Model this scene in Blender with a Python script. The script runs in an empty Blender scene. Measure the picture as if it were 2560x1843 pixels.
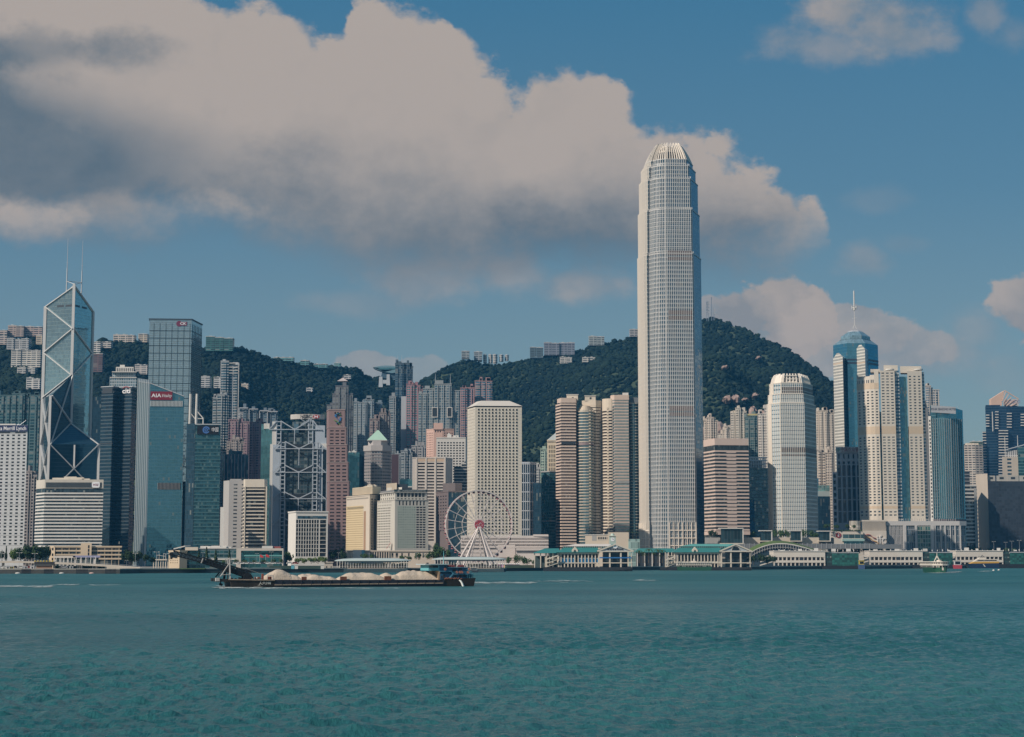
import bpy,math,random
import numpy as np
from mathutils import Vector,Matrix
from mathutils.geometry import tessellate_polygon
S=bpy.context.scene
COL=S.collection
random.seed(7);RNG=np.random.default_rng(7)
# ------------------------------------------------------------------ c
F=4250.0;TH=math.atan(478.5/F);CT,ST=math.cos(TH),math.sin(TH);CZ=8.0
cam=bpy.data.cameras.new('camera');camo=bpy.data.objects.new('camera',cam);COL.objects.link(camo)
camo.location=(0,0,CZ);camo.rotation_euler=(math.pi/2+TH,0,0)
cam.sensor_width=36;cam.lens=F/2560*36;cam.clip_start=1;cam.clip_end=40000
S.camera=camo
S.view_settings.view_transform='Standard';S.view_settings.look='None'
S.view_settings.exposure=-0.10;S.view_settings.gamma=1
SUN=Vector((-0.70,-0.48,0.66)).normalized()
sl=bpy.data.lights.new('sun','SUN');sl.energy=5.0;sl.angle=math.radians(0.5);sl.color=(1,0.87,0.74)
slo=bpy.data.objects.new('sun',sl);COL.objects.link(slo)
slo.rotation_euler=SUN.to_track_quat('Z','Y').to_euler();slo.location=(-600,-300,900)
# ------------------------------------------------------------------ n
def nd(nt,t,*ins,**props):
    n=nt.nodes.new(t)
    for k,v in props.items(): setattr(n,k,v)
    for i,v in enumerate(ins):
        if v is None: continue
        if isinstance(v,bpy.types.NodeSocket): nt.links.new(v,n.inputs[i])
        else: n.inputs[i].default_value=v
    return n
def mth(nt,op,a,b=None,c=None,clamp=False):
    return nd(nt,'ShaderNodeMath',a,b,c,operation=op,use_clamp=clamp).outputs[0]
def vmt(nt,op,a,b=None):
    n=nd(nt,'ShaderNodeVectorMath',a,b,operation=op)
    return n.outputs['Value'] if op in ('LENGTH','DOT_PRODUCT','DISTANCE') else n.outputs[0]
def scl(nt,vec,f):
    n=nd(nt,'ShaderNodeVectorMath',vec,operation='SCALE')
    if isinstance(f,bpy.types.NodeSocket): nt.links.new(f,n.inputs['Scale'])
    else: n.inputs['Scale'].default_value=f
    return n.outputs[0]
def mixc(nt,f,a,b,bt='MIX'):
    n=nt.nodes.new('ShaderNodeMix');n.data_type='RGBA';n.blend_type=bt
    for s,v in ((n.inputs[0],f),(n.inputs[6],a),(n.inputs[7],b)):
        if isinstance(v,bpy.types.NodeSocket): nt.links.new(v,s)
        elif isinstance(v,(int,float)): s.default_value=v
        else: s.default_value=tuple(v)[:3]+(1,)
    return n.outputs[2]
def sstep(nt,x,a,b):
    n=nt.nodes.new('ShaderNodeMapRange');n.interpolation_type='SMOOTHSTEP'
    for i,v in enumerate((x,a,b)):
        if isinstance(v,bpy.types.NodeSocket): nt.links.new(v,n.inputs[i])
        else: n.inputs[i].default_value=v
    return n.outputs[0]
def comb(nt,x,y,z=0.0):
    return nd(nt,'ShaderNodeCombineXYZ',x,y,z).outputs[0]
# ------------------------------------------------------------------ p
def at(px,py,Y):
    cx=(px-1280)/F;cy=-(py-921.5)/F
    dy=CT-cy*ST;t=Y/dy
    return Vector((cx*t,Y,CZ+(ST+cy*CT)*t))
def PX(px,Y,py=1250): return at(px,py,Y).x
def PZ(py,Y): return at(1280,py,Y).z
def guv(px,py):
    p=at(px,py,1.0);return p.x,p.z-CZ
# ------------------------------------------------------------------ s
def fcurve(nt,x,pts):
    n=nt.nodes.new('ShaderNodeFloatCurve');c=n.mapping.curves[0]
    pts=sorted(pts)
    while len(c.points) < len(pts): c.points.new(.5,.5)
    for p,(a,b) in zip(c.points,pts): p.location=(a,b)
    n.mapping.update();nt.links.new(x,n.inputs[1]);n.inputs[0].default_value=1
    return n.outputs[0]
def make_world():
    w=bpy.data.worlds.new('World');S.world=w;w.use_nodes=True
    nt=w.node_tree;nt.nodes.clear()
    out=nt.nodes.new('ShaderNodeOutputWorld');bg=nt.nodes.new('ShaderNodeBackground')
    nt.links.new(bg.outputs[0],out.inputs[0]);STR=0.1;bg.inputs[1].default_value=STR
    sky=nt.nodes.new('ShaderNodeTexSky');sky.sky_type='NISHITA';sky.sun_disc=False
    sky.sun_elevation=math.asin(SUN.z);sky.sun_rotation=math.atan2(SUN.x,SUN.y)
    sky.air_density=1.0;sky.dust_density=0.6;sky.ozone_density=1.6
    tc=nt.nodes.new('ShaderNodeTexCoord')
    sp=nd(nt,'ShaderNodeSeparateXYZ',vmt(nt,'NORMALIZE',tc.outputs['Generated']))
    ay=mth(nt,'MAXIMUM',mth(nt,'ABSOLUTE',sp.outputs[1]),0.12)
    u=mth(nt,'DIVIDE',sp.outputs[0],ay);v=mth(nt,'DIVIDE',sp.outputs[2],ay)
    back=mth(nt,'LESS_THAN',sp.outputs[1],0.0)
    ub=mth(nt,'ADD',u,mth(nt,'MULTIPLY',back,3.7))
    def fbm(scale,det=6,rough=.58,off=0.0):
        q=comb(nt,mth(nt,'ADD',ub,off),mth(nt,'MULTIPLY',v,1.35),0.)
        n=nt.nodes.new('ShaderNodeTexNoise');n.noise_dimensions='2D';nt.links.new(q,n.inputs['Vector']);n.inputs['Scale'].default_value=scale
        n.inputs['Detail'].default_value=det;n.inputs['Roughness'].default_value=rough
        return mth(nt,'SUBTRACT',n.outputs[0],0.5)
    nbig=fbm(7,2,.5,1.3);nmid=fbm(20,6,.62,.2);nfine=fbm(70,4,.6,4.)
    def cells(scale,k):
        q=comb(nt,mth(nt,'ADD',ub,mth(nt,'MULTIPLY',nmid,.03)),mth(nt,'ADD',v,mth(nt,'MULTIPLY',nfine,.02)),0.)
        o=nt.nodes.new('ShaderNodeTexVoronoi');o.voronoi_dimensions='2D';o.feature='F1';nt.links.new(q,o.inputs['Vector']);o.inputs['Scale'].default_value=scale
        return mth(nt,'MULTIPLY',mth(nt,'SUBTRACT',.45,o.outputs['Distance']),k)
    bil=mth(nt,'ADD',cells(17,.8),mth(nt,'ADD',cells(41,.45),cells(95,.25)))
    UR=.34;VR=.42
    cu=lambda x: mth(nt,'ADD',mth(nt,'DIVIDE',x,2*UR),.5,clamp=True)
    def edge(pts,x=None):
        q=[]
        for px,py in pts:
            a,b=guv(px,py);q.append((a/(2*UR)+.5,b/VR))
        return mth(nt,'MULTIPLY',fcurve(nt,cu(x or u),q),VR)
    top=edge([(-160,-150),(250,-100),(540,-8),(600,6),(690,22),(780,52),(862,70),(876,-16),(905,-20),(960,14),(1000,14),(1050,30),(1108,52),(1160,112),(1215,150),(1262,190),(1300,226),(1330,196),(1380,178),(1440,166),(1505,196),(1560,248),(1592,288),(1650,300),(1700,330),(1780,366),(1850,398),(1940,444),(2010,490),(2056,540),(2085,640),(2160,760)],
               mth(nt,'ADD',u,mth(nt,'MULTIPLY',nfine,.010)))
    base=edge([(-160,600),(60,600),(250,590),(500,570),(700,600),(850,640),(1000,680),(1150,690),(1300,700),(1500,690),(1700,690),(1850,690),(1960,670),(2060,600),(2160,580)])
    mid=edge([(-160,250),(0,250),(180,300),(330,380),(600,430),(900,452),(1100,470),(1250,520),(1400,500),(1550,480),(1700,520),(1850,560),(2000,600),(2160,640)])
    wob=mth(nt,'ADD',mth(nt,'MULTIPLY',bil,.022),mth(nt,'MULTIPLY',nmid,.045))
    dt=mth(nt,'ADD',mth(nt,'SUBTRACT',top,v),wob)
    mt=sstep(nt,dt,-.0025,.010)
    db=mth(nt,'ADD',mth(nt,'SUBTRACT',v,base),mth(nt,'ADD',mth(nt,'MULTIPLY',nmid,.04),mth(nt,'MULTIPLY',nbig,.03)))
    mb_=sstep(nt,db,-.012,.030)
    big=mth(nt,'MULTIPLY',mt,mb_)
    tone=mth(nt,'ADD',mth(nt,'SUBTRACT',v,mid),mth(nt,'ADD',mth(nt,'MULTIPLY',nmid,.05),mth(nt,'MULTIPLY',nbig,.04)))
    lit=sstep(nt,tone,-.040,.040)
    def blob(px,py,rx,ry):
        a,b=guv(px,py)
        q=comb(nt,mth(nt,'DIVIDE',mth(nt,'SUBTRACT',u,a),rx/F),mth(nt,'DIVIDE',mth(nt,'SUBTRACT',v,b),ry/F))
        return mth(nt,'SUBTRACT',1.0,vmt(nt,'LENGTH',q))
    for px,py,rx,ry,k in ((60,120,330,70,.62),(300,130,170,60,.3),(80,340,420,150,.38),(-80,210,150,220,.6),(60,545,160,60,-.75),(300,535,330,60,-.45)):
        e=sstep(nt,mth(nt,'ADD',blob(px,py,rx,ry),mth(nt,'MULTIPLY',nmid,1.9)),-.25,.85)
        lit=mth(nt,'SUBTRACT',lit,mth(nt,'MULTIPLY',e,k),clamp=True)
    soft=mth(nt,'MULTIPLY',mth(nt,'ADD',bil,mth(nt,'MULTIPLY',nfine,.35)),.22)
    lit=mth(nt,'ADD',lit,mth(nt,'MULTIPLY',soft,lit),clamp=True)
    gv=mth(nt,'ADD',mth(nt,'ADD',mth(nt,'MULTIPLY',nbig,1.3),mth(nt,'MULTIPLY',nmid,1.4)),.45,clamp=True)
    ccol=mixc(nt,lit,mixc(nt,gv,(.118,.158,.195),(.215,.232,.248)),(.480,.410,.362))
    def group(lst,lo,hi,amp,crisp=0.0):
        m=None
        for px,py,rx,ry,k in lst:
            e=mth(nt,'ADD',blob(px,py,rx,ry),mth(nt,'ADD',mth(nt,'MULTIPLY',nmid,amp),mth(nt,'MULTIPLY',bil,crisp)))
            e=mth(nt,'MULTIPLY',sstep(nt,e,lo,hi),k)
            m=e if m is None else mth(nt,'MAXIMUM',m,e)
        return m
    wisp=group([(2110,40,150,100,.85),(2190,60,190,110,.75),(2250,90,150,70,.6),(2060,110,190,70,.5),(2470,40,60,80,.45),(2540,90,80,60,.3),
                  (1060,700,150,75,.6),(1300,690,110,65,.6),(1450,715,160,55,.62),(100,560,160,60,.55),(2165,650,90,60,.42),(2250,610,80,40,.2),
                  (900,760,220,40,.25),(2190,500,90,40,.15),(2440,830,110,60,.35),(2250,850,320,55,.42),(2330,885,180,80,.45),(2500,930,200,60,.2)],-.15,.75,1.7)
    cum=group([(1850,800,110,85,.95),(1980,800,110,95,1),(2050,850,110,90,.75),(1900,860,220,100,.7),(2140,800,75,50,.8),(2170,840,130,60,.75),(2250,870,150,55,.6),(2600,780,120,90,.95),(910,915,80,40,.6),(1055,935,70,40,.4),(1780,775,40,40,.8),(1985,760,60,60,.95)],-.03,.15,.95,.7)
    wsh=mth(nt,'ADD',mth(nt,'ADD',mth(nt,'MULTIPLY',nmid,1.5),mth(nt,'MULTIPLY',bil,1.2)),.55,clamp=True)
    wcol=mixc(nt,wsh,(.25,.275,.30),(.44,.38,.345))
    haze_low=sstep(nt,v,.22,.0)
    tint=mixc(nt,haze_low,(.62,1.0,1.05),(.86,.98,.90))
    skyc=mixc(nt,1.0,sky.outputs[0],tint,'MULTIPLY')
    ramp=nt.nodes.new('ShaderNodeValToRGB');cr=ramp.color_ramp
    nt.links.new(mth(nt,'DIVIDE',v,.36,clamp=True),ramp.inputs[0])
    st=[(0,(.238,.287,.296)),(.35,(.190,.254,.284)),(.62,(.097,.195,.280)),(1,(.038,.165,.292))]
    while len(cr.elements) < len(st): cr.elements.new(.5)
    for e,(a,c) in zip(cr.elements,st): e.position=a;e.color=(*c,1)
    grad=scl(nt,ramp.outputs[0],1/STR)
    skyc=mixc(nt,.75,skyc,grad)
    def sc(c):
        return scl(nt,c,1/STR)
    c=mixc(nt,wisp,skyc,sc(wcol));c=mixc(nt,cum,c,sc(mixc(nt,wsh,(.29,.285,.29),(.475,.405,.36))));c=mixc(nt,mth(nt,'MULTIPLY',big,.98),c,sc(ccol))
    hi=mth(nt,'MULTIPLY',sstep(nt,fbm(2.2,5,.55,9.),.0,.25),sstep(nt,v,.36,.6))
    c=mixc(nt,mth(nt,'MULTIPLY',hi,.6),c,sc(wcol))
    bk=mth(nt,'MULTIPLY',mth(nt,'MULTIPLY',back,sstep(nt,fbm(3.1,5,.55,5.),-.16,.10)),mth(nt,'MULTIPLY',sstep(nt,v,.0,.04),sstep(nt,v,1.1,.5)))  # bright cloud band behind the camera, added for reflections and fill light
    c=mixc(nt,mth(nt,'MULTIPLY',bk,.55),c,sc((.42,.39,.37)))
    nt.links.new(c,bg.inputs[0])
make_world()
# ------------------------------------------------------------------ m
class MB:
    def __init__(s): s.V=[];s.Fc=[];s.U=[];s.sm=False
    def poly(s,pts,uv=None):
        b=len(s.V);s.V +=[tuple(p) for p in pts];s.Fc.append(tuple(range(b,b+len(pts))))
        s.U.append(uv or [(0,0)]*len(pts));return s
    def prism(s,pl,z0,z1,cap=True,bot=False,uo=0.0,top=None):
        tp=top or pl;n=len(pl);d=uo
        for i in range(n):
            a,b=pl[i],pl[(i+1) % n];A,B=tp[i],tp[(i+1) % n]
            L=math.hypot(b[0]-a[0],b[1]-a[1])
            s.poly([(a[0],a[1],z0),(b[0],b[1],z0),(B[0],B[1],z1),(A[0],A[1],z1)],[(d,z0),(d+L,z0),(d+L,z1),(d,z1)])
            d +=L
        if cap: s.poly([(p[0],p[1],z1) for p in tp])
        if bot: s.poly([(p[0],p[1],z0) for p in reversed(pl)])
        return s
    def box(s,x0,x1,y0,y1,z0,z1):
        return s.prism([(x0,y0),(x1,y0),(x1,y1),(x0,y1)],z0,z1,True,True)
    def wbox(s,W,u0,u1,v0,v1,o0,o1):
        a,b,c,d=W.xy(u0,o1),W.xy(u1,o1),W.xy(u1,o0),W.xy(u0,o0)
        return s.prism([a,b,c,d],v0,v1,True,True)
    def wquad(s,W,u0,u1,v0,v1,o=0):
        return s.poly([W.pt(u0,v0,o),W.pt(u1,v0,o),W.pt(u1,v1,o),W.pt(u0,v1,o)],[(u0,v0),(u1,v0),(u1,v1),(u0,v1)])
    def wpoly(s,W,pts,o0,o1):
        n=len(pts);s.poly([W.pt(u,v,o1) for u,v in pts])
        for i in range(n):
            a,b=pts[i],pts[(i+1) % n]
            s.poly([W.pt(*a,o0),W.pt(*b,o0),W.pt(*b,o1),W.pt(*a,o1)])
        return s
    def tube(s,p0,p1,r,r1=None,n=6,cap=True):
        p0,p1=Vector(p0),Vector(p1);d=p1-p0
        if d.length < 1e-6: return s
        q=d.to_track_quat('Z','Y');r1=r if r1 is None else r1
        c=[q @ Vector((math.cos(2*math.pi*i/n),math.sin(2*math.pi*i/n),0)) for i in range(n)]
        A=[p0+x*r for x in c];B=[p1+x*r1 for x in c]
        for i in range(n): s.poly([A[i],A[(i+1) % n],B[(i+1) % n],B[i]])
        if cap: s.poly(B);s.poly(list(reversed(A)))
        return s
    def beam(s,p0,p1,w,h=None):
        p0,p1=Vector(p0),Vector(p1);d=(p1-p0).normalized();h=h or w
        up=Vector((0,0,1)) if abs(d.z) < .95 else Vector((0,1,0))
        a=d.cross(up).normalized()*w/2;b=a.cross(d).normalized()*h/2
        A=[p0-a-b,p0+a-b,p0+a+b,p0-a+b];B=[p1-a-b,p1+a-b,p1+a+b,p1-a+b]
        for i in range(4): s.poly([A[i],A[(i+1) % 4],B[(i+1) % 4],B[i]])
        s.poly(B);s.poly(list(reversed(A)));return s
    def ring(s,c,ax,R,r,n=24,m=6):
        ax=Vector(ax).normalized();q=ax.to_track_quat('Z','Y');c=Vector(c);P=[]
        for i in range(n):
            a=2*math.pi*i/n;e=q @ Vector((math.cos(a),math.sin(a),0))
            P.append([c+e*(R+r*math.cos(2*math.pi*j/m))+ax*(r*math.sin(2*math.pi*j/m)) for j in range(m)])
        for i in range(n):
            for j in range(m):
                s.poly([P[i][j],P[(i+1) % n][j],P[(i+1) % n][(j+1) % m],P[i][(j+1) % m]])
        return s
    def mesh(s,name,off=(0,0,0)):
        m=bpy.data.meshes.new(name);o=Vector(off)
        m.from_pydata([(v[0]-o.x,v[1]-o.y,v[2]-o.z) for v in s.V],[],s.Fc)
        uvl=m.uv_layers.new(name='UVMap');fl=[c for f in s.U for p in f for c in p]
        uvl.data.foreach_set('uv',fl)
        if s.sm: m.polygons.foreach_set('use_smooth',[True]*len(s.Fc))
        m.update();return m
    def build(s,name,mat,parent=None):
        if not s.Fc: return None
        off=parent.get('_o',(0,0,0)) if parent is not None else (0,0,0)
        m=s.mesh(name,off);m.materials.append(mat)
        o=bpy.data.objects.new(name,m);COL.objects.link(o)
        if parent is not None:
            o.parent=parent;o['_o']=list(off)
        return o
class Wall:
    def __init__(s,P,Q):
        s.P=P;L=math.hypot(Q[0]-P[0],Q[1]-P[1]);s.L=L
        s.d=((Q[0]-P[0])/L,(Q[1]-P[1])/L);s.n=(s.d[1],-s.d[0])
    def xy(s,u,o=0): return (s.P[0]+s.d[0]*u+s.n[0]*o,s.P[1]+s.d[1]*u+s.n[1]*o)
    def pt(s,u,v,o=0): x,y=s.xy(u,o);return Vector((x,y,v))
    def rot(s): return math.atan2(s.d[1],s.d[0])
    def u_of(s,px,py=1250):
        t=(px-1280)/F;cy=-(py-921.5)/F;k=t/(CT-cy*ST)
        return (k*s.P[1]-s.P[0])/(s.d[0]-k*s.d[1])
def thing(name,label,cat,loc=(0,0,0),group=None):
    o=bpy.data.objects.new(name,None);COL.objects.link(o);o.location=loc
    o.empty_display_size=1;o['label']=label;o['category']=cat;o['_o']=list(loc)
    if group: o['group']=group
    return o
def tag(o,label,cat,group=None):
    o['label']=label;o['category']=cat
    if group: o['group']=group
    return o
def kind(o,k): o['kind']=k;return o
def dup(o,loc=None,parent='same'):
    c=o.copy();COL.objects.link(c)
    if loc is not None: c.location=loc
    if parent !='same': c.parent=parent
    return c
def dup_tree(root,loc,rz=None,label=None):
    r=dup(root,loc)
    if rz is not None: r.rotation_euler=(0,0,rz)
    if label: r['label']=label
    for ch in root.children:
        c=dup(ch,None,r)
        for g in ch.children: dup(g,None,c)
    return r
def offset(pl,d):
    n=len(pl);out=[]
    for i in range(n):
        a,b,c=pl[i-1],pl[i],pl[(i+1) % n]
        W1,W2=Wall(a,b),Wall(b,c);bx=W1.n[0]+W2.n[0];by=W1.n[1]+W2.n[1];k=1+W1.n[0]*W2.n[0]+W1.n[1]*W2.n[1]
        k=max(k,.5);out.append((b[0]+bx*d/k,b[1]+by*d/k))
    return out
def fp(vis,Y,depth,py=1250,inset=.04):
    """footprint: the corners seen, left to right, as (px, metres behind Y), closed behind out of sight"""
    P=[(PX(px,Y+dy,py),Y+dy) for px,dy in vis]
    l,r=vis[0],vis[-1];w=(r[0]-l[0])*inset
    Yb=Y+max(l[1],r[1])+depth
    return P+[(PX(r[0]-w,Yb,py),Yb),(PX(l[0]+w,Yb,py),Yb)]
def circ(cx,cy,r,n=24,a0=0.0,a1=2*math.pi):
    k=n if a1-a0 >=2*math.pi-1e-6 else n+1
    return [(cx+r*math.cos(a0+(a1-a0)*i/n),cy+r*math.sin(a0+(a1-a0)*i/n)) for i in range(k)]
# ------------------------------------------------------------------ m
MC={}
def pbsdf(name):
    m=bpy.data.materials.new(name);m.use_nodes=True;nt=m.node_tree
    return m,nt,nt.nodes['Principled BSDF']
def setc(nt,sock,v):
    if isinstance(v,bpy.types.NodeSocket): nt.links.new(v,sock)
    else: sock.default_value=tuple(v)[:3]+(1,)
def plain(name,col,rough=.75,amt=.16,sc=.12,metal=0.,streak=True,spec=.5):
    if name in MC: return MC[name]
    m,nt,b=pbsdf(name)
    g=nt.nodes.new('ShaderNodeNewGeometry').outputs['Position']
    q=vmt(nt,'MULTIPLY',g,(1,1,.22 if streak else 1))
    n=nd(nt,'ShaderNodeTexNoise',q);n.inputs['Scale'].default_value=sc;n.inputs['Detail'].default_value=8;n.inputs['Roughness'].default_value=.65
    f=mth(nt,'ADD',mth(nt,'MULTIPLY',mth(nt,'SUBTRACT',n.outputs[0],.5),amt*3),1.0)
    o=scl(nt,comb(nt,*col),f)
    setc(nt,b.inputs['Base Color'],o);b.inputs['Roughness'].default_value=rough;b.inputs['Metallic'].default_value=metal
    b.inputs['Specular IOR Level'].default_value=spec
    MC[name]=m;return m
def facade(name,wall,glass,pu,pv,fx,fy,metal=.35,rough=.1,tilt=.012,var=.5,lite=(.30,.32,.30),plite=.12,wmetal=0.,wrough=.7,amt=.12,spec=.5):
    """wall with a regular field of panes; pu x pv metres a module, fx, fy the glazed share of it (1 = continuous)"""
    if name in MC: return MC[name]
    m,nt,b=pbsdf(name)
    uv=nt.nodes.new('ShaderNodeUVMap');sp=nd(nt,'ShaderNodeSeparateXYZ',uv.outputs[0])
    cu=mth(nt,'DIVIDE',sp.outputs[0],pu);cv=mth(nt,'DIVIDE',sp.outputs[1],pv)
    def band(c,f):
        if f >=1: return None
        return mth(nt,'LESS_THAN',mth(nt,'ABSOLUTE',mth(nt,'SUBTRACT',mth(nt,'FRACT',c),.5)),f/2)
    bu,bv=band(cu,fx),band(cv,fy)
    mask=bu if bv is None else bv if bu is None else mth(nt,'MULTIPLY',bu,bv)
    if mask is None: mask=1.0
    cell=comb(nt,mth(nt,'FLOOR',cu),mth(nt,'FLOOR',cv),0.5)
    wn=nd(nt,'ShaderNodeTexWhiteNoise',cell,noise_dimensions='3D')
    wv=wn.outputs[0]
    gc=scl(nt,comb(nt,*glass),mth(nt,'ADD',mth(nt,'MULTIPLY',wv,var*2),1-var))
    bl=mth(nt,'GREATER_THAN',nd(nt,'ShaderNodeSeparateXYZ',wn.outputs[1]).outputs[1],1-plite)
    gc=mixc(nt,mth(nt,'MULTIPLY',bl,.8),gc,lite)
    g=nt.nodes.new('ShaderNodeNewGeometry')
    n=nd(nt,'ShaderNodeTexNoise',vmt(nt,'MULTIPLY',g.outputs['Position'],(1,1,.25)));n.inputs['Scale'].default_value=.1;n.inputs['Detail'].default_value=7
    wc=scl(nt,comb(nt,*wall),mth(nt,'ADD',mth(nt,'MULTIPLY',mth(nt,'SUBTRACT',n.outputs[0],.5),amt*3),1.))
    setc(nt,b.inputs['Base Color'],mixc(nt,mask,wc,gc))
    def mixf(a,c):
        if not isinstance(mask,bpy.types.NodeSocket): return c
        return mth(nt,'ADD',mth(nt,'MULTIPLY',mask,c-a),a)
    for s,v in ((b.inputs['Roughness'],mixf(wrough,rough)),(b.inputs['Metallic'],mixf(wmetal,metal))):
        if isinstance(v,bpy.types.NodeSocket): nt.links.new(v,s)
        else: s.default_value=v
    b.inputs['Specular IOR Level'].default_value=spec
    if tilt:
        t=scl(nt,vmt(nt,'SUBTRACT',wn.outputs[1],(.5,.5,.5)),tilt*2)
        n2=nd(nt,'ShaderNodeTexNoise',g.outputs['Position']);n2.inputs['Scale'].default_value=.06;n2.inputs['Detail'].default_value=3
        t2=scl(nt,vmt(nt,'SUBTRACT',n2.outputs[1],(.5,.5,.5)),tilt*3)
        if isinstance(mask,bpy.types.NodeSocket):
            t=scl(nt,vmt(nt,'ADD',t,t2),mask)
        else: t=vmt(nt,'ADD',t,t2)
        nt.links.new(vmt(nt,'NORMALIZE',vmt(nt,'ADD',g.outputs['Normal'],t)),b.inputs['Normal'])
    MC[name]=m;return m
def glass(name,col,pu=1.5,pv=3.9,metal=.5,rough=.06,tilt=.012,var=.25,mull=None,fx=.9,fy=.93,**k):
    return facade(name,mull or [c*.55 for c in col],col,pu,pv,fx,fy,metal=metal,rough=rough,tilt=tilt,var=var,plite=k.pop('plite',.05),**k)
def pane_mat(name,col,lite=(.25,.25,.22),plite=.2,metal=.25,rough=.12):
    if name in MC: return MC[name]
    m,nt,b=pbsdf(name)
    g=nt.nodes.new('ShaderNodeNewGeometry')
    sn=vmt(nt,'SNAP',vmt(nt,'ADD',g.outputs['Position'],(.37,.41,.53)),(1.7,60,2.9))
    oi=nt.nodes.new('ShaderNodeObjectInfo')
    wn=nd(nt,'ShaderNodeTexWhiteNoise',vmt(nt,'ADD',sn,comb(nt,mth(nt,'MULTIPLY',oi.outputs['Random'],91.),0.,0.)),noise_dimensions='3D')
    gc=scl(nt,comb(nt,*col),mth(nt,'ADD',wn.outputs[0],.5))
    bl=mth(nt,'MULTIPLY',mth(nt,'GREATER_THAN',nd(nt,'ShaderNodeSeparateXYZ',wn.outputs[1]).outputs[0],1-plite),.7)
    setc(nt,b.inputs['Base Color'],mixc(nt,bl,gc,lite));b.inputs['Roughness'].default_value=rough;b.inputs['Metallic'].default_value=metal
    MC[name]=m;return m
# ------------------------------------------------------------------ b
def lattice(mb,W,z0,z1,cols,rows,wf,hf,depth=.5,ul=0.,ur=0.,panes=None,vo=.5):
    """wall sheet with cols x rows real openings; the panes at their back go into the list panes"""
    u0,u1=ul,W.L-ur;cw=(u1-u0)/cols;rh=(z1-z0)/rows;ow,oh=cw*wf,rh*hf
    if ul > .01: mb.wquad(W,0,ul,z0,z1)
    if ur > .01: mb.wquad(W,u1,W.L,z0,z1)
    e=(cw-ow)/2
    for c in range(cols):
        a=u0+c*cw
        mb.wquad(W,a,a+e,z0,z1);mb.wquad(W,a+cw-e,a+cw,z0,z1)
        for r in range(rows):
            b=z0+r*rh;q0=b+(rh-oh)*vo;q1=q0+oh
            mb.wquad(W,a+e,a+cw-e,b,q0);mb.wquad(W,a+e,a+cw-e,q1,b+rh)
            A,B=a+e,a+cw-e
            mb.poly([W.pt(A,q0,0),W.pt(B,q0,0),W.pt(B,q0,-depth),W.pt(A,q0,-depth)])
            mb.poly([W.pt(B,q1,0),W.pt(A,q1,0),W.pt(A,q1,-depth),W.pt(B,q1,-depth)])
            mb.poly([W.pt(A,q1,0),W.pt(A,q0,0),W.pt(A,q0,-depth),W.pt(A,q1,-depth)])
            mb.poly([W.pt(B,q0,0),W.pt(B,q1,0),W.pt(B,q1,-depth),W.pt(B,q0,-depth)])
            if panes is not None: panes.append((W,(A+B)/2,(q0+q1)/2,ow,oh,-depth+.01))
def emit(t,panes,mat,name='window',limit=100):
    off=Vector(t.get('_o',(0,0,0)));panes=sorted(panes,key=lambda p: (-round(p[2],1),p[1]));cache={}
    for (W,u,v,w,h,o) in panes[:limit]:
        k=(round(w,2),round(h,2))
        if k not in cache:
            q=MB();q.poly([(-w/2,0,-h/2),(w/2,0,-h/2),(w/2,0,h/2),(-w/2,0,h/2)],[(-w/2,-h/2),(w/2,-h/2),(w/2,h/2),(-w/2,h/2)])
            cache[k]=q.mesh(name);cache[k].materials.append(mat)
        ob=bpy.data.objects.new(name,cache[k]);COL.objects.link(ob);ob.parent=t
        ob.location=W.pt(u,v,o)-off;ob.rotation_euler=(0,0,W.rot())
    if len(panes) > limit:
        q=MB()
        for (W,u,v,w,h,o) in panes[limit:]: q.wquad(W,u-w/2,u+w/2,v-h/2,v+h/2,o)
        kind(q.build(name,mat,t),'stuff')
def bands(t,pl,zs,h,off,mat,name='floor_band',cap=True):
    """one slab per storey round the plan, each an object of its own (shared mesh)"""
    q=MB().prism(offset(pl,off),0,h,cap,True);o0=t['_o'];m=q.mesh(name,(o0[0],o0[1],0));m.materials.append(mat);r=[]
    for z in zs:
        ob=bpy.data.objects.new(name,m);COL.objects.link(ob);ob.parent=t;ob.location=(0,0,z-o0[2]);r.append(ob)
    return r
def base_of(pl,z=2.4):
    return (sum(p[0] for p in pl)/len(pl),sum(p[1] for p in pl)/len(pl),z)
def roofbits(t,pl,z,mat,seed=0,n=4,hmax=5.,name='roof_plant'):
    r=random.Random(seed);xs=[p[0] for p in pl];ys=[p[1] for p in pl];x0,x1,y0,y1=min(xs),max(xs),min(ys),max(ys)
    for i in range(n):
        w=(x1-x0)*r.uniform(.12,.32);d=(y1-y0)*r.uniform(.2,.4);x=r.uniform(x0+(x1-x0)*.12,x1-w-(x1-x0)*.12);y=r.uniform(y0+(y1-y0)*.2,y1-d-(y1-y0)*.15)
        h=r.uniform(.35,1)*hmax
        q=MB().box(x,x+w,y,y+d,z,z+h)
        if r.random() < .5: q.box(x+w*.2,x+w*.6,y+d*.2,y+d*.6,z+h,z+h+hmax*.25)
        q.build(name,mat,t)
def parapet(t,pl,z,h,mat,off=.3,th=.8,name='parapet'):
    A=offset(pl,off);B=offset(pl,off-th);q=MB();n=len(pl)
    for i in range(n):
        j=(i+1) % n
        q.poly([(*A[i],z),(*A[j],z),(*A[j],z+h),(*A[i],z+h)]);q.poly([(*A[i],z+h),(*A[j],z+h),(*B[j],z+h),(*B[i],z+h)]);q.poly([(*B[j],z),(*B[i],z),(*B[i],z+h),(*B[j],z+h)])
    return q.build(name,mat,t)
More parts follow.
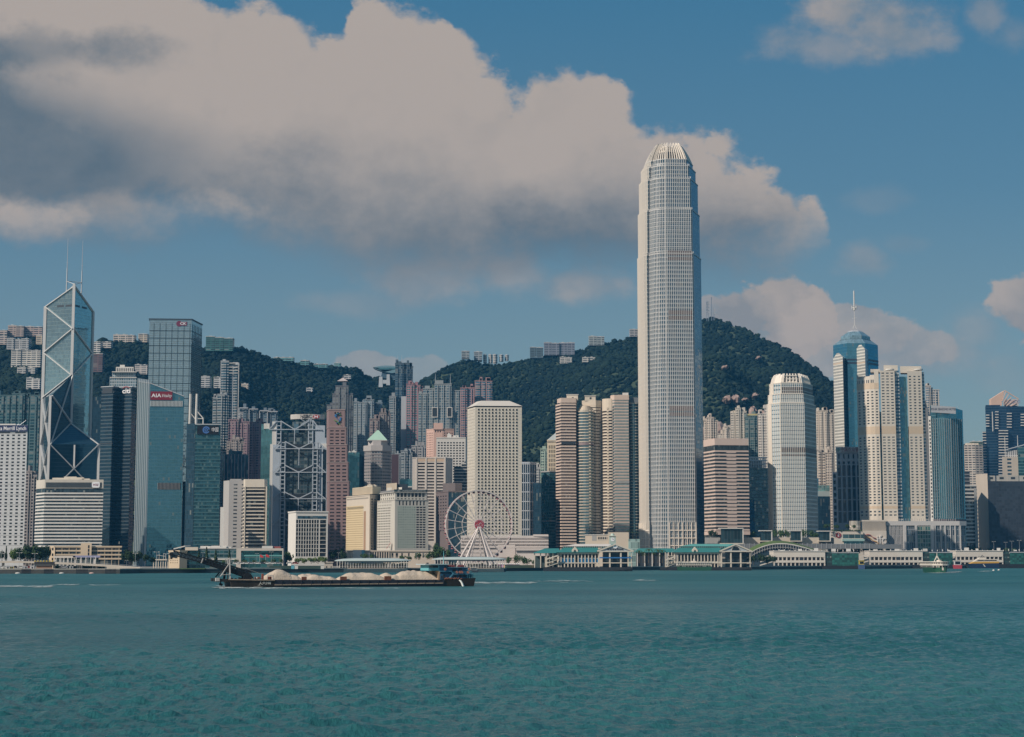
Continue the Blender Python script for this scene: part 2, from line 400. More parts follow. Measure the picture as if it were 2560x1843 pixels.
def text(name,s,W,u,v,size,mat,parent,o=.3,align='CENTER',sx=1.0,ext=.1,shear=0,bold=0.0):
    c=bpy.data.curves.new('t','FONT');c.body=s;c.size=size;c.align_x=align;c.align_y='CENTER';c.extrude=ext;c.shear=shear;c.offset=bold;c.resolution_u=3
    ob=bpy.data.objects.new('t',c);COL.objects.link(ob)
    M4=Matrix(((W.d[0]*sx,0,W.n[0],0),(W.d[1]*sx,0,W.n[1],0),(0,1,0,0),(0,0,0,1)))
    dg=bpy.context.evaluated_depsgraph_get();m=bpy.data.meshes.new_from_object(ob.evaluated_get(dg));bpy.data.objects.remove(ob);bpy.data.curves.remove(c)
    off=Vector(parent['_o']) if parent is not None else Vector((0,0,0))
    m.transform(Matrix.Translation(W.pt(u,v,o)-off) @ M4);m.name=name;m.materials.clear();m.materials.append(mat)
    for p in m.polygons: p.material_index=0
    r=bpy.data.objects.new(name,m);COL.objects.link(r)
    if parent is not None: r.parent=parent;r['_o']=list(off)
    return r
# ------------------------------------------------------------------ c
WHITE=plain('white_render',(.60,.585,.55));CREAM=plain('cream_stone',(.60,.54,.45));GREY=plain('grey_concrete',(.33,.33,.32))
DARK=plain('dark_metal',(.03,.04,.05),.5);STEEL=plain('pale_steel',(.50,.52,.54),.45,metal=.3);CONC=plain('pale_concrete',(.42,.40,.36))
NAVY=plain('navy_panel',(.02,.03,.09),.4);WTXT=plain('white_letters',(.78,.78,.80),.5,.02);RED=plain('red_paint',(.42,.03,.04),.5)
TEAL=plain('teal_roof',(.038,.185,.175),.5);PINK=plain('pink_stone',(.55,.38,.34))
# ------------------------------------------------------------------ w
def waves(X,Y,maxlam):
    rg=np.random.default_rng(3);Z=np.zeros_like(X)
    for i in range(64):
        lam=.55*(5.5/.55)**(i/63);a=rg.normal(-1.72,.62);k=2*math.pi/lam;ph=rg.uniform(0,6.28)
        amp=.026*lam**.52*rg.uniform(.6,1.3)*.36
        fade=np.clip((maxlam*lam-1.0)/1.2,0,1)
        s=np.sin(k*(X*math.cos(a)+Y*math.sin(a))+ph+1.1*np.sin(.041*X+.023*Y+i))
        Z +=fade*amp*(np.exp(1.0*s)-1.27)
    patch=.75+.35*np.sin(.019*X+.9)*np.sin(.011*Y+.004*X)+.25*np.sin(.05*X-.031*Y)
    return Z*patch
def make_water():
    tn=np.concatenate([-np.geomspace(14,.38,26),np.linspace(-.36,.36,1000),np.geomspace(.38,14,26)])
    Ys=np.concatenate([np.geomspace(18,60,50),np.geomspace(60,420,900)[1:],np.geomspace(420,1500,160)[1:],np.geomspace(1500,2100,6)[1:]])
    TT,YY=np.meshgrid(tn,Ys);XX=TT*YY
    dY=np.gradient(Ys)[:,None]*np.ones_like(XX)
    Z=waves(XX,YY,1/(dY*2.2))*np.clip((1.2-np.abs(TT))/.8,0,1)
    V=np.stack([XX,YY,Z],-1).reshape(-1,3);nr,nc=XX.shape
    i=np.arange(nr*nc).reshape(nr,nc);Q=np.stack([i[:-1,:-1],i[:-1,1:],i[1:,1:],i[1:,:-1]],-1).reshape(-1,4)
    m=bpy.data.meshes.new('water');m.vertices.add(len(V));m.vertices.foreach_set('co',V.ravel().astype(np.float32))
    m.loops.add(Q.size);m.loops.foreach_set('vertex_index',Q.ravel().astype(np.int32))
    m.polygons.add(len(Q));m.polygons.foreach_set('loop_start',(np.arange(len(Q))*4).astype(np.int32))
    m.polygons.foreach_set('use_smooth',np.ones(len(Q),bool));m.update();m.validate()
    o=bpy.data.objects.new('water',m);COL.objects.link(o);kind(o,'structure')
    mt,nt,b=pbsdf('harbour_water');g=nt.nodes.new('ShaderNodeNewGeometry').outputs['Position']
    n1=nd(nt,'ShaderNodeTexNoise',vmt(nt,'MULTIPLY',g,(.006,.013,0)));n1.inputs['Scale'].default_value=1;n1.inputs['Detail'].default_value=5
    n2=nd(nt,'ShaderNodeTexNoise',vmt(nt,'MULTIPLY',g,(.5,.16,0)));n2.inputs['Scale'].default_value=1;n2.inputs['Detail'].default_value=6
    c=mixc(nt,sstep(nt,n1.outputs[0],.34,.62),(.012,.082,.090),(.031,.122,.129))
    setc(nt,b.inputs['Base Color'],mixc(nt,sstep(nt,n2.outputs[0],.62,.80),c,(.05,.145,.15)))
    rr=nt.nodes.new('ShaderNodeMapRange');rr.inputs[1].default_value=110;rr.inputs[2].default_value=700;rr.inputs[3].default_value=.14;rr.inputs[4].default_value=.52;nt.links.new(nd(nt,'ShaderNodeSeparateXYZ',g).outputs[1],rr.inputs[0]);nt.links.new(rr.outputs[0],b.inputs['Roughness']);b.inputs['IOR'].default_value=1.33
    nb=nd(nt,'ShaderNodeTexNoise',vmt(nt,'MULTIPLY',g,(1.7,.75,1)));nb.inputs['Scale'].default_value=1.;nb.inputs['Detail'].default_value=7;nb.inputs['Roughness'].default_value=.62
    bp=nt.nodes.new('ShaderNodeBump');bp.inputs['Strength'].default_value=.85;bp.inputs['Distance'].default_value=.38;nt.links.new(nb.outputs[0],bp.inputs['Height'])
    nt.links.new(bp.outputs[0],b.inputs['Normal']);m.materials.append(mt)
make_water()
# ------------------------------------------------------------------ g
def shoreY(px): return float(np.interp(px,[-900,0,330,345,1060,1090,1340,1600,1900,2150,2400,2560,3400],[1000,1000,1005,1030,1120,1150,1260,1345,1420,1530,1660,1740,2100]))
GZ=2.4
def make_ground():
    q=MB();pxs=list(range(-900,3401,50));f=[(PX(p,shoreY(p),1425),shoreY(p)) for p in pxs]
    for a,b in zip(f[:-1],f[1:]):
        q.poly([(*a,GZ),(*b,GZ),(b[0]*4.6,b[1]*4.6,GZ),(a[0]*4.6,a[1]*4.6,GZ)])
    o=q.build('ground',plain('paving',(.20,.19,.17),.9,.2,.05,streak=False));kind(o,'structure')
    w=MB()
    for a,b in zip(f[:-1],f[1:]): w.poly([(*a,-3),(*b,-3),(*b,GZ),(*a,GZ)]);
    o=w.build('seawall',plain('wet_stone',(.07,.07,.065),.8,.3,.4,streak=False));tag(o,'long dark stone seawall along the far shore of the harbour','seawall')
    c=MB()
    for a,b in zip(f[:-1],f[1:]):
        W=Wall(a,b);c.wbox(W,0,W.L,GZ+.004,GZ+.55,-1.2,.15)
    c.build('coping',CONC,o)
    o['_o']=[0,0,0]
make_ground()
RIDGE=[(-700,880),(-300,850),(-60,846),(0,846),(60,842),(110,846),(160,854),(230,859),(250,842),(290,851),(370,855),(450,856),(510,866),(585,864),(610,868),(640,875),(660,884),(690,898),(720,901),(800,908),(860,914),(892,915),(905,928),(930,938),(1000,948),(1030,954),(1045,953),(1080,934),(1120,909),(1150,901),(1180,897),(1200,905),(1250,908),(1300,899),(1340,891),(1400,879),(1450,873),(1480,860),(1520,854),(1560,842),(1600,834),(1640,822),(1700,806),(1760,795),(1775,789),(1800,791),(1830,804),(1890,829),(1920,844),(1960,861),(2000,889),(2040,919),(2085,959),(2130,994),(2200,1034),(2300,1084),(2420,1112),(2500,1129),(2700,1160),(3300,1230)]
RP=np.array([p for p,_ in RIDGE],float);RE=np.array([(PZ(y,1.0)-CZ) for _,y in RIDGE])
RD=lambda px: np.interp(px,[-700,0,600,1000,1040,1100,1500,1780,2085,2400,3300],[2900,2900,3000,3350,3450,3250,3350,3450,3150,3000,2900])
YB=2260.
def vnoise(x,y,seed=0):
    rg=np.random.default_rng(seed);T=rg.random((256,256));xi=np.floor(x).astype(int);yi=np.floor(y).astype(int);fx=x-xi;fy=y-yi
    fx=fx*fx*(3-2*fx);fy=fy*fy*(3-2*fy);g=lambda a,b: T[a % 256,b % 256]
    return (g(xi,yi)*(1-fx)+g(xi+1,yi)*fx)*(1-fy)+(g(xi,yi+1)*(1-fx)+g(xi+1,yi+1)*fx)*fy
def hill_z(tn,Y):
    px=tn*F*.9937+1280
    E=np.interp(px,RP,RE);R=RD(px);s=np.clip((Y-YB)/(R-YB),0,1)
    g=s**.62;X=tn*Y
    z=CZ+Y*E*g
    rib=(vnoise(X/170+31,Y/420+7,1)-.5)*95+(vnoise(X/60+3,Y/150+9,2)-.5)*38
    z=z+rib*np.sin(np.pi*s)**.8*np.clip(E/.1,.3,1.3)
    z=np.where(Y > R,(CZ+R*E)*np.clip(1-((Y-R)/1100)**1.3,0,1),z)
    return np.where(Y < YB,GZ-1,np.maximum(z,GZ))
FOREST=None
def make_hills():
    tn=np.linspace(-.45,.47,420);Ys=np.concatenate([[2200,YB],np.linspace(YB+12,3480,150),np.linspace(3520,4500,20)])
    TT,YY=np.meshgrid(tn,Ys);Z=hill_z(TT,YY)-7;Z[0]=-5
    V=np.stack([TT*YY,YY,Z],-1).reshape(-1,3);nr,nc=TT.shape;i=np.arange(nr*nc).reshape(nr,nc)
    Q=np.stack([i[:-1,:-1],i[:-1,1:],i[1:,1:],i[1:,:-1]],-1).reshape(-1,4)
    m=bpy.data.meshes.new('hills');m.from_pydata(V.tolist(),[],Q.tolist());m.update()
    o=bpy.data.objects.new('hills',m);COL.objects.link(o);kind(o,'structure')
    m.materials.append(plain('hill_soil',(.035,.055,.03),.95,.25,.02,streak=False))
    n=58000;rg=np.random.default_rng(11)
    px=rg.uniform(-500,2700,n*2);s=rg.random(n*2)**.8*1.06;R=RD(px);Y=YB+(R-YB)*s;t=(px-1280)/(F*.9937);zz=hill_z(t,Y)
    keep=zz > 22;px,Y,t,zz=px[keep][:n],Y[keep][:n],t[keep][:n],zz[keep][:n]
    ico=bpy.data.meshes.new('tmp');import bmesh
    bm=bmesh.new();bmesh.ops.create_icosphere(bm,subdivisions=1,radius=1);bm.to_mesh(ico);bm.free()
    iv=np.array([v.co[:] for v in ico.vertices]);it=np.array([p.vertices[:] for p in ico.polygons]);bpy.data.meshes.remove(ico)
    n=len(px);r=rg.uniform(2.0,5.8,n)*np.where(rg.random(n) < .10,1.5,1)
    P=iv[None]*rg.uniform(.55,1.35,(n,len(iv),1));P=P*r[:,None,None]*np.array([1.0,1.0,.82]);P +=np.stack([t*Y,Y,zz-6+r*.25],-1)[:,None,:]
    T=it[None]+(np.arange(n)*len(iv))[:,None,None];T=T.reshape(-1,3)
    m=bpy.data.meshes.new('forest');V=P.reshape(-1,3);m.vertices.add(len(V));m.vertices.foreach_set('co',V.ravel().astype(np.float32))
    m.loops.add(T.size);m.loops.foreach_set('vertex_index',T.ravel().astype(np.int32));m.polygons.add(len(T));m.polygons.foreach_set('loop_start',(np.arange(len(T))*3).astype(np.int32));m.update()
    o=bpy.data.objects.new('forest',m);COL.objects.link(o);kind(o,'stuff');tag(o,'dense dark green forest covering the hills behind the towers','forest')
    mt,nt,b=pbsdf('forest_leaves');ge=nt.nodes.new('ShaderNodeNewGeometry')
    nn=nd(nt,'ShaderNodeTexNoise',ge.outputs['Position']);nn.inputs['Scale'].default_value=.012;nn.inputs['Detail'].default_value=6
    f=mth(nt,'ADD',mth(nt,'MULTIPLY',ge.outputs['Random Per Island'],.5),mth(nt,'MULTIPLY',mth(nt,'SUBTRACT',nn.outputs[0],.42),2.4),clamp=True)
    setc(nt,b.inputs['Base Color'],mixc(nt,f,(.003,.011,.013),(.018,.034,.022)));b.inputs['Roughness'].default_value=.9;b.inputs['Specular IOR Level'].default_value=.15
    m.materials.append(mt)
make_hills()
def hill_at(px,py):
    """walk the ray of a pixel to the hillside"""
    for Y in np.arange(YB,3600,6.0):
        p=at(px,py,Y)
        if hill_z(np.array(p.x/Y),np.array(Y)) >=p.z: return p,Y
    R=float(RD(px));return at(px,py,R),R
def make_rocks():
    g='bare granite outcrops on the green peak';mt=plain('pink_granite',(.30,.22,.19),.9,.35,.06)
    for px,py,w,h,lab in ((1790,1082,74,54,'widest pink granite cliff low on the hill beside the tallest tower'),(1826,1086,36,44,'steep granite slab next to the widest cliff'),(1818,1000,24,22,'left of two rounded pale boulders high above the cliff'),(1838,1000,22,26,'right of two rounded pale boulders high above the cliff'),
                              (1888,990,16,14,'small pale boulder alone on the slope left of the finned shorter tower'),(1862,1000,18,10,'flat pale rock between the boulders and the small boulder'),(1882,1032,20,30,'tall pink rock face left of the shorter finned tower'),(1904,1040,16,26,'narrow pink rock face just left of the shorter finned tower'),(1812,920,16,12,'faint rock patch halfway up the peak'),(1896,896,12,10,'topmost faint rock patch on the peak')):
        p,Y=hill_at(px,py+h*.4);p=at(px,py,Y-4);k=Y/F
        rg=np.random.default_rng(px);q=MB();n,mm=14,8
        R=rg.uniform(.72,1.18,(n,mm));
        def pt(i,j):
            a=2*math.pi*i/n;b=math.pi*(j+.0)/(mm-1)-math.pi/2;r=R[i % n,j]
            return (p.x+w/2*k*math.cos(a)*math.cos(b)*r,p.y+22*math.sin(a)*math.cos(b)*r,p.z+h/2*k*math.sin(b)*r)
        for i in range(n):
            for j in range(mm-1): q.poly([pt(i,j),pt(i+1,j),pt(i+1,j+1),pt(i,j+1)])
        tag(q.build('rock_outcrop',mt),lab,'rock',g)
make_rocks()
# ------------------------------------------------------------------ h
def make_haze():
    q=MB().box(-2600,2600,-40,5200,-6,640);o=q.build('haze',None);o.data.materials.clear()
    m=bpy.data.materials.new('haze');m.use_nodes=True;nt=m.node_tree;nt.nodes.clear()
    out=nt.nodes.new('ShaderNodeOutputMaterial');v=nt.nodes.new('ShaderNodeVolumePrincipled')
    v.inputs['Color'].default_value=(.10,.48,.95,1);v.inputs['Density'].default_value=.000048;v.inputs['Anisotropy'].default_value=0.0
    nt.links.new(v.outputs[0],out.inputs['Volume']);o.data.materials.append(m);kind(o,'stuff')
make_haze()
# ------------------------------------------------------------------ g
PANE=pane_mat('dark_pane',(.014,.022,.030),lite=(.16,.17,.16),plite=.14,metal=.08);PANEB=pane_mat('blue_pane',(.05,.12,.17),metal=.5);PANEBR=pane_mat('brown_pane',(.028,.018,.018),lite=(.12,.10,.09),plite=.12,metal=.08)
GDARK=glass('navy_glass',(.035,.085,.125),metal=.55);GTEAL=glass('teal_glass',(.10,.25,.28),metal=.6);GBLUE=glass('blue_glass',(.07,.20,.30),metal=.65)
def block(name,label,vis,Y,depth,ytop,mat,cat='building',group=None,py=None,roof=None,rseed=None,rn=4,rh=5.,par=None,rmat=None,z0=GZ):
    pl=fp(vis,Y,depth,py or ytop);z=PZ(ytop,Y);t=thing(name,label,cat,base_of(pl,z0),group)
    MB().prism(pl,z0,z).build('wall',mat,t)
    if par: parapet(t,pl,z,par,rmat or roof or mat)
    if rseed is not None: roofbits(t,pl,z,rmat or roof or mat,rseed,rn,rh)
    return t,pl,z
def add(t,vis,Y,depth,y0,y1,mat,name='wing',py=None,z0=None):
    pl=fp(vis,Y,depth,py or y1);q=MB().prism(pl,z0 if z0 is not None else (GZ if y0 is None else PZ(y0,Y)),PZ(y1,Y));q.build(name,mat,t);return pl
def resi(name,label,secs,Y,wall,glass_c,seed,fh=3.1,pu=3.2,fx=.55,fy=.55,depth=22,metal=.25,cat='building',group='apartment towers on the slope behind the offices',mast=None,z0=GZ,top='wing',plite=.15,amt=.14,bal=None):
    """apartment tower of several shafts [(left px, right px, top px, metres forward)]; every shaft has bays standing proud of it"""
    if group and group.startswith('apartment towers on'): wall=[c*.78 for c in wall]  # slope walls darkened in colour to stand for cloud shade and haze
    r=random.Random(seed);m=facade(name+'_front_%d' % seed,wall,glass_c,pu,fh,fx,fy,metal=metal,plite=plite,amt=amt,tilt=.02)
    sm=plain('side_%d' % seed,[c*.92 for c in wall],.8,.2)
    bl=min(s[0] for s in secs);br=max(s[1] for s in secs);x=(PX(bl,Y)+PX(br,Y))/2
    t=thing(name,label,cat,(x,Y+10,z0),group)
    for k,(a,b,y1,f) in enumerate(secs):
        pl=fp([(a,-f),(b,-f)],Y,depth,y1);z=PZ(y1,Y)
        MB().prism(pl,z0,z).build('shaft',m,t)
        W=Wall(pl[0],pl[1]);n=max(1,round(W.L/7.5));q=MB()
        for i in range(n):
            u=W.L*(i+.5)/n;w=W.L/n*.46
            c=[W.xy(u-w/2,0),W.xy(u-w/2+.3,.9),W.xy(u+w/2-.3,.9),W.xy(u+w/2,0)]
            q.prism(c,z0,z-1.2,True)
        q.build('bay',m,t)
        if bal:
            for zz in np.arange(z0+3,z-3,fh):
                pass
        q=MB();q.prism(offset(pl,.35),z,z+1.1);q.build('roof_slab',sm,t)
        for i in range(r.randint(1,2)):
            w=W.L*r.uniform(.25,.5);u=r.uniform(.1,W.L-w-.1);h=r.uniform(2.2,5.5)
            MB().wbox(W,u,u+w,z+1.1,z+1.1+h,-depth*.6,-depth*.15).build('roof_plant',sm,t)
    for (px,ya,yb) in mast or []:
        a=at(px,ya,Y+8);b=at(px,yb,Y+8);MB().tube(a,(a.x,a.y,b.z),.45,.15,5).build('mast',STEEL,t)
    return t
# ------------------------------------------------------------------ w
def t_merrill():
    Y=1500;pl=fp([(-78,3),(69,0)],Y,34,1070);W=Wall(pl[0],pl[1]);z1=PZ(1063,Y)
    t=thing('office_tower','white tower with small dark windows under a navy bank name board','building',base_of(pl))
    wm=plain('white_panel',(.50,.52,.53),.7,.1);q=MB();P=[]
    zb,zt=PZ(1364,Y),PZ(1084,Y);rows=33
    lattice(q,W,zb,zt,10,rows,.48,.46,.6,W.L-10*4.98 if W.L > 49.8 else 0,.0,P)
    q.wquad(W,0,W.L,GZ,zb);q.wquad(W,0,W.L,zt,z1)
    b=MB().prism(pl,GZ,z1);b.Fc.pop(0);b.U.pop(0);q.V +=[(v[0],v[1],v[2]) for v in []]
    n=len(q.V);q.V +=b.V;q.Fc +=[tuple(i+n for i in f) for f in b.Fc];q.U +=b.U
    q.build('wall',wm,t);emit(t,P,PANE)
    g=MB()
    for k in range(0,rows+1,3): g.wbox(W,0,W.L,zt-(zt-zb)*k/rows-.09,zt-(zt-zb)*k/rows+.09,.0,.12)
    g.build('string_course',GREY,t)
    for u in (W.L-11,W.L-25,W.L-39): MB().wbox(W,u,u+9.5,PZ(1083,Y),PZ(1080,Y),-.4,.02).build('louvre',DARK,t)
    sg=MB().wbox(W,0,W.L+.3,PZ(1079,Y),PZ(1063.5,Y),0,.8).build('sign',NAVY,t)
    text('lettering','Bank of America Merrill Lynch',W,W.L-.8,PZ(1071.5,Y),4.7,WTXT,sg,.83,'RIGHT',.82,bold=.05)
    MB().wbox(W,8,W.L-12,z1+.5,z1+1.5,-14,-3).build('roof_slab',WHITE,t)
    q=MB();a=W.pt(W.L-9,z1,-4);q.tube(a,W.pt(W.L-3,z1+4.5,-4),.25).tube(W.pt(W.L-12,z1,-4),a+Vector((0,0,1.2)),.3);q.build('cleaning_crane',STEEL,t)
t_merrill()
# ------------------------------------------------------------------ t
def t_prism_tower():
    Y=1750;side=50.;an=math.radians(25);Fx=PX(125,Y,1100);Fp=Vector((Fx,Y));dR=Vector((math.cos(an),math.sin(an)));dL=Vector((-math.sin(an),math.cos(an)))
    R=Fp+dR*side;L=Fp+dL*side;B=R+dL*side;O=(Fp+B)/2
    t=thing('prism_skyscraper','tall glass prism skyscraper with white diagonal bracing and twin masts','building',(O.x,O.y,GZ))
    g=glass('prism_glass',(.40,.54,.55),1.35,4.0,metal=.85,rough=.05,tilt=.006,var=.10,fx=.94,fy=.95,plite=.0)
    gd=glass('prism_glass_dim',(.035,.09,.13),1.35,4.0,metal=.7,rough=.05,tilt=.006,var=.12,fx=.94,fy=.93,plite=.0)  # same glass, the weaker reflection of the lower faces put into its colour
    def Z(py,p): return PZ(py,p.y)
    def tri(a,b,c,za,zb,zc,m,name):
        q=MB();pts=[(a,za),(b,zb),(c,zc)];d=0
        for i in range(3):
            (p,zp),(r,zr)=pts[i],pts[(i+1) % 3];l=(r-p).length
            q.poly([(p.x,p.y,GZ),(r.x,r.y,GZ),(r.x,r.y,zr),(p.x,p.y,zp)],[(d,GZ),(d+l,GZ),(d+l,zr),(d,zp)]);d +=l
        q.poly([(p.x,p.y,z) for p,z in pts],[(0,0),(side,0),(side/2,40)])
        return q.build(name,m,t)
    zO1,zL1,zB1=Z(716,O),Z(767,L),Z(780,B)
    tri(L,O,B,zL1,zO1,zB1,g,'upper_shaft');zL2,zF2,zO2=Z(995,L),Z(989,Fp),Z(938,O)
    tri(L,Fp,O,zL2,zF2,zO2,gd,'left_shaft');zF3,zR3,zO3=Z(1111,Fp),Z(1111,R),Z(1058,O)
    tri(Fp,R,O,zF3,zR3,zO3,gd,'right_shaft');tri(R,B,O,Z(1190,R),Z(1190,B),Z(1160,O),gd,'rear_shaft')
    bm_=plain('brace_white',(.56,.56,.55),.5,.06,metal=.1)
    def br(p,zp,r,zr,w=2.0,n=(0,-1)):
        o=Vector((n[0],n[1]))*.9;MB().beam((p.x+o.x,p.y+o.y,zp),(r.x+o.x,r.y+o.y,zr),w*1.3,.9).build('brace',bm_,t)
    def nrm(a,b): d=(b-a).normalized();return (d.y,-d.x)
    nLO,nOB,nLF,nFR,nFO=nrm(L,O),nrm(O,B),nrm(L,Fp),nrm(Fp,R),nrm(Fp,O)
    br(L,GZ,L,zL1,2.4,nLO);br(O,zO2,O,zO1+2,2.2,nLO);br(L,zL1,O,Z(822,O),2,nLO);br(O,Z(822,O),L,Z(882,L),2,nLO);br(L,Z(882,L),O,zO2,2,nLO);br(L,zL2,O,zO2,2.2,nLO)
    br(L,zL1,O,zO1,.9,nLO);br(O,zO1,B,zB1,1.0,nOB);br(O,Z(822,O),B,Z(884,B),1.1,nOB);br(B,Z(884,B),O,zO2,1.1,nOB);br(B,GZ,B,zB1,1.4,nOB)
    br(O,zO3,O,zO2,1.6,nFO);br(Fp,zF2,O,zO3,1.6,nFO);br(Fp,zF3,O,zO2,1.0,nFO)
    br(Fp,GZ,Fp,zF2,1.9,nLF);br(R,GZ,R,zR3,2.0,nFR)
    M=(Fp+R)/2
    br(O,zO3,R,zR3,1.7,(0,-.4));br(O,zO3,Fp,zF3,1.7,(0,-.4));br(M,Z(1172,M),M,zF3,1.2,nFR)
    br(Fp,zF3,M,Z(1172,M),1.5,nFR);br(R,zR3,M,Z(1172,M),1.9,nFR);br(M,Z(1172,M),Fp,Z(1235,Fp),1.5,nFR);br(M,Z(1172,M),R,Z(1235,R),1.5,nFR)
    for a,b in ((1000,1112),(1112,1215)):
        br(L,Z(a,L),Fp,Z(b,Fp),1.3,nLF);br(Fp,Z(a,Fp),L,Z(b,L),1.3,nLF)
    for wl,us in ((Wall(L,O),(.40,.70)),(Wall(O,B),(.06,.42))):
        for u in us: MB().wbox(wl,wl.L*u,wl.L*u+wl.L*.24,Z(766,O),Z(761,O),-.5,.12).build('vent_slot',DARK,t)
    top=Vector((O.x,O.y,zO1+2))
    m1=L.lerp(O,.72);z_1=zL1+(zO1-zL1)*.72;m2=O.lerp(B,.36);z_2=zO1+(zB1-zO1)*.36
    for p,z,yt in ((m1,z_1,597),(m2,z_2,602)):
        q=MB();h=Z(yt,p);q.tube((p.x,p.y,z),(p.x,p.y,z+(h-z)*.45),.75,.55,7).tube((p.x,p.y,z+(h-z)*.45),(p.x,p.y,h),.38,.18,6);q.tube((p.x-.9,p.y,z+(h-z)*.55),(p.x+.9,p.y,z+(h-z)*.55),.25);q.build('mast',STEEL,t)
    zc=Z(702,O);q=MB();q.tube((m1.x,m1.y,zc),(m2.x,m2.y,zc),.4).tube((m1.x,m1.y,zc),top,.4).tube((m2.x,m2.y,zc),top,.4).tube((m1.x,m1.y,z_1),top,.4).tube((m2.x,m2.y,z_2),top,.4);q.build('mast_frame',STEEL,t)
    MB().tube((O.x,O.y,zO1-9),top+Vector((0,0,1)),1.1,1.1,8).build('roof_post',bm_,t)
t_prism_tower()
# ------------------------------------------------------------------ l
def t_striped_white():
    Y=1420;vis=[(92,16),(113,0),(257,2)];pl=fp(vis,Y,36,1210)
    t=thing('office_block','broad white office block with horizontal window bands and a rounded logo board','building',base_of(pl))
    gm=facade('block_ribbon',(.05,.07,.08),(.035,.06,.075),1.6,2.74,.93,1,metal=.4,tilt=.01,plite=.05)
    zt=PZ(1221,Y);MB().prism(pl,GZ,zt).build('glass_wall',gm,t)
    zs=[zt-2.0-2.74*(k+1) for k in range(17)];bands(t,pl,[z for z in zs if z > GZ],1.25,.55,WHITE)
    pp=offset(pl,.5);MB().prism(pp,zt,PZ(1199,Y)).build('parapet_wall',plain('cream_parapet',(.52,.49,.43),.8),t)
    W=Wall(pp[1],pp[2]);q=MB()
    for k in range(52): q.wbox(W,1.0+k*(W.L-2)/52,1.35+k*(W.L-2)/52,PZ(1219,Y),PZ(1206,Y),.0,.35)
    q.build('parapet_ribs',DARK,t)
    u=W.u_of(240,1212);w,h,z=3.3,2.45,PZ(1212,Y);pts=[(u+w*math.copysign(abs(math.cos(a))**.45,math.cos(a)),z+h*math.copysign(abs(math.sin(a))**.45,math.sin(a))) for a in [2*math.pi*i/24 for i in range(24)]]
    sg=MB().wpoly(W,pts,.3,.8).build('logo_board',WTXT,t);mr=plain('maroon',(.16,.02,.06),.6)
    q=MB()
    for du,dv,ww,hh in ((-1.9,0,.35,1.6),(-1.2,.2,1.1,.35),(-.9,-.2,.35,1.5),(0,.1,.35,1.9),(.5,.5,1.0,.32),(.5,-.6,1.0,.32),(1.0,0,.35,1.7),(1.8,.1,.4,1.9),(1.5,-.8,.9,.32)): q.wbox(W,u+du-ww/2,u+du+ww/2,z+dv-hh/2,z+dv+hh/2,.8,.86)
    q.build('emblem',mr,sg)
    for a,b,y in ((131,160,1193),(160,192,1190),(192,210,1192),(205,225,1195)): add(t,[(a,12),(b,12)],Y,12,1199,y,CREAM,'roof_plant')
t_striped_white()
# ------------------------------------------------------------------ d
def t_citi():
    Y=1600;vis=[(254,6),(283,0),(297,9),(330,3),(341,16)];pl=fp(vis,Y,26,970)
    t=thing('office_tower','dark faceted glass office tower with white citi letters at its top','building',base_of(pl))
    m=facade('citi_glass',(.10,.13,.15),(.05,.09,.12),1.5,3.4,1,.70,metal=.75,rough=.05,tilt=.012,var=.15,plite=.0,wmetal=.4,wrough=.3)
    zt=PZ(967,Y);MB().prism(pl,GZ,zt).build('wall',m,t)
    MB().prism(offset(pl,.7),zt,zt+.7).build('roof_slab',STEEL,t)
    W=Wall(pl[2],pl[3]);u0,u1=W.u_of(303,975),W.u_of(331,975);sg=thing
    text('lettering','citi',W,(u0+u1)/2,PZ(977.5,Y)+.3,6.4,WTXT,t,.5,'CENTER',1.25,bold=.14)
    q=MB();c=((u0+u1)/2-.4,PZ(975,Y))
    for i in range(12):
        a,b=math.pi*(.2+.6*i/12),math.pi*(.2+.6*(i+1)/12);q.beam(W.pt(c[0]+4.6*math.cos(a),c[1]+3.6*math.sin(a),.5),W.pt(c[0]+4.6*math.cos(b),c[1]+3.6*math.sin(b),.5),.5)
    q.build('red_arc',RED,t)
    W=Wall(pl[0],pl[1]);MB().wbox(W,1.5,W.L-.5,PZ(983,Y),PZ(970,Y),0,.5).build('sign',DARK,t)
    q=MB();
    for k in range(2): q.wbox(W,-1,W.L+1,PZ(1110+k*105,Y),PZ(1107+k*105,Y),0,.5)
    q.build('louvre',DARK,t)
t_citi()
block('office_tower','plain navy slab tower squeezed between the prism skyscraper and the faceted tower',[(221,0),(257,3)],1830,26,992,GDARK)
def t_stepblue():
    Y=1900;m=facade('stepped_blue',(.34,.40,.43),(.10,.20,.26),2.6,3.2,.62,.55,metal=.5,plite=.1)
    pl=fp([(274,0),(341,0)],Y,26,960);t=thing('office_tower','pale blue stepped tower top rising behind the citi letters','building',base_of(pl))
    MB().prism(pl,GZ,PZ(944,Y)).build('wall',m,t);add(t,[(281,3),(339,3)],Y,20,944,930,m,'upper_storeys');add(t,[(290,6),(334,6)],Y,14,930,916,WHITE,'roof_house')
    q=MB();W=Wall((PX(291,Y+6,922),Y+6),(PX(333,Y+6,922),Y+6))
    for k in range(9): q.wbox(W,k*W.L/9+.6,k*W.L/9+1.5,PZ(929,Y),PZ(919,Y),0,.2)
    q.build('louvre',DARK,t);add(t,[(300,9),(312,9)],Y,6,916,910,WHITE,'roof_plant')
    q=MB()
    for py in (930,944): q.prism(offset(fp([(276 if py==944 else 281,0),(340,0)],Y,24,py),.6),PZ(py,Y)-.4,PZ(py,Y)+.5)
    q.build('cornice',WHITE,t)
t_stepblue()
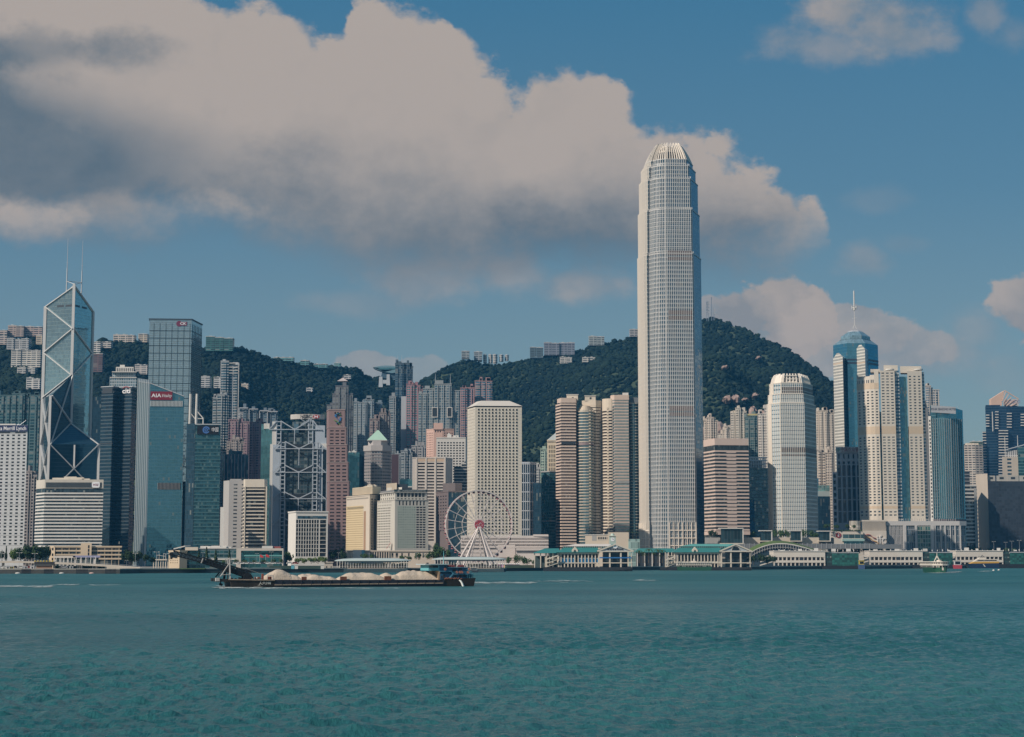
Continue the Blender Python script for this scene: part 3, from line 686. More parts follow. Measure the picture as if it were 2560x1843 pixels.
# ------------------------------------------------------------------ t
def t_aia():
    Y=1500;pl=fp([(347,34),(376,0),(461,3)],Y,34,965);t=thing('office_tower','bright teal glass tower with slanted top and red name board','building',base_of(pl))
    m=facade('aia_glass',(.12,.25,.30),(.10,.25,.32),1.5,3.1,.90,.86,metal=.80,rough=.04,tilt=.014,var=.10,plite=.02,wmetal=.5,wrough=.25)
    zl,zc,zr=PZ(953,Y+34),PZ(958,Y),PZ(990,Y);q=MB();zz=[zl,zc,zr,zr,zl];n=len(pl);d=0
    for i in range(n):
        a,b=pl[i],pl[(i+1) % n];l=math.dist(a,b);q.poly([(*a,GZ),(*b,GZ),(*b,zz[(i+1) % n]),(*a,zz[i])],[(d,GZ),(d+l,GZ),(d+l,zz[(i+1) % n]),(d,zz[i])]);d +=l
    q.poly([(*p,z) for p,z in zip(pl,zz)]);q.build('glass_wall',m,t)
    W=Wall(pl[0],pl[1]);fm=plain('fin_grey',(.50,.54,.55),.45,.05,metal=.2)
    for k in range(7):
        u=W.L*(k+.3)/6.6;MB().wbox(W,u,u+1.1,GZ,zl+(zc-zl)*k/7+2.2,0,1.6).build('fin',fm,t)
    W=Wall(pl[1],pl[2]);q=MB();u1=W.u_of(457,1008)
    MB().wbox(W,.3,u1,PZ(1016,Y),PZ(1002,Y),0,.2).build('louvre_back',DARK,t)
    for k in range(24): q.wbox(W,.3+u1*k/24,.3+u1*k/24+.75,PZ(1016,Y),PZ(1002,Y),.2,.7)
    q.build('louvre',fm,t);ua,ub=W.u_of(394,1215),W.u_of(452,1215);q=MB()
    MB().wbox(W,ua,ub,PZ(1224,Y),PZ(1207,Y),0,.2).build('louvre_back',DARK,t)
    for k in range(17): q.wbox(W,ua+(ub-ua)*k/17,ua+(ub-ua)*k/17+.3,PZ(1224,Y),PZ(1207,Y),.2,.5)
    q.build('louvre',GREY,t)
    u0,u1=W.u_of(376.5,990),W.u_of(431,990);sg=MB().wbox(W,u0,u1,PZ(1000,Y),PZ(979,Y),0,1.2).build('sign',plain('sign_red',(.20,.012,.025),.45,.05),t)
    text('lettering','AIA',W,u0+(u1-u0)*.27,PZ(989.5,Y),4.6,WTXT,sg,1.22,'CENTER',1.15,bold=.08);text('lettering','Vitality',W,u0+(u1-u0)*.73,PZ(989.5,Y),4.0,WTXT,sg,1.22,'CENTER',.82,shear=.35)
    MB().prism(fp([(457,4),(467,6)],Y,24,1205),GZ,PZ(1204,Y)).build('annex',GDARK,t)
    q=MB();W2=Wall(pl[0],pl[1])
    q.beam(W.pt(-.3,zc,.3),W.pt(W.L,zr,.3),.7);q.beam(W2.pt(0,zl,.3),W2.pt(W2.L,zc,.3),.7);q.build('roof_edge',STEEL,t)
t_aia()
def t_ckc():
    Y=1800;pl=fp([(374,0),(479,3),(505.5,44)],Y,6,810);t=thing('skyscraper','square pale glass skyscraper with dark grid lines and flat dark roof edge','building',base_of(pl))
    m=facade('ckc_glass',(.20,.27,.30),(.48,.60,.63),1.68,2.05,.92,.84,metal=.85,rough=.07,tilt=.008,var=.08,plite=.0,wmetal=.6,wrough=.3)
    zt=PZ(799,Y);MB().prism(pl,GZ,zt).build('glass_wall',m,t)
    for i,nu in ((0,7),(1,7)):
        W=Wall(pl[i],pl[i+1]);q=MB()
        for k in range(nu): q.wbox(W,W.L*(k+.75)/nu-.22,W.L*(k+.75)/nu+.22,GZ,zt-4,0,.3)
        z=zt-12
        k=0
        while z > 60: q.wbox(W,0,W.L,z-.28,z+.28,.0,.34);z -=8.05
        q.build('mullion_grid',plain('mullion_dark',(.03,.05,.06),.4,.05,metal=.4),t)
    MB().prism(offset(pl,.8),zt,zt+1.1).build('roof_edge',DARK,t)
    W=Wall(pl[0],pl[1]);u=W.u_of(456,809);z=PZ(809,Y)
    lg=MB().wpoly(W,[(u-3.4+3.0*math.cos(a),z+3.0*math.sin(a)) for a in [2*math.pi*i/18 for i in range(18)]],.2,.7).build('emblem',plain('maroon',(.16,.02,.06),.6),t)
    q=MB().wbox(W,u-2.8,u+5,z-2.0,z+2.0,.3,.75);q.build('emblem_plate',plain('maroon',(.16,.02,.06),.6),lg);text('emblem_mark','CK',W,u+.8,z,3.4,WTXT,lg,.8,'CENTER',1.4,bold=.1)
    q=MB()
    q.build('x',DARK,t)
t_ckc()
def t_ccb():
    Y=1470;pl=fp([(489,0),(552,2)],Y,26,1070);t=thing('office_tower','dark teal banded tower with a black board bearing a blue ring emblem','building',base_of(pl))
    m=facade('ccb_glass',(.05,.13,.15),(.04,.12,.15),1.5,3.05,.96,.66,metal=.6,rough=.07,tilt=.015,var=.35,plite=.06,lite=(.16,.26,.27),wmetal=.4,wrough=.3)
    zt=PZ(1062,Y);MB().prism(pl,GZ,zt).build('wall',m,t);q=MB();W=Wall(pl[0],pl[1])
    zs=np.arange(zt-12,10,-3.05);bands(t,pl,list(zs),.42,.35,plain('ccb_band',(.10,.20,.22),.4,.1,metal=.3),'floor_band')
    a=fp([(467,6),(488,4)],Y,20,1058);MB().prism(a,GZ,PZ(1058,Y)).build('core',GDARK,t)
    MB().prism(offset(pl,.4),zt,zt+.8).build('roof_edge',STEEL,t)
    u0,u1=W.u_of(493,1075),W.u_of(547,1075);sg=MB().wbox(W,u0,u1,PZ(1086,Y),PZ(1064,Y),0,.9).build('sign',plain('black_board',(.008,.008,.012),.4,.02),t)
    bl=plain('logo_blue',(.06,.16,.42),.5,.03);u,z=u0+(u1-u0)*.42,PZ(1075,Y);q=MB();n=30
    for i in range(n):
        a,b=math.radians(38+322*i/n-30),math.radians(38+322*(i+1)/n-30)
        q.poly([W.pt(u+r*math.cos(x),z+r*math.sin(x),1.0) for r,x in ((2.0,a),(3.1,a),(3.1,b),(2.0,b))])
    s=1.9;q.poly([W.pt(u+dx,z+dz,.97) for dx,dz in ((-s,0),(0,-s),(s,0),(0,s))]);q.build('emblem',bl,sg)
    MB().poly([W.pt(u+dx,z+dz,1.02) for dx,dz in ((-.8,0),(0,-.8),(.8,0),(0,.8))]).build('emblem_eye',plain('black_board',(0,0,0)),sg)
    text('lettering','中国',W,u0+(u1-u0)*.83,z,4.3,WTXT,sg,.95,'CENTER',.72)
    q=MB();P=lambda px,py: at(px,py,Y+6)
    for px in (474,490): q.tube((P(px,1060).x,Y+6,P(px,1060).z),(P(px,1060).x+.3,Y+6,P(px,985).z),1.0,1.0,8)
    q.tube(P(490,1025),P(508,1046),.5).tube(P(508,1046),P(508,1060),.5).tube(P(474,1030),P(490,1050),.4).tube(P(490,1047),P(508,1047),.35);q.build('roof_frame',WHITE,t)
t_ccb()
# ------------------------------------------------------------------ a
resi('apartment_tower','dark teal apartment tower with stacked pale balconies left of the prism skyscraper',[(-30,30,990,1),(30,62,986,3),(62,78,992,0),(76,100,990,2)],1900,(.10,.19,.21),(.03,.09,.11),3,fh=3.3,pu=4.2,fx=.6,fy=.62,metal=.4,plite=.25)
resi('apartment_tower','small grey block seen between the white tower and the striped block',[(60,92,1190,0),(62,80,1180,1)],1620,(.33,.30,.29),(.05,.05,.06),4,depth=20,fh=3.0,group=None)
def t_slim():
    t=resi('apartment_tower','slim white and glass apartment tower standing alone before the forest',[(552,572,905,3),(570,598,914,0)],2050,(.50,.53,.55),(.07,.15,.20),6,pu=6,fx=.75,fy=.7,fh=3.2,metal=.5)
    q=MB();W=Wall((PX(571,2048,914),2048),(PX(598,2048,914),2048))
    for y in (908,918,926,933): q.wbox(W,0,W.L,PZ(y,2048)-.4,PZ(y,2048)+.4,0,.6)
    q.wbox(W,W.L-.7,W.L,PZ(1060,2048),PZ(908,2048),0,.6);q.build('roof_frame',WHITE,t)
t_slim()
resi('apartment_tower','round fronted grey glass apartment tower at the foot of the slim tower',[(532,545,996,2),(543,562,988,4),(560,572,992,2)],1980,(.46,.50,.52),(.06,.13,.17),7,pu=3.4,fx=.8,fy=.62,fh=3.1,metal=.4)
for i,(a,b,y,lab) in enumerate(((597,620,1021,'leftmost of the low dark framed apartment slabs below the forest'),(622,645,1024,'second of the low dark framed apartment slabs below the forest'),(648,672,1028,'third low dark framed apartment slab with pale edges'),(668,694,1030,'low framed slab just left of the bank with the curved sign'))):
    t=resi('apartment_slab',lab,[(a,b,y,0)],2150,(.16,.21,.25),(.05,.10,.14),20+i,group='dark framed slabs below the forest',pu=3.,fx=.7,fy=.6)
    W=Wall((PX(a,2148,y),2148),(PX(b,2148,y),2148));q=MB().wbox(W,0,.9,20,PZ(y,2148)+1,0,.8).wbox(W,0,W.L,PZ(y,2148),PZ(y,2148)+1.1,0,.8);q.build('frame',STEEL,t)
resi('apartment_tower','wide mauve pink apartment tower behind the ribbed dark tower',[(541,560,1054,1),(560,596,1051,3),(596,624,1056,1)],2050,(.36,.25,.28),(.07,.07,.10),8,pu=3.0,fx=.5,fy=.5)
resi('apartment_tower','white topped block peeping over the mauve pink tower',[(570,607,1032,0)],2120,(.48,.50,.52),(.12,.16,.2),9,pu=5,fx=.4,fy=.4)
resi('apartment_tower','narrow pink apartment tower left of the bank service shafts',[(624,664,1057,0),(640,656,1054,2)],2080,(.40,.27,.29),(.07,.07,.1),10,pu=3.1,fx=.45,fy=.5)
resi('apartment_tower','small pale old block above the ribbed dark tower',[(567,608,1106,0),(578,600,1100,1)],1960,(.42,.38,.36),(.08,.09,.11),11,pu=2.8,fx=.5,fy=.5)
def t_ribbed():
    t,pl,z=block('office_tower','dark tower with thin vertical white ribs above the grey slit windowed block',[(556,5),(561,0),(622,2)],1850,24,1136,GDARK,rseed=3)
    W=Wall(pl[1],pl[2]);q=MB()
    for u in np.linspace(0,W.L-.5,8): q.wbox(W,u,u+.5,GZ,z+.3,0,.6)
    q.build('ribs',plain('mauve_rib',(.34,.28,.30),.7),t)
t_ribbed()
def t_slit():
    Y=1440;pl=fp([(559,12),(573,0),(610,1)],Y,28,1205);t=thing('office_block','grey block with slit windows joined to a pale wing of deep balconies','building',base_of(pl))
    zt=PZ(1201,Y);gm=plain('slit_grey',(.38,.37,.36),.75,.08);q=MB();W=Wall(pl[1],pl[2]);P=[]
    q.prism(pl,GZ,zt);q.build('wall',gm,t)
    for k in range(18):
        z=PZ(1212+9.05*k,Y)
        for a,b in ((583,592),(603,607)):
            u0,u1=W.u_of(a,1300),W.u_of(b,1300);P.append((W,(u0+u1)/2,z,u1-u0,1.05,.03))
    emit(t,P,PANE)
    b=fp([(611,-3),(614,-4.5),(660,-4.5),(667,0)],Y,26,1205);MB().prism(b,GZ,PZ(1217,Y)).build('glass_wall',facade('slit_dark',(.04,.035,.03),(.03,.03,.035),2.2,3.07,.9,.7,plite=.05),t)
    MB().prism(offset(b,.6),PZ(1219,Y),PZ(1199,Y)).build('parapet_wall',CREAM,t)
    zs=[PZ(1224+9.05*k,Y)-.5 for k in range(17)];bands(t,offset(b,-.2),[z for z in zs if z > GZ],.95,1.1,CREAM,'balcony')
    for px in (611.5,665): p=at(px,1300,Y-5.4);MB().box(p.x-.5,p.x+.5,p.y-.5,p.y+1.2,GZ,PZ(1217,Y)).build('pier',CREAM,t)
    add(t,[(575,5),(604,5)],Y,12,1201,1197,GREY,'roof_plant')
t_slit()
block('office_block','narrow pale slab standing in front of the grey slit windowed block',[(551,0),(560,0)],1400,20,1268,WHITE,rseed=None)
# ------------------------------------------------------------------ b
def t_bank():
    Y=1620;S1=STEEL;st=plain('bank_steel',(.40,.45,.50),.5,.06,metal=.2);pn=plain('bank_panel',(.36,.42,.48),.6,.06);s=Y/F
    x=(PX(680,Y)+PX(816,Y))/2;t=thing('bank_tower','grey bank tower hung from exposed ladder masts and suspension trusses','building',(x,Y+20,GZ))
    g=facade('bank_glass',(.06,.08,.09),(.035,.06,.07),3.3,3.95,.86,.80,metal=.35,rough=.1,tilt=.02,var=.6,lite=(.22,.26,.25),plite=.16)
    tg=glass('bank_teal',(.10,.24,.26),2.,3.95,metal=.4)
    add(t,[(699,5),(797,5)],Y,26,None,1122,g,'front_block',1200);add(t,[(690,32),(800,32)],Y,22,None,1076,g,'rear_block',1120)
    add(t,[(681,1),(699,1)],Y,16,None,1112,pn,'service_core',1200);add(t,[(674,3),(680.5,3)],Y,12,None,1110,WHITE,'lift_shaft',1200)
    add(t,[(797,2),(806.5,2)],Y,14,None,1117,pn,'service_core',1200);add(t,[(806,6),(816,6)],Y,16,None,1124,g,'stair_bay',1200)
    add(t,[(662,30),(692,30)],Y,16,None,1066,tg,'side_block',1200);add(t,[(651,40),(664,40)],Y,12,None,1052,tg,'side_block',1200)
    add(t,[(680,28),(691,28)],Y,10,None,1048,WHITE,'service_core',1100);add(t,[(660,33),(674,33)],Y,8,1066,1052,WHITE,'roof_plant')
    add(t,[(788,28),(812,28)],Y,12,None,1058,pn,'service_core',1100);add(t,[(798,8),(816,8)],Y,10,1124,1093,pn,'plant_module');add(t,[(800,6),(817,6)],Y,10,1124,1108,WHITE,'plant_module')
    def mast(pa,pb,ytop,dy):
        q=MB();z1=PZ(ytop,Y+dy);xa,xb=PX(pa,Y+dy,ytop),PX(pb,Y+dy,ytop)
        for xx in (xa,xb): q.tube((xx,Y+dy,GZ),(xx,Y+dy,z1),.55,.55,7)
        z=z1-1
        while z > GZ: q.beam((xa,Y+dy,z),(xb,Y+dy,z),.6,.85);z -=3.95
        for xx in (xa,xb): q.tube((xx,Y+dy+4,GZ),(xx,Y+dy+4,z1),.5,.5,6)
        q.build('ladder_mast',st,t);return xa,xb
    def truss(L,R,xo0,xo1,ypk,ych,dy):
        zt,zc=PZ(ypk,Y+dy),PZ(ych,Y+dy);y=Y+dy-.7;q=MB();mid=(L[1]+R[0])/2
        q.beam((L[1],y,zt),(mid,y,zc),.95).beam((R[0],y,zt),(mid,y,zc),.95).beam((L[0],y,zt),(xo0,y,zc),.95).beam((R[1],y,zt),(xo1,y,zc-.8),.95).beam((xo0,y,zc),(xo1,y,zc),.8)
        q.tube((mid,y-.6,zc),(mid,y+.6,zc),1.1,1.1,10).build('truss',st,t);return mid,zc
    L=mast(702.5,713.5,1104,0);R=mast(783,794,1105,0);xo0,xo1=PX(682,Y),PX(816,Y);lv=[(1104,1122),(1163,1181),(1230,1247),(1296,1313)]
    for k,(a,b) in enumerate(lv):
        mid,zc=truss(L,R,xo0,xo1,a,b,0)
        MB().tube((mid,Y-.7,zc),(mid,Y-.7,zc-16),.45).build('hanger',st,t);MB().tube((xo1,Y-.7,zc-.8),(xo1,Y-.7,zc-24),.4).build('hanger',st,t)
        MB().box(L[1]+.8,R[0]-.8,Y+3.2,Y+5.2,zc+1,zc+4.6).build('refuge_floor',plain('bank_dark',(.015,.02,.025),.5),t)
    L2=mast(692,703,1052,28);R2=mast(772,782.5,1050,28);mid,zc=truss(L2,R2,PX(670,Y+28),PX(802,Y+28),1053,1074,28);MB().tube((mid,Y+27,zc),(mid,Y+27,zc-14),.45).build('hanger',st,t)
    q=MB()
    for px in (777,783): q.beam(at(px,1050,Y+28),at(776 if px==777 else 790,1060,Y+28),.5)
    a=at(777,1046,Y+28);q.beam(a,at(769,1066,Y+28),.6).beam(a,at(786,1066,Y+28),.6).beam(a,at(752,1062,Y+28),.5).beam(at(750,1046,Y+28),at(770,1060,Y+28),.5);q.build('roof_frame',st,t)
    cx,cy,r=PX(768.5,Y+50,1040),Y+50,(811-726)/2*(Y+40)/F*1.0;z0,z1=PZ(1047,Y+40),PZ(1035,Y+40)
    add(t,[(731,40),(800,40)],Y,14,1076,1046,g,'roof_house');add(t,[(735,36),(747,36)],Y,10,1080,1047,glass('bank_tube',(.12,.2,.25),2,4),'stair_tube')
    pts=[(cx+r*math.cos(b),cy+r*.45*math.sin(b)) for b in [math.pi+math.pi*i/26 for i in range(27)]]+[(cx+r,cy+3),(cx-r,cy+3)]
    sg=MB().prism(pts,z0,z1).build('sign',plain('sign_cream',(.50,.47,.43),.6,.05),t)
    W=Wall((cx-2,cy-r*.45),(cx+14,cy-r*.45+1.6));text('lettering','HSBC',W,1.6,(z0+z1)/2,4.8,plain('sign_black',(.02,.02,.025),.5,.02),sg,.45,'CENTER',.95,bold=.06)
    u,z,h,w=11.4,(z0+z1)/2,1.75,3.4;rd=MB();wh=MB()
    wh.wbox(W,u-w/2,u+w/2,z-h,z+h,.3,.5)
    for sx in (-1,1):
        rd.poly([W.pt(u+sx*w/2,z-h*sx,.55),W.pt(u+sx*w,z,.55),W.pt(u+sx*w/2,z+h*sx,.55)])
    rd.poly([W.pt(u-w/2,z-h,.55),W.pt(u+w/2,z-h,.55),W.pt(u,z,.55)]);rd.poly([W.pt(u+w/2,z+h,.55),W.pt(u-w/2,z+h,.55),W.pt(u,z,.55)])
    wh.build('emblem_ground',WTXT,sg);rd.build('emblem',RED,sg)
    for a,b,y in ((726,742,1030),(738,756,1025),(752,765,1028)): add(t,[(a,48),(b,48)],Y,6,1036,y,WHITE,'roof_plant')
t_bank()
# ------------------------------------------------------------------ l
def t_cityhall():
    Y=1180;pl=fp([(721,18),(740,0),(820,4)],Y,20,1285);t=thing('office_block','low white block with a blank bright side wall and gridded front, on the shore','building',base_of(pl))
    zt=PZ(1281,Y);wh=plain('cityhall_white',(.62,.60,.56),.8,.06);W=Wall(pl[1],pl[2]);q=MB();b=MB().prism(pl,GZ,zt);b.Fc.pop(1);b.U.pop(1);q.V,q.Fc,q.U=b.V,b.Fc,b.U;P=[]
    zg0,zg1=PZ(1392,Y),PZ(1299,Y);uw=W.L*.735
    W1,W2=Wall(W.xy(0),W.xy(uw)),Wall(W.xy(uw),W.xy(W.L));lattice(q,W1,zg0,zg1,9,9,.76,.88,.55,.0,.2,P);lattice(q,W2,zg0,zg1,1,9,.9,.88,.55,.2,.9,P)
    q.wquad(W,0,W.L,GZ,zg0);q.wquad(W,0,W.L,zg1,zt);q.build('wall',wh,t);emit(t,P,PANE,limit=100)
    MB().wbox(W,1.0,W.L-1,PZ(1297,Y),PZ(1290,Y),0,.06).build('top_window',PANEB,t);MB().prism(offset(pl,.45),zt,zt+.9).build('roof_slab',wh,t)
t_cityhall()
# ------------------------------------------------------------------ b
def t_brown():
    Y=1560;t=thing('bank_tower','reddish brown stepped tower with a blue and green ribbon emblem','building',(PX(845,Y),Y+14,GZ));m=plain('brown_granite',(.25,.17,.165),.7,.1);P=[]
    tiers=[(822,872,1205,1372,-4),(822,869.5,1157,1205,-2),(822,867,1113,1157,0),(822,865,1069,1113,2),(822,862,1025,1069,3)]
    for a,b,y1,y0,dy in tiers:
        pl=fp([(a-5,dy+16),(a,dy),(b,dy),(b+3,dy+14)],Y,12,y1);z0=GZ if y0==1372 else PZ(y0,Y);z1=PZ(y1,Y);q=MB();bb=MB().prism(pl,z0,z1);bb.Fc.pop(1);bb.U.pop(1);q.V,q.Fc,q.U=bb.V,bb.Fc,bb.U
        W=Wall(pl[1],pl[2]);top=y1==1025
        if top: q.wquad(W,0,W.L,z0,z1)
        else:
            n=max(1,round((z1-z0-1.5)/3.1));lattice(q,W,z0,z1-1.5,3,n,.66,.40,.5,.4,.4,P);q.wquad(W,0,W.L,z1-1.5,z1)
        q.build('wall',m,t);MB().prism(offset(pl,.35),z1,z1+.8).build('cornice',plain('brown_trim',(.32,.25,.24),.7),t)
        if top:
            for k in range(3): MB().wbox(W,W.L*(.36+.17*k),W.L*(.36+.17*k)+1.3,z1-3.6,z1-1.6,0,.05).build('window',PANEBR,t)
            u,z=W.L*.56,PZ(1047,Y);e=t
            def rib(pts,w,mm,o):
                q=MB()
                for (u0,v0),(u1,v1) in zip(pts[:-1],pts[1:]): q.beam(W.pt(u+u0,z+v0,o),W.pt(u+u1,z+v1,o),w,.4)
                q.build('emblem',mm,t)
            b1=plain('ribbon_blue',(.03,.15,.36),.5,.03);g1=plain('ribbon_green',(.10,.36,.07),.5,.03)
            rib([(1.6,5.4),(-1.6,4.2),(-2.2,2.2),(-.4,.2),(1.9,-1.6)],1.9,b1,.6);rib([(-3.0,-1.2),(-.6,-2.2),(2.6,-5.2)],2.0,g1,.7);rib([(2.8,1.5),(2.2,-1.8),(-1.2,-4.4)],1.5,b1,.4);rib([(-1.0,5.6),(2.8,3.6)],1.2,g1,.45)
    emit(t,P,PANEBR)
    block('office_tower','navy tower slotted behind the brown stepped tower',[(806,0),(824,0)],1720,20,1120,GDARK)
t_brown()
def t_yellow():
    Y=1450;pl=fp([(866,46),(924.5,0),(950,22)],Y,24,1240);t=thing('hotel','yellowish hotel block with fine window rows and a ribbed penthouse','building',base_of(pl))
    ym=plain('yellow_tile',(.60,.49,.31),.8,.06);cm=plain('hotel_cream',(.56,.50,.42),.8,.06);z1,z0=PZ(1239,Y),PZ(1375,Y);q=MB();bb=MB().prism(pl,GZ,z1)
    for i in (0,0): bb.Fc.pop(i);bb.U.pop(i)
    q.V,q.Fc,q.U=bb.V,bb.Fc,bb.U;q.V=list(q.V);P=[];PY=[]
    W=Wall(pl[0],pl[1]);W2=Wall(pl[1],pl[2]);y=MB();ue=W.L*.74
    Wy=Wall(W.xy(0),W.xy(ue));lattice(y,Wy,z0,z1-8,26,20,.5,.34,.35,.5,.2,PY);y.build('tiled_wall',ym,t)
    q.wquad(W,ue,W.L,GZ,z1);q.wquad(W,0,ue,GZ,z0);q.wquad(W,0,ue,z1-8,z1);lattice(q,W2,z0,z1-2,3,20,.58,.62,.7,2.2,.3,P,.5);q.wquad(W2,0,W2.L,GZ,z0);q.wquad(W2,0,W2.L,z1-2,z1);q.build('wall',cm,t)
    MB().wbox(W,ue+1,ue+5.5,z0,z1-13,0,.1).build('brown_panel',plain('brown_tile',(.34,.22,.14),.8,.15,.5),t);g=MB()
    for k in range(44): g.wbox(W,1.5+k*(W.L-4)/44,1.9+k*(W.L-4)/44,z1-2.6,z1-1.4,0,.06)
    for k in range(38): g.wbox(W,3+k*(ue-2)/38,3.4+k*(ue-2)/38,z1-10.4,z1-9.2,.0,.06)
    g.build('attic_openings',DARK,t)
    emit(t,P,PANE);emit(t,PY,pane_mat('amber_pane',(.09,.065,.035),lite=(.3,.24,.14),plite=.2,metal=.05),'small_window',100)
    MB().prism(offset(pl,.5),z1,z1+.8).build('cornice',cm,t);pp=fp([(884,44),(931,6),(950,20)],Y,14,1220);MB().prism(pp,z1+.8,z1+1.6).build('shadow_gap',DARK,t)
    MB().prism(offset(pp,.8),z1+1.6,PZ(1215,Y)).build('penthouse',plain('penthouse_cream',(.58,.50,.36),.8),t);Wp=Wall(*offset(pp,.8)[:2]);g=MB()
    for k in range(30): g.wbox(Wp,k*Wp.L/30,k*Wp.L/30+.35,z1+1.8,PZ(1216,Y),0,.35)
    g.build('penthouse_ribs',cm,t);p=at(922,1212,Y+20);q=MB();
    for i in range(8):
        a,b=math.pi/2*i/8,math.pi/2*(i+1)/8;q.prism(circ(p.x,p.y,1.6*math.cos(a),10),PZ(1215,Y)+1.7*math.sin(a),PZ(1215,Y)+1.7*math.sin(b),top=circ(p.x,p.y,max(.05,1.6*math.cos(b)),10))
    q.build('radome',WHITE,t);roofbits(t,pp,PZ(1215,Y),cm,5,4,2.2)
t_yellow()
def t_mandarin():
    Y=1420;pl=fp([(943,34),(987.5,0),(1071,9)],Y,26,1260);t=thing('hotel','pale stone hotel block with a dark name frieze and a fan emblem','building',base_of(pl));cm=plain('mandarin_stone',(.50,.48,.43),.8,.07)
    z0,zs,zt=PZ(1371,Y),PZ(1250,Y),PZ(1231.5,Y);W,W2=Wall(pl[0],pl[1]),Wall(pl[1],pl[2]);q=MB();P=[];bb=MB().prism(pl,GZ,zs);bb.Fc.pop(0);bb.U.pop(0);bb.Fc.pop(0);bb.U.pop(0);q.V,q.Fc,q.U=bb.V,bb.Fc,bb.U
    lattice(q,W,z0,PZ(1266,Y),8,16,.58,.44,.5,.3,W.L*.24,P);lattice(q,W,PZ(1266,Y),zs,8,2,.35,.38,.5,2.,W.L*.18,P);q.wquad(W,0,W.L,GZ,z0)
    ua,ub=W2.u_of(993.5,1310),W2.u_of(1040,1310);u3=W2.u_of(1065,1310);q.wquad(W2,0,ua,GZ,zs);q.wquad(W2,u3,W2.L,GZ,zs);zr=PZ(1265,Y)
    Wn,Wm,Wt=Wall(W2.xy(ua),W2.xy(ub)),Wall(W2.xy(ub),W2.xy(u3)),Wall(W2.xy(ua),W2.xy(u3));PN=[]
    n=MB();lattice(n,Wn,z0,zr,8,17,.42,.34,.3,.3,.2,PN);r=random.Random(4);PN=[p for p in PN if r.random() < .72];n.build('netted_wall',plain('net_green',(.38,.43,.38),.85,.06),t)
    lattice(q,Wm,z0,zr,3,17,.86,.58,.5,.1,.1,P);lattice(q,Wt,zr,zs,8,1,.44,.74,.5,.3,.3,P);q.wquad(W2,ua,u3,GZ,z0);q.build('wall',cm,t);MB().wquad(Wn,0,Wn.L,z0,zr,-.32).build('net_backing',plain('net_green2',(.30,.34,.31),.9),t)
    emit(t,P,PANE);emit(t,PN,pane_mat('net_pane',(.06,.08,.08)),'torn_window',100)
    up=fp([(951,36),(987.5,2),(1066,10)],Y,20,1240);q=MB();P=[];U1,U2=Wall(up[0],up[1]),Wall(up[1],up[2]);zf=PZ(1231,Y);bb=MB().prism(up,zs,zf);bb.Fc.pop(0);bb.U.pop(0);bb.Fc.pop(0);bb.U.pop(0);q.V,q.Fc,q.U=bb.V,bb.Fc,bb.U
    lattice(q,U1,zs,zf,7,2,.4,.5,.5,.5,.8,P);lattice(q,U2,zs+2.2,zf,8,1,.72,.80,.6,1.2,1.0,P);lattice(q,U2,zs,zs+2.2,8,1,.5,.38,.5,1.2,1.,P);q.build('upper_wall',cm,t);emit(t,P,PANE,'upper_window')
    MB().prism(offset(pl,.4),zs,zs+.35).build('cornice',cm,t);sp=offset(up,.9);MB().prism(sp,zf,zf+.5).build('cornice',cm,t)
    fm=plain('frieze_green',(.03,.055,.06),.6,.05);S1,S2=Wall(sp[0],sp[1]),Wall(sp[1],sp[2]);sg=MB().wbox(S2,0,S2.L,zf+.5,PZ(1223.5,Y),-1,-.2).build('sign',fm,t);MB().wbox(S1,2,S1.L-.3,zf+.5,PZ(1224.5,Y),-1,-.2).build('sign',plain('frieze_grey',(.2,.2,.2),.6),t)
    tm=plain('frieze_letters',(.40,.42,.42),.5,.03);zc=zf+1.35;text('lettering','MANDARIN ORIENTAL',S2,S2.L*.60,zc,1.95,tm,sg,.0,'CENTER',1.0);text('lettering','MANDARIN',S1,S1.L*.58,zc-.05,1.7,tm,t,.0,'CENTER',1.0)
    q=MB();u=S2.L*.135
    for k in range(9): a=math.radians(12+156*k/8);q.beam(S2.pt(u,zc-.7,-.1),S2.pt(u+1.7*math.cos(a),zc-.7+1.5*math.sin(a),-.1),.34,.1)
    q.build('fan_emblem',tm,sg);add(t,[(966,26),(992,10)],Y,12,1226,1206,plain('plant_beige',(.42,.36,.28),.8),'roof_house');add(t,[(968,22),(1005,8)],Y,14,1232,1217,cm,'roof_house');add(t,[(992,14),(1018,14)],Y,10,1230,1209,DARK,'roof_plant');add(t,[(1005,12),(1030,12)],Y,8,1230,1217,DARK,'roof_plant');add(t,[(1020,14),(1030,14)],Y,5,1228,1214,WHITE,'water_tank')
    fl=at(968,1366,Y+12);MB().beam((fl.x,fl.y-8,fl.z-2),(fl.x+3.5,fl.y-8,fl.z+3),2.5,.2).build('red_banner',plain('banner_red',(.5,.10,.08),.8),t)
t_mandarin()
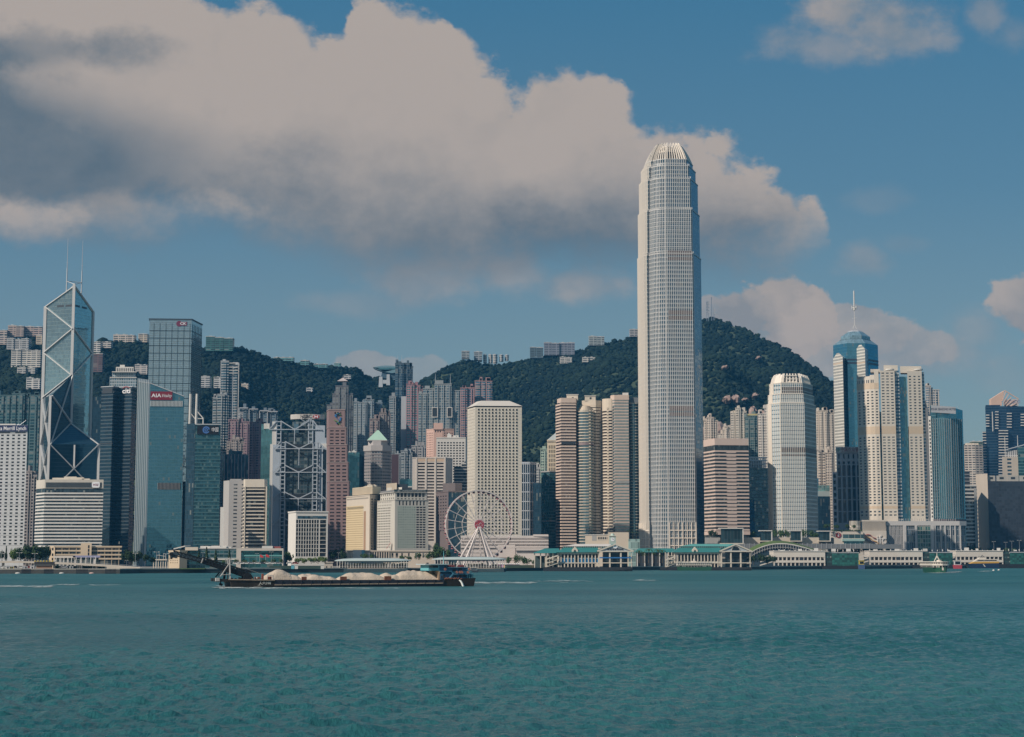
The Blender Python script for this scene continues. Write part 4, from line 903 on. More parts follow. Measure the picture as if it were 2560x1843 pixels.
# ------------------------------------------------------------------ a
def t_spire():
    Y=2100;t=resi('apartment_tower','stepped dark tower with lit cream windows under a small pyramid roof',[(817,833,1014,0),(831,882,986,2),(839,871,967,4)],Y,(.15,.16,.18),(.10,.11,.11),31,fh=3.3,pu=2.6,fx=.6,fy=.55,plite=.5,group=None)
    z0=PZ(966,Y);c=at(857.5,960,Y+6);r=6.8;q=MB();b=[(c.x-r,c.y-r),(c.x+r,c.y-r),(c.x+r,c.y+r),(c.x-r,c.y+r)];q.prism(b,z0+6.6,PZ(953,Y)+5,top=[(c.x,c.y)]*4,cap=False);q.build('pyramid_roof',plain('pyr_pink',(.46,.40,.38),.6),t)
    MB().tube((c.x,c.y,PZ(955,Y)),(c.x,c.y,PZ(943,Y)+3),.3,.1).build('spire',STEEL,t)
t_spire()
resi('apartment_tower','pale twin shafted apartment tower left of the brown stepped blocks',[(884,897,1006,1),(895,918,1008,3),(908,935,1001,0)],2150,(.34,.40,.44),(.08,.15,.19),32,fh=3.0,pu=2.9,fx=.55,fy=.5,plite=.3)
resi('apartment_slab','flat blue apartment slab joined behind the pale twin shafted tower',[(934,956,1008,0)],2170,(.22,.30,.36),(.05,.11,.17),33,fh=3.0,fx=.7)
resi('apartment_tower','taller of two brown concrete apartment blocks above the green pyramid',[(948,966,1034,2),(965,977,1037,0)],2050,(.32,.28,.27),(.07,.07,.09),34,pu=4.5,fx=.35,fy=.5)
resi('apartment_tower','lower of two brown concrete apartment blocks above the green pyramid',[(924,949,1049,1)],2040,(.34,.28,.27),(.07,.07,.09),35,pu=3.6,fx=.5,fy=.5)
resi('apartment_tower','tallest dark blue apartment tower with white balcony column and two thin masts',[(988,1010,910,3),(1009,1024,909,0),(1020,1032.5,917,-2)],2250,(.10,.16,.21),(.04,.10,.15),36,pu=3.2,fx=.8,fy=.6,metal=.5,mast=[(994.5,908,888),(1004.5,908,888)],plite=.3)
resi('apartment_tower','grey balconied shaft leaning on the tallest dark blue tower',[(973,990,992,0)],2230,(.36,.40,.42),(.06,.11,.14),37,pu=4,fx=.8,fy=.55)
block('apartment_slab','blank grey gable slab between the dark blue tower and the pink tower',[(1003,0),(1016,0)],2215,20,991,plain('gable_grey',(.36,.40,.43),.8),group=None)
resi('apartment_tower','rose pink tower with teal windows left of the twin masted towers',[(1016,1036,962,3),(1034,1051,965,1),(1050,1057,975,0)],2200,(.44,.25,.28),(.06,.20,.21),38,pu=3.6,fx=.55,fy=.55,plite=.1)
def t_opening():
    Y=2100;t=resi('apartment_tower','grey apartment group with two tall dark openings and two white masts',[(1046,1069,986,2),(1057,1087,973,1),(1086,1129,962,4),(1128,1151,978,1)],Y,(.36,.40,.41),(.05,.12,.17),39,pu=2.9,fx=.62,fy=.68,metal=.45,mast=[(1088.5,960,934),(1126,960,936)])
    for a,b in ((1081,1093),(1119,1129)):
        W=Wall((PX(a,Y-5.2,1030),Y-5.2),(PX(b,Y-5.2,1030),Y-5.2));z0,z1=PZ(1043,Y),PZ(1021,Y);f=MB().wbox(W,0,W.L,z0,z1,0,.2).build('opening',DARK,t);q=MB().wbox(W,-.9,0,z0-.9,z1+.9,0,.8).wbox(W,W.L,W.L+.9,z0-.9,z1+.9,0,.8).wbox(W,0,W.L,z1,z1+.9,0,.8).wbox(W,0,W.L,z0-.9,z0,0,.8);q.build('frame',WHITE,f)
t_opening()
resi('apartment_tower','pink gabled apartment tower nearest the round windowed tower',[(1151,1168,972,4),(1166,1186,971,1)],2200,(.46,.29,.30),(.05,.13,.18),40,pu=5,fx=.55,fy=.6,metal=.4)
resi('apartment_tower','tall pink tower with blue bay fronts rising behind the round windowed tower',[(1187,1206,954,2),(1204,1230.5,955,3)],2230,(.46,.31,.31),(.05,.15,.21),41,pu=6,fx=.7,fy=.7,metal=.4)
def t_pyramid():
    Y=1740;c=at(944.5,1120,Y+16);r=14.6;o8=lambda r: [(c.x+r*math.cos(a),c.y+r*math.sin(a)) for a in [math.pi*(2*i+1)/8+math.pi for i in range(8)]]
    t=thing('office_tower','octagonal grey tower with a pale green pyramid roof','building',(c.x,c.y,GZ));m=facade('octa',(.30,.28,.28),(.07,.11,.14),2.9,3.3,.72,.52,metal=.5,plite=.08)
    MB().prism(o8(r),GZ,PZ(1127,Y)).build('wall',m,t);bands(t,o8(r),list(np.arange(PZ(1127,Y)-3.3,60,-3.3)),.9,.4,plain('octa_band',(.33,.31,.31),.7));gs=plain('octa_stone',(.40,.38,.37),.8)
    MB().prism(o8(r+.9),PZ(1127,Y),PZ(1113,Y)).build('attic',gs,t);MB().prism(o8(10.6),PZ(1113,Y),PZ(1101,Y)).build('drum',gs,t)
    q=9.4;sq=[(c.x-q*1.1,c.y-q),(c.x+q*1.1,c.y-q),(c.x+q*1.1,c.y+q),(c.x-q*1.1,c.y+q)];MB().prism(sq,PZ(1101,Y),PZ(1100,Y)+.4).build('eaves',gs,t);MB().prism(sq,PZ(1100,Y)+.4,PZ(1076,Y)+1.4,top=[(c.x+dx,c.y+dy) for dx,dy in ((-.7,-.7),(.7,-.7),(.7,.7),(-.7,.7))]).build('pyramid_roof',plain('copper_green',(.34,.52,.42),.6,.08),t)
    MB().box(c.x-.8,c.x+.8,c.y-.8,c.y+.8,PZ(1076,Y),PZ(1068,Y)).build('finial',DARK,t)
t_pyramid()
block('office_tower','small teal glass tower right of the brown stepped tower',[(868,0),(899,2)],1700,22,1131,GTEAL,rseed=8,rn=3,rh=3.,rmat=WHITE)
block('office_tower','dark slot tower touching the octagonal tower',[(898,0),(911,0)],1715,20,1128,GDARK)
block('office_tower','dark maroon slab right of the octagonal tower',[(979,0),(997,0)],1800,20,1136,plain('maroon_slab',(.07,.04,.05),.6))
resi('apartment_tower','blue white balcony block right of the maroon slab',[(988,1004,1136,0),(1002,1019,1129,2),(1016,1031,1134,0)],1950,(.36,.41,.44),(.06,.10,.13),42,pu=3.0,fx=.6,fy=.5)
resi('apartment_tower','pale apartment block with open loggias left of the salmon building',[(1029,1046,1116,1),(1044,1063,1115,2)],1960,(.42,.42,.43),(.07,.09,.11),43,pu=3.6,fx=.5,fy=.55)
block('office_block','low teal glass block behind the hotel roofs',[(1000,0),(1032,0)],1760,18,1198,GTEAL)
def punched(name,label,vis,Y,depth,ytop,wall,face_specs,pane=None,cat='building',limit=100,ybot=None,group=None):
    """body with real window openings on the faces named in face_specs {face: (cols, rows, wf, hf, ul, ur, y0, y1)}"""
    pl=fp(vis,Y,depth,ytop);zt=PZ(ytop,Y);t=thing(name,label,cat,base_of(pl),group);q=MB();n=len(pl);P=[]
    for i in range(n):
        a,b=pl[i],pl[(i+1) % n];W=Wall(a,b)
        if i in face_specs:
            c,r,wf,hf,ul,ur,y0,y1=face_specs[i];z0,z1=PZ(y0,Y),PZ(y1,Y);lattice(q,W,z0,z1,c,r,wf,hf,.6,W.L*ul,W.L*ur,P);q.wquad(W,0,W.L,GZ,z0);q.wquad(W,0,W.L,z1,zt)
        else: q.wquad(W,0,W.L,GZ,zt)
    q.poly([(*p,zt) for p in pl]);q.build('wall',wall,t);emit(t,P,pane or PANE,limit=limit);parapet(t,pl,zt,1.0,wall);return t,pl,zt
t,pl,z=punched('apartment_block','salmon pink block with small square windows and a blank tower top',[(1066,10),(1084,0),(1106,0),(1135,3)],1850,20,1074,plain('salmon',(.56,.38,.32),.8,.08),{0: (4,26,.4,.5,.1,.1,1230,1080),2: (4,26,.55,.5,.1,.05,1230,1080),1: (3,1,.5,.7,.1,.1,1082,1076)})
add(t,[(1084,-1),(1107,-1)],1850,14,1074,1058,plain('salmon',(.56,.38,.32)),'tower_top')
t,pl,z=punched('hotel','white hotel block with a regular grid of wide dark windows',[(1091,0),(1164,0),(1170,8)],1800,22,1096,plain('hotel_white',(.60,.58,.54),.8,.06),{0: (9,24,.62,.5,.03,.03,1262,1104)});roofbits(t,pl,z,WHITE,12,4,5.5)
block('office_tower','narrow tower of thin pale floor lines beside the round windowed tower',[(1135,0),(1170,3)],1720,20,1166,facade('thin_lines',(.50,.49,.46),(.05,.07,.09),2.4,3.1,1,.66,metal=.4),rseed=5,rn=2)
def t_triple():
    Y=1690;t,pl,zt=punched('office_block','white block with three columns of brown window bands',[(1031,0),(1114,1),(1131,22)],Y,20,1146,plain('triple_white',(.60,.55,.50),.8,.06),{0: (3,26,.74,.48,.13,.02,1354,1155)},PANEBR)
    W=Wall(pl[0],pl[1]);sp=MB()
    for k in range(3): u=W.L*(.13+.85*(k+.5)/3);sp.wbox(W,u-5,u+5,PZ(1154,Y),PZ(1147,Y),0,.1)
    sp.build('orange_panel',plain('peach',(.58,.44,.32),.8),t)
    for k in range(4): u=W.L*(.13+.85*k/3)-.7;MB().wbox(W,u,u+1.4,GZ,zt+1,0,.5).build('pier',plain('triple_white',(.6,.55,.5)),t)
    roofbits(t,pl,zt,CREAM,9,4,3.)
t_triple()
def t_darkblock():
    Y=1600;t,pl,z=punched('office_block','dark block with grey brown side wall behind the ferris wheel',[(1090,26),(1121,0),(1167,4)],Y,24,1230,plain('dusk_stone',(.16,.13,.13),.7,.12),{0: (4,12,.5,.35,.1,.1,1330,1236)})
    W=Wall(pl[1],pl[2]);MB().wquad(W,0,W.L,GZ,z-.4,.05).build('glass_wall',GDARK,t);add(t,[(1107,14),(1138,6),(1155,8)],Y,12,1230,1207,plain('cap_grey',(.14,.12,.12),.8),'roof_house')
t_darkblock()
# ------------------------------------------------------------------ t
def t_round():
    Y=1560;pl=fp([(1168.5,22),(1188,0),(1304.5,3)],Y,40,1020);t=thing('skyscraper','cream skyscraper covered in round porthole windows under a hipped roof','building',base_of(pl));m=plain('porthole_cream',(.57,.535,.46),.75,.06)
    zt=PZ(1018,Y);MB().prism(pl,GZ,zt).build('wall',m,t);W=Wall(pl[1],pl[2]);P=[];rg=MB();n=12;rows=44;r0=.88
    q=MB();q.poly([(r0*math.cos(2*math.pi*i/12),0,r0*math.sin(2*math.pi*i/12)) for i in range(12)]);dm=q.mesh('window');dm.materials.append(PANE);off=Vector(t['_o']);rest=MB();cnt=0
    for r in range(rows):
        z=PZ(1024,Y)-r*2.90
        for c in range(n):
            u=W.L*(.055+.889*(c+.25)/n);
            if cnt < 100:
                ob=bpy.data.objects.new('window',dm);COL.objects.link(ob);ob.parent=t;ob.location=W.pt(u,z,.06)-off;ob.rotation_euler=(0,0,W.rot())
            else: rest.poly([W.pt(u+r0*math.cos(2*math.pi*i/12),z+r0*math.sin(2*math.pi*i/12),.06) for i in range(12)])
            cnt +=1
            k=10
            for i in range(k):
                a,b=2*math.pi*i/k,2*math.pi*(i+1)/k;ci,si,cj,sj=math.cos(a),math.sin(a),math.cos(b),math.sin(b)
                rg.poly([W.pt(u+R*x,z+R*y,o) for R,x,y,o in ((r0+.22,ci,si,0),(r0+.22,cj,sj,0),(r0,cj,sj,.3),(r0,ci,si,.3))])
                rg.poly([W.pt(u+r0*ci,z+r0*si,.3),W.pt(u+r0*cj,z+r0*sj,.3),W.pt(u+r0*cj,z+r0*sj,.02),W.pt(u+r0*ci,z+r0*si,.02)])
    kind(rest.build('window',PANE,t),'stuff');rg.build('window_surrounds',m,t)
    W0=Wall(pl[0],pl[1]);g=MB()
    for r in range(44): z=PZ(1024,Y)-r*2.9-1.45;g.wbox(W0,0,W0.L,z-.06,z+.06,0,.1);g.wbox(W,0,W.L,z-.04,z+.04,0,.05)
    g.build('panel_joints',plain('joint',(.47,.44,.39),.8),t);q=MB()
    for r in range(44):
        for c in range(8): u=W0.L*(c+.5)/8;q.wbox(W0,u-.5,u+.5,PZ(1024,Y)-r*2.9-.6,PZ(1024,Y)-r*2.9+.6,0,.03)
    kind(q.build('side_window',pane_mat('cream_pane',(.36,.33,.28),plite=0),t),'stuff')
    MB().prism(offset(pl,-.9),zt,zt+1.2).build('shadow_gap',DARK,t);e=offset(pl,.5);zz=PZ(998,Y)
    cx=sum(p[0] for p in e)/5;cy=sum(p[1] for p in e)/5;tp=[(p[0]+(cx-p[0])*.40,p[1]+(cy-p[1])*.55) for p in e];MB().prism(e,zt+1.2,zz,top=tp,bot=True).build('hipped_roof',plain('roof_cream',(.56,.52,.46),.7,.05),t)
t_round()
# ------------------------------------------------------------------ b
def t_grid4():
    Y=1720;pl=fp([(1304,0),(1324,0),(1340,9)],Y,20,1165);t=thing('office_tower','narrow navy glass tower framed by a white grid of tall panels','building',base_of(pl));zt=PZ(1158,Y);MB().prism(pl,GZ,zt).build('glass_wall',GDARK,t);f=plain('grid_white',(.52,.56,.60),.6)
    for i,n in ((0,4),(1,3)):
        W=Wall(pl[i],pl[i+1]);q=MB()
        for k in range(n+1): q.wbox(W,max(0,W.L*k/n-.3),min(W.L,W.L*k/n+.3),GZ,zt,0,.6)
        for y in (1160,1184,1207,1230,1254,1277,1300,1323): q.wbox(W,0,W.L,PZ(y,Y)-.45,PZ(y,Y)+.45,0,.55)
        q.build('frame',f,t)
    MB().prism(offset(pl,.3),zt,zt+1.2).build('roof_slab',f,t)
t_grid4()
block('office_tower','low dark tower right of the white gridded narrow tower',[(1333,0),(1353,0)],1690,20,1208,GDARK)
resi('apartment_block','small white balconied block over the low dark tower',[(1339,1352,1170,0)],2000,(.48,.48,.46),(.07,.09,.10),50,group=None)
def t_tealpair():
    Y=1750;pl=fp([(1353,10),(1374,0),(1391,2)],Y,20,1182);t=thing('office_tower','two faced glass tower, dark left and teal right, beside the striped towers','building',base_of(pl));m=facade('pair_glass',(.06,.14,.16),(.06,.17,.20),1.5,3.0,.9,.82,metal=.7,tilt=.02,var=.4)
    MB().prism(pl,GZ,PZ(1180,Y)).build('wall',m,t);MB().prism(offset(pl,.3),PZ(1180,Y),PZ(1177,Y)).build('roof_slab',GREY,t);q=MB().prism(offset(pl,.3),PZ(1304,Y),PZ(1301,Y));q.build('belt',GREY,t)
    bands(t,pl,[PZ(1190+8*k,Y) for k in range(21)],.25,.12,plain('pair_line',(.10,.2,.22),.5),'floor_band')
t_tealpair()
t,pl,z=punched('office_tower','cream tower with a bracketed cornice and steep grey roof behind the striped towers',[(1368,2),(1391.5,0)],1850,16,1102,plain('cornice_cream',(.58,.49,.36),.8,.08),{0: (4,7,.5,.74,.12,.1,1190,1112)})
q=MB();zz=z+1.0;p0,p1=pl[0],pl[1];q.prism([p0,p1,pl[2],pl[3]],zz,PZ(1082,1850),top=[(p0[0]+9,p0[1]+3),(p1[0],p1[1]+3),(pl[2][0],pl[2][1]-3),(pl[3][0]+9,pl[3][1]-3)]);q.build('steep_roof',plain('roof_grey',(.36,.40,.40),.6),t)
W=Wall(pl[0],pl[1]);q=MB()
for k in range(8): q.wbox(W,k*W.L/8+.2,k*W.L/8+.7,z-1.6,z+.6,0,.7)
q.build('brackets',CREAM,t)
resi('apartment_block','mint green apartment block left of the cream cornice tower',[(1351,1369,1124,0)],1890,(.36,.46,.39),(.06,.10,.10),51,pu=3.2,group=None)
# ------------------------------------------------------------------ t
def t_exchange():
    pk=plain('rose_granite',(.58,.46,.38),.7,.07);cr=plain('bay_cream',(.60,.52,.42),.75,.07);Y=1700;pitch=7.54*Y/F
    dk=facade('ex_dark',(.03,.022,.022),(.014,.016,.02),1.6,pitch,.93,1,metal=.12,plite=.03)
    bl=facade('ex_bay',(.20,.27,.28),(.17,.27,.29),1.4,pitch,.9,1,metal=.75,rough=.06,tilt=.03,var=.3,plite=.02)
    t=thing("striped_tower","left of the twin pink striped towers, with a round glass bay on its right",'building',(PX(1445,Y),Y+18,GZ));yb=1367;zs=lambda y0: [PZ(y0,Y)-pitch*k for k in range(60) if PZ(y0,Y)-pitch*k > GZ+8]
    A=fp([(1390,16),(1403,0),(1438.5,1),(1441,14)],Y,22,1010);MB().prism(A,GZ,PZ(1006,Y)).build('glass_wall',dk,t);bands(t,A,zs(1013),pitch*.54,.5,pk);MB().prism(offset(fp([(1394,14),(1403.5,0),(1438.5,1),(1441,14)],Y,20,1000),.5),PZ(1007,Y),PZ(995,Y)).build('parapet_wall',pk,t)
    C=fp([(1456,12),(1489,9),(1500,12),(1506,26)],Y,18,1010);MB().prism(C,GZ,PZ(1010,Y)).build('glass_wall',dk,t);bands(t,C,zs(1016),pitch*.72,.4,cr);MB().prism(offset(C,.5),PZ(1011,Y),PZ(999,Y)).build('parapet_wall',cr,t)
    cx,cy,r=PX(1463,Y+8,1100),Y+9,(1484.5-1441)/2*Y/F*1.02;Bp=circ(cx,cy,r,20);MB().prism(Bp,GZ,PZ(1027,Y)).build('bay_glass',bl,t);bands(t,Bp,zs(1030),pitch*.30,.3,cr,'bay_band')
    q=MB()
    for k in (2,4,6): MB().prism(circ(cx,cy,r-.6*k,20),PZ(1027,Y)+.9*k-1.8,PZ(1027,Y)+.9*k).build('bay_cap',cr,t)
    n=0
    for z in zs(1030):
        for a in (-62,-34):
            b=math.radians(a);p=(cx+(r+.3)*math.cos(b),cy+(r+.3)*math.sin(b));MB().box(p[0]-.9,p[0]+.9,p[1]-.9,p[1]+.6,z+pitch*.30,z+pitch*.62).build('balcony',cr,t)
    MB().prism(circ(cx,cy,r+.35,20),PZ(1113,Y),PZ(1106,Y)).build('plant_band',plain('mauve_louvre',(.26,.20,.20),.7),t)
    for a,b,y in ((1416.5,1445,985),(1462,1489,988)):
        h=fp([(a,10),(b,10)],Y,10,y);MB().prism(h,PZ(1000,Y),PZ(y,Y)).build('roof_house',CREAM,t);MB().prism(offset(h,.5),PZ(y,Y),PZ(y,Y)+.6).build('roof_slab',WHITE,t);W=Wall(h[0],h[1]);MB().wbox(W,W.L*.45,W.L*.62,PZ(996,Y),PZ(991,Y),0,.06).build('door',DARK,t)
    MB().wbox(Wall(A[1],A[2]),0,Wall(A[1],A[2]).L,PZ(1110,Y),PZ(1104.5,Y),.3,.7).build('plant_band',DARK,t)
    t=thing('striped_tower','right of the twin pink striped towers, with flat grey banded front','building',(PX(1550,Y),Y+18,GZ))
    fb=facade('ex_flat',(.50,.40,.34),(.26,.33,.33),1.5,pitch,1,.5,metal=.45,rough=.14,tilt=.02,var=.15,plite=.04)
    cx,cy,r=PX(1527,Y+10,1100),Y+10,20*Y/F;L=circ(cx,cy,r,20);MB().prism(L,GZ,PZ(1008,Y)).build('bay_glass',dk,t);bands(t,L,zs(1012),pitch*.52,.45,cr,'bay_band');MB().prism(circ(cx,cy,r+.5,20),PZ(1026,Y),PZ(996,Y)).build('bay_cap',cr,t)
    q=MB()
    for z in zs(1026):
        b=math.radians(-110);p=(cx+r*math.cos(b),cy+r*math.sin(b));q.box(p[0]-1.6,p[0]+.2,p[1]-.9,p[1]+.4,z+pitch*.5,z+pitch*1.02)
    q.build('bay_columns',cr,t)
    f=fp([(1527,4),(1536,-1),(1571.5,0)],Y,26,1000);MB().prism(f,GZ,PZ(996,Y)).build('banded_front',fb,t);MB().prism(offset(f,.3),PZ(1000,Y),PZ(988,Y)).build('parapet_wall',pk,t)
    W=Wall(f[0],f[1]);q=MB()
    for z in zs(1020): q.wbox(W,W.L*.15,W.L*.9,z,z+pitch*.45,0,.08)
    q.build('corner_openings',DARK,t)
    cx,cy,r=PX(1585,Y+10,1100),Y+10,13.4*Y/F;Rr=circ(cx,cy,r,20);MB().prism(Rr,GZ,PZ(1008,Y)).build('bay_glass',bl,t);bands(t,Rr,zs(1016),pitch*.22,.3,cr,'bay_band');MB().prism(circ(cx,cy,r+.4,20),PZ(1009,Y),PZ(1005.5,Y)).build('bay_cap',cr,t)
    add(t,[(1571,12),(1600,12)],Y,14,1010,991,plain('box_grey',(.16,.18,.20),.6),'roof_house');add(t,[(1556,8),(1571,8)],Y,8,990,980,WHITE,'roof_house');add(t,[(1544,10),(1556,10)],Y,6,990,985,CREAM,'roof_plant')
    for b in (Wall(f[1],f[2]),): MB().wbox(b,0,b.L,PZ(1208,Y),PZ(1203,Y),.02,.35).build('plant_band',GREY,t)
t_exchange()
# ------------------------------------------------------------------ t
def t_tallest():
    Y=1640;t=thing('skyscraper','tallest tower, pale and finned with stepped shoulders and a claw shaped crown','building',(PX(1680,Y),Y+30,GZ))
    base=[(PX(p,Y+d,1100),Y+d) for p,d in ((1598.3,44),(1605,26),(1614,15),(1622.5,11),(1624,14),(1626.5,13),(1640,5.5),(1655,1.8),(1669,.5),(1671,0),(1737,1.5),(1739,4),(1758,36))]
    cx=PX(1678.5,Y+34,1100);cy=Y+34;back=[(2*cx-x,2*cy-y) for x,y in base]
    base=base+[(PX(1750,Y+60,1100),Y+60),(PX(1724,Y+68,1100),Y+68),(PX(1632,Y+68,1100),Y+68),(PX(1606,Y+58,1100),Y+58)]
    scale=lambda f: [(cx+(x-cx)*f,cy+(y-cy)*f) for x,y in base]
    g=glass('tallest_glass',(.05,.15,.22),1.7,4.15,metal=.70,rough=.07,tilt=.015,var=.25,mull=(.22,.26,.28),fx=1,fy=.84)
    fm=plain('fin_pearl',(.74,.675,.59),.5,.04);bm_=plain('band_pearl',(.55,.55,.54),.5,.04,metal=.1);br=plain('plant_brown',(.10,.06,.05),.7);fg=plain('fin_pearl_dim',(.60,.59,.57),.45,.05)  # fin colours: brighter on the sunlit left face, dimmer on the others
    tiers=[(1424,634,1.0),(634,523,.968),(523,445,.925),(445,412,.86),(412,394,.77)]
    dens={0: 1.5,1: 1.4,2: 1.3,5: 1.7,6: 1.7,7: 1.7,9: 1.78,11: 5.2,12: 5.2,8: 9,10: 9,3: 9,4: 9}
    for k,(ya,yb,f) in enumerate(tiers):
        pl=scale(f);z0,z1=(GZ if k==0 else PZ(ya,Y)-3),PZ(yb,Y);MB().prism(pl,z0,z1).build('shaft',g,t);q=MB()
        for e in range(13):
            W=Wall(pl[e],pl[(e+1) % len(pl)]);sp=dens.get(e,3)
            if e==3: q.build('fins',fm,t);q=MB()
            n=max(1,round(W.L/sp));w=.62 if e < 3 else .52 if e < 11 else .14;d=.75 if e < 3 else .62 if e < 11 else .1;tl=2.4 if k < 4 else 0
            for i in range(n): u=W.L*(i+.5)/n;q.wbox(W,u-w/2,u+w/2,z0,z1+tl,0,d)
        q.build('fins',fg,t)
        q=MB()
        for e in range(11): W=Wall(pl[e],pl[e+1]);q.wbox(W,0,W.L,0,.62,0,.2)
        zz=np.arange(z1-4.15,z0+2,-4.15);o0=t['_o'];m=q.mesh('floor_band',(o0[0],o0[1],0));m.materials.append(bm_)
        for z in zz:
            ob=bpy.data.objects.new('floor_band',m);COL.objects.link(ob);ob.parent=t;ob.location=(0,0,z-o0[2])
        MB().prism(offset(pl,.5),z1,z1+.7).build('shoulder',bm_,t)
        sd=MB()
        for e in (3,4,11,12): W=Wall(pl[e],pl[(e+1) % len(pl)]);sd.wquad(W,0,W.L,z0,z1,.04)
        sd.build('side_glass',glass('tallest_shade',(.035,.15,.25),1.7,4.15,metal=.75,var=.15,mull=(.03,.12,.2)),t)  # darker glass colour stands for shade on the notch and right face
        W=Wall(pl[9],pl[10])
        for a,b in ((650,643),(638,627),(799,790),(786,776),(1040,1031),(1027,1015)):
            if (ya > a > yb): MB().wbox(W,1.5,W.L-1,PZ(a,Y),PZ(b,Y),.05,.45).build('plant_band',br,t)
    z0,z1=PZ(394,Y),PZ(345,Y);H=z1-z0;f0=.765;prof=lambda s: f0-.20*s-.14*s*s
    S=9
    for i in range(S):
        a,b=i/S,(i+1)/S;MB().prism(scale(prof(a)-.06),z0+H*a*.86,z0+H*b*.86,top=scale(prof(b)-.06),cap=(i==S-1)).build('crown_shell',plain('crown_dark',(.02,.025,.03),.5) if i < 5 else fm,t)
    fin=MB();pl=scale(f0)
    for e in range(len(pl)):
        W=Wall(pl[e],pl[(e+1) % len(pl)]);n=max(1,round(W.L/(2.5 if e in (5,6,7,9) else 1.6)))
        for i in range(n):
            u=W.L*(i+.5)/n;x,y=W.xy(u);dx,dy=(x-cx)/f0,(y-cy)/f0;tt=Vector((W.d[0],W.d[1],0));top=1.0 if i % 2==0 else .93
            for j in range(S):
                a,b=j/S*top,(j+1)/S*top;wa,wb=.30+.2*(1-a),.30+.2*(1-b)
                A,B=[],[]
                for s,L in ((a,A),(b,B)):
                    p=prof(s);
                    for sg,r in ((-1,p-.03),(1,p-.03),(1,p+.018),(-1,p+.018)):
                        v=Vector((cx+dx*r,cy+dy*r,z0+H*s));L.append(v+tt*(sg*(wa if s==a else wb)*.72))
                for c in range(4): fin.poly([A[c],A[(c+1) % 4],B[(c+1) % 4],B[c]])
                if j==S-1: fin.poly(B)
    fin.build('crown_blades',fm,t)
    pl=scale(1.0)
    for e in (0,1,2,9):
        W=Wall(pl[e],pl[e+1]);q=MB()
        n=max(1,round(W.L/4.6))
        for i in range(n+1):
            u=W.L*i/n;q.beam(W.pt(u,PZ(1400,Y),1.2),W.pt(u,PZ(1306,Y),.9),.7,1.0)
        for y in (1326,1345,1364,1383): q.wbox(W,0,W.L,PZ(y,Y)-.5,PZ(y,Y)+.5,.6,1.3)
        q.build('podium_frame',fm,t)
t_tallest()
# ------------------------------------------------------------------ r
def t_pinkmid():
    Y=1580;pl=fp([(1760,26),(1787.5,0),(1869.5,4)],Y,30,1100);t=thing('office_block','pink banded block with a plain parapet right of the tallest tower','building',base_of(pl));pk=plain('rose_pale',(.56,.44,.38),.7,.07);p=8.94*Y/F
    gm=facade('pinkmid_glass',(.04,.04,.04),(.035,.05,.055),1.5,p,.93,1,metal=.3,plite=.06);MB().prism(pl,GZ,PZ(1113,Y)).build('glass_wall',gm,t);MB().prism(offset(pl,.6),PZ(1113,Y),PZ(1096,Y)).build('parapet_wall',pk,t)
    bands(t,pl,[PZ(1130+8.94*k,Y) for k in range(23)],p*.45,.55,pk);W=Wall(pl[1],pl[2]);q=MB();ua,ub=W.u_of(1817,1200),W.u_of(1841,1200)
    for k in range(23): q.wbox(W,ua,ub,PZ(1130+8.94*k,Y)-.9,PZ(1130+8.94*k,Y)+.05,.02,.5)
    q.build('centre_bay',pk,t)
    MB().prism(offset(pl,.8),PZ(1337,Y),PZ(1328,Y)).build('base_band',pk,t)
t_pinkmid()
def t_steeltop():
    Y=1760;t,pl,z=block('office_tower','dark glass tower with open steel frame top behind the pink banded block',[(1873,0),(1921,3)],Y,24,1170,facade('steel_glass',(.10,.15,.17),(.05,.11,.13),2.2,3.6,.9,.78,metal=.6,tilt=.02,var=.4,plite=.08));q=MB();W=Wall(pl[0],pl[1])
    for k in range(9): u=W.L*k/8;q.beam(W.pt(u,z,-1),W.pt(u,PZ(1143,Y),-1),.5).beam(W.pt(u,z,-12),W.pt(u,PZ(1143,Y),-12),.5)
    for y in (1143,1150,1160): q.beam(W.pt(0,PZ(y,Y),-1),W.pt(W.L,PZ(y,Y),-1),.6).beam(W.pt(0,PZ(y,Y),-12),W.pt(W.L,PZ(y,Y),-12),.6)
    q.build('steel_frame',STEEL,t);MB().wbox(W,1,W.L*.72,z,PZ(1152,Y),-11,-3).build('roof_house',GREY,t);add(t,[(1871,-10),(1886,-10)],Y,12,None,1250,GBLUE,'annex')
    bands(t,pl,[PZ(1180+9*k,Y) for k in range(18)],.5,.3,plain('steel_band',(.20,.26,.28),.5))
t_steeltop()
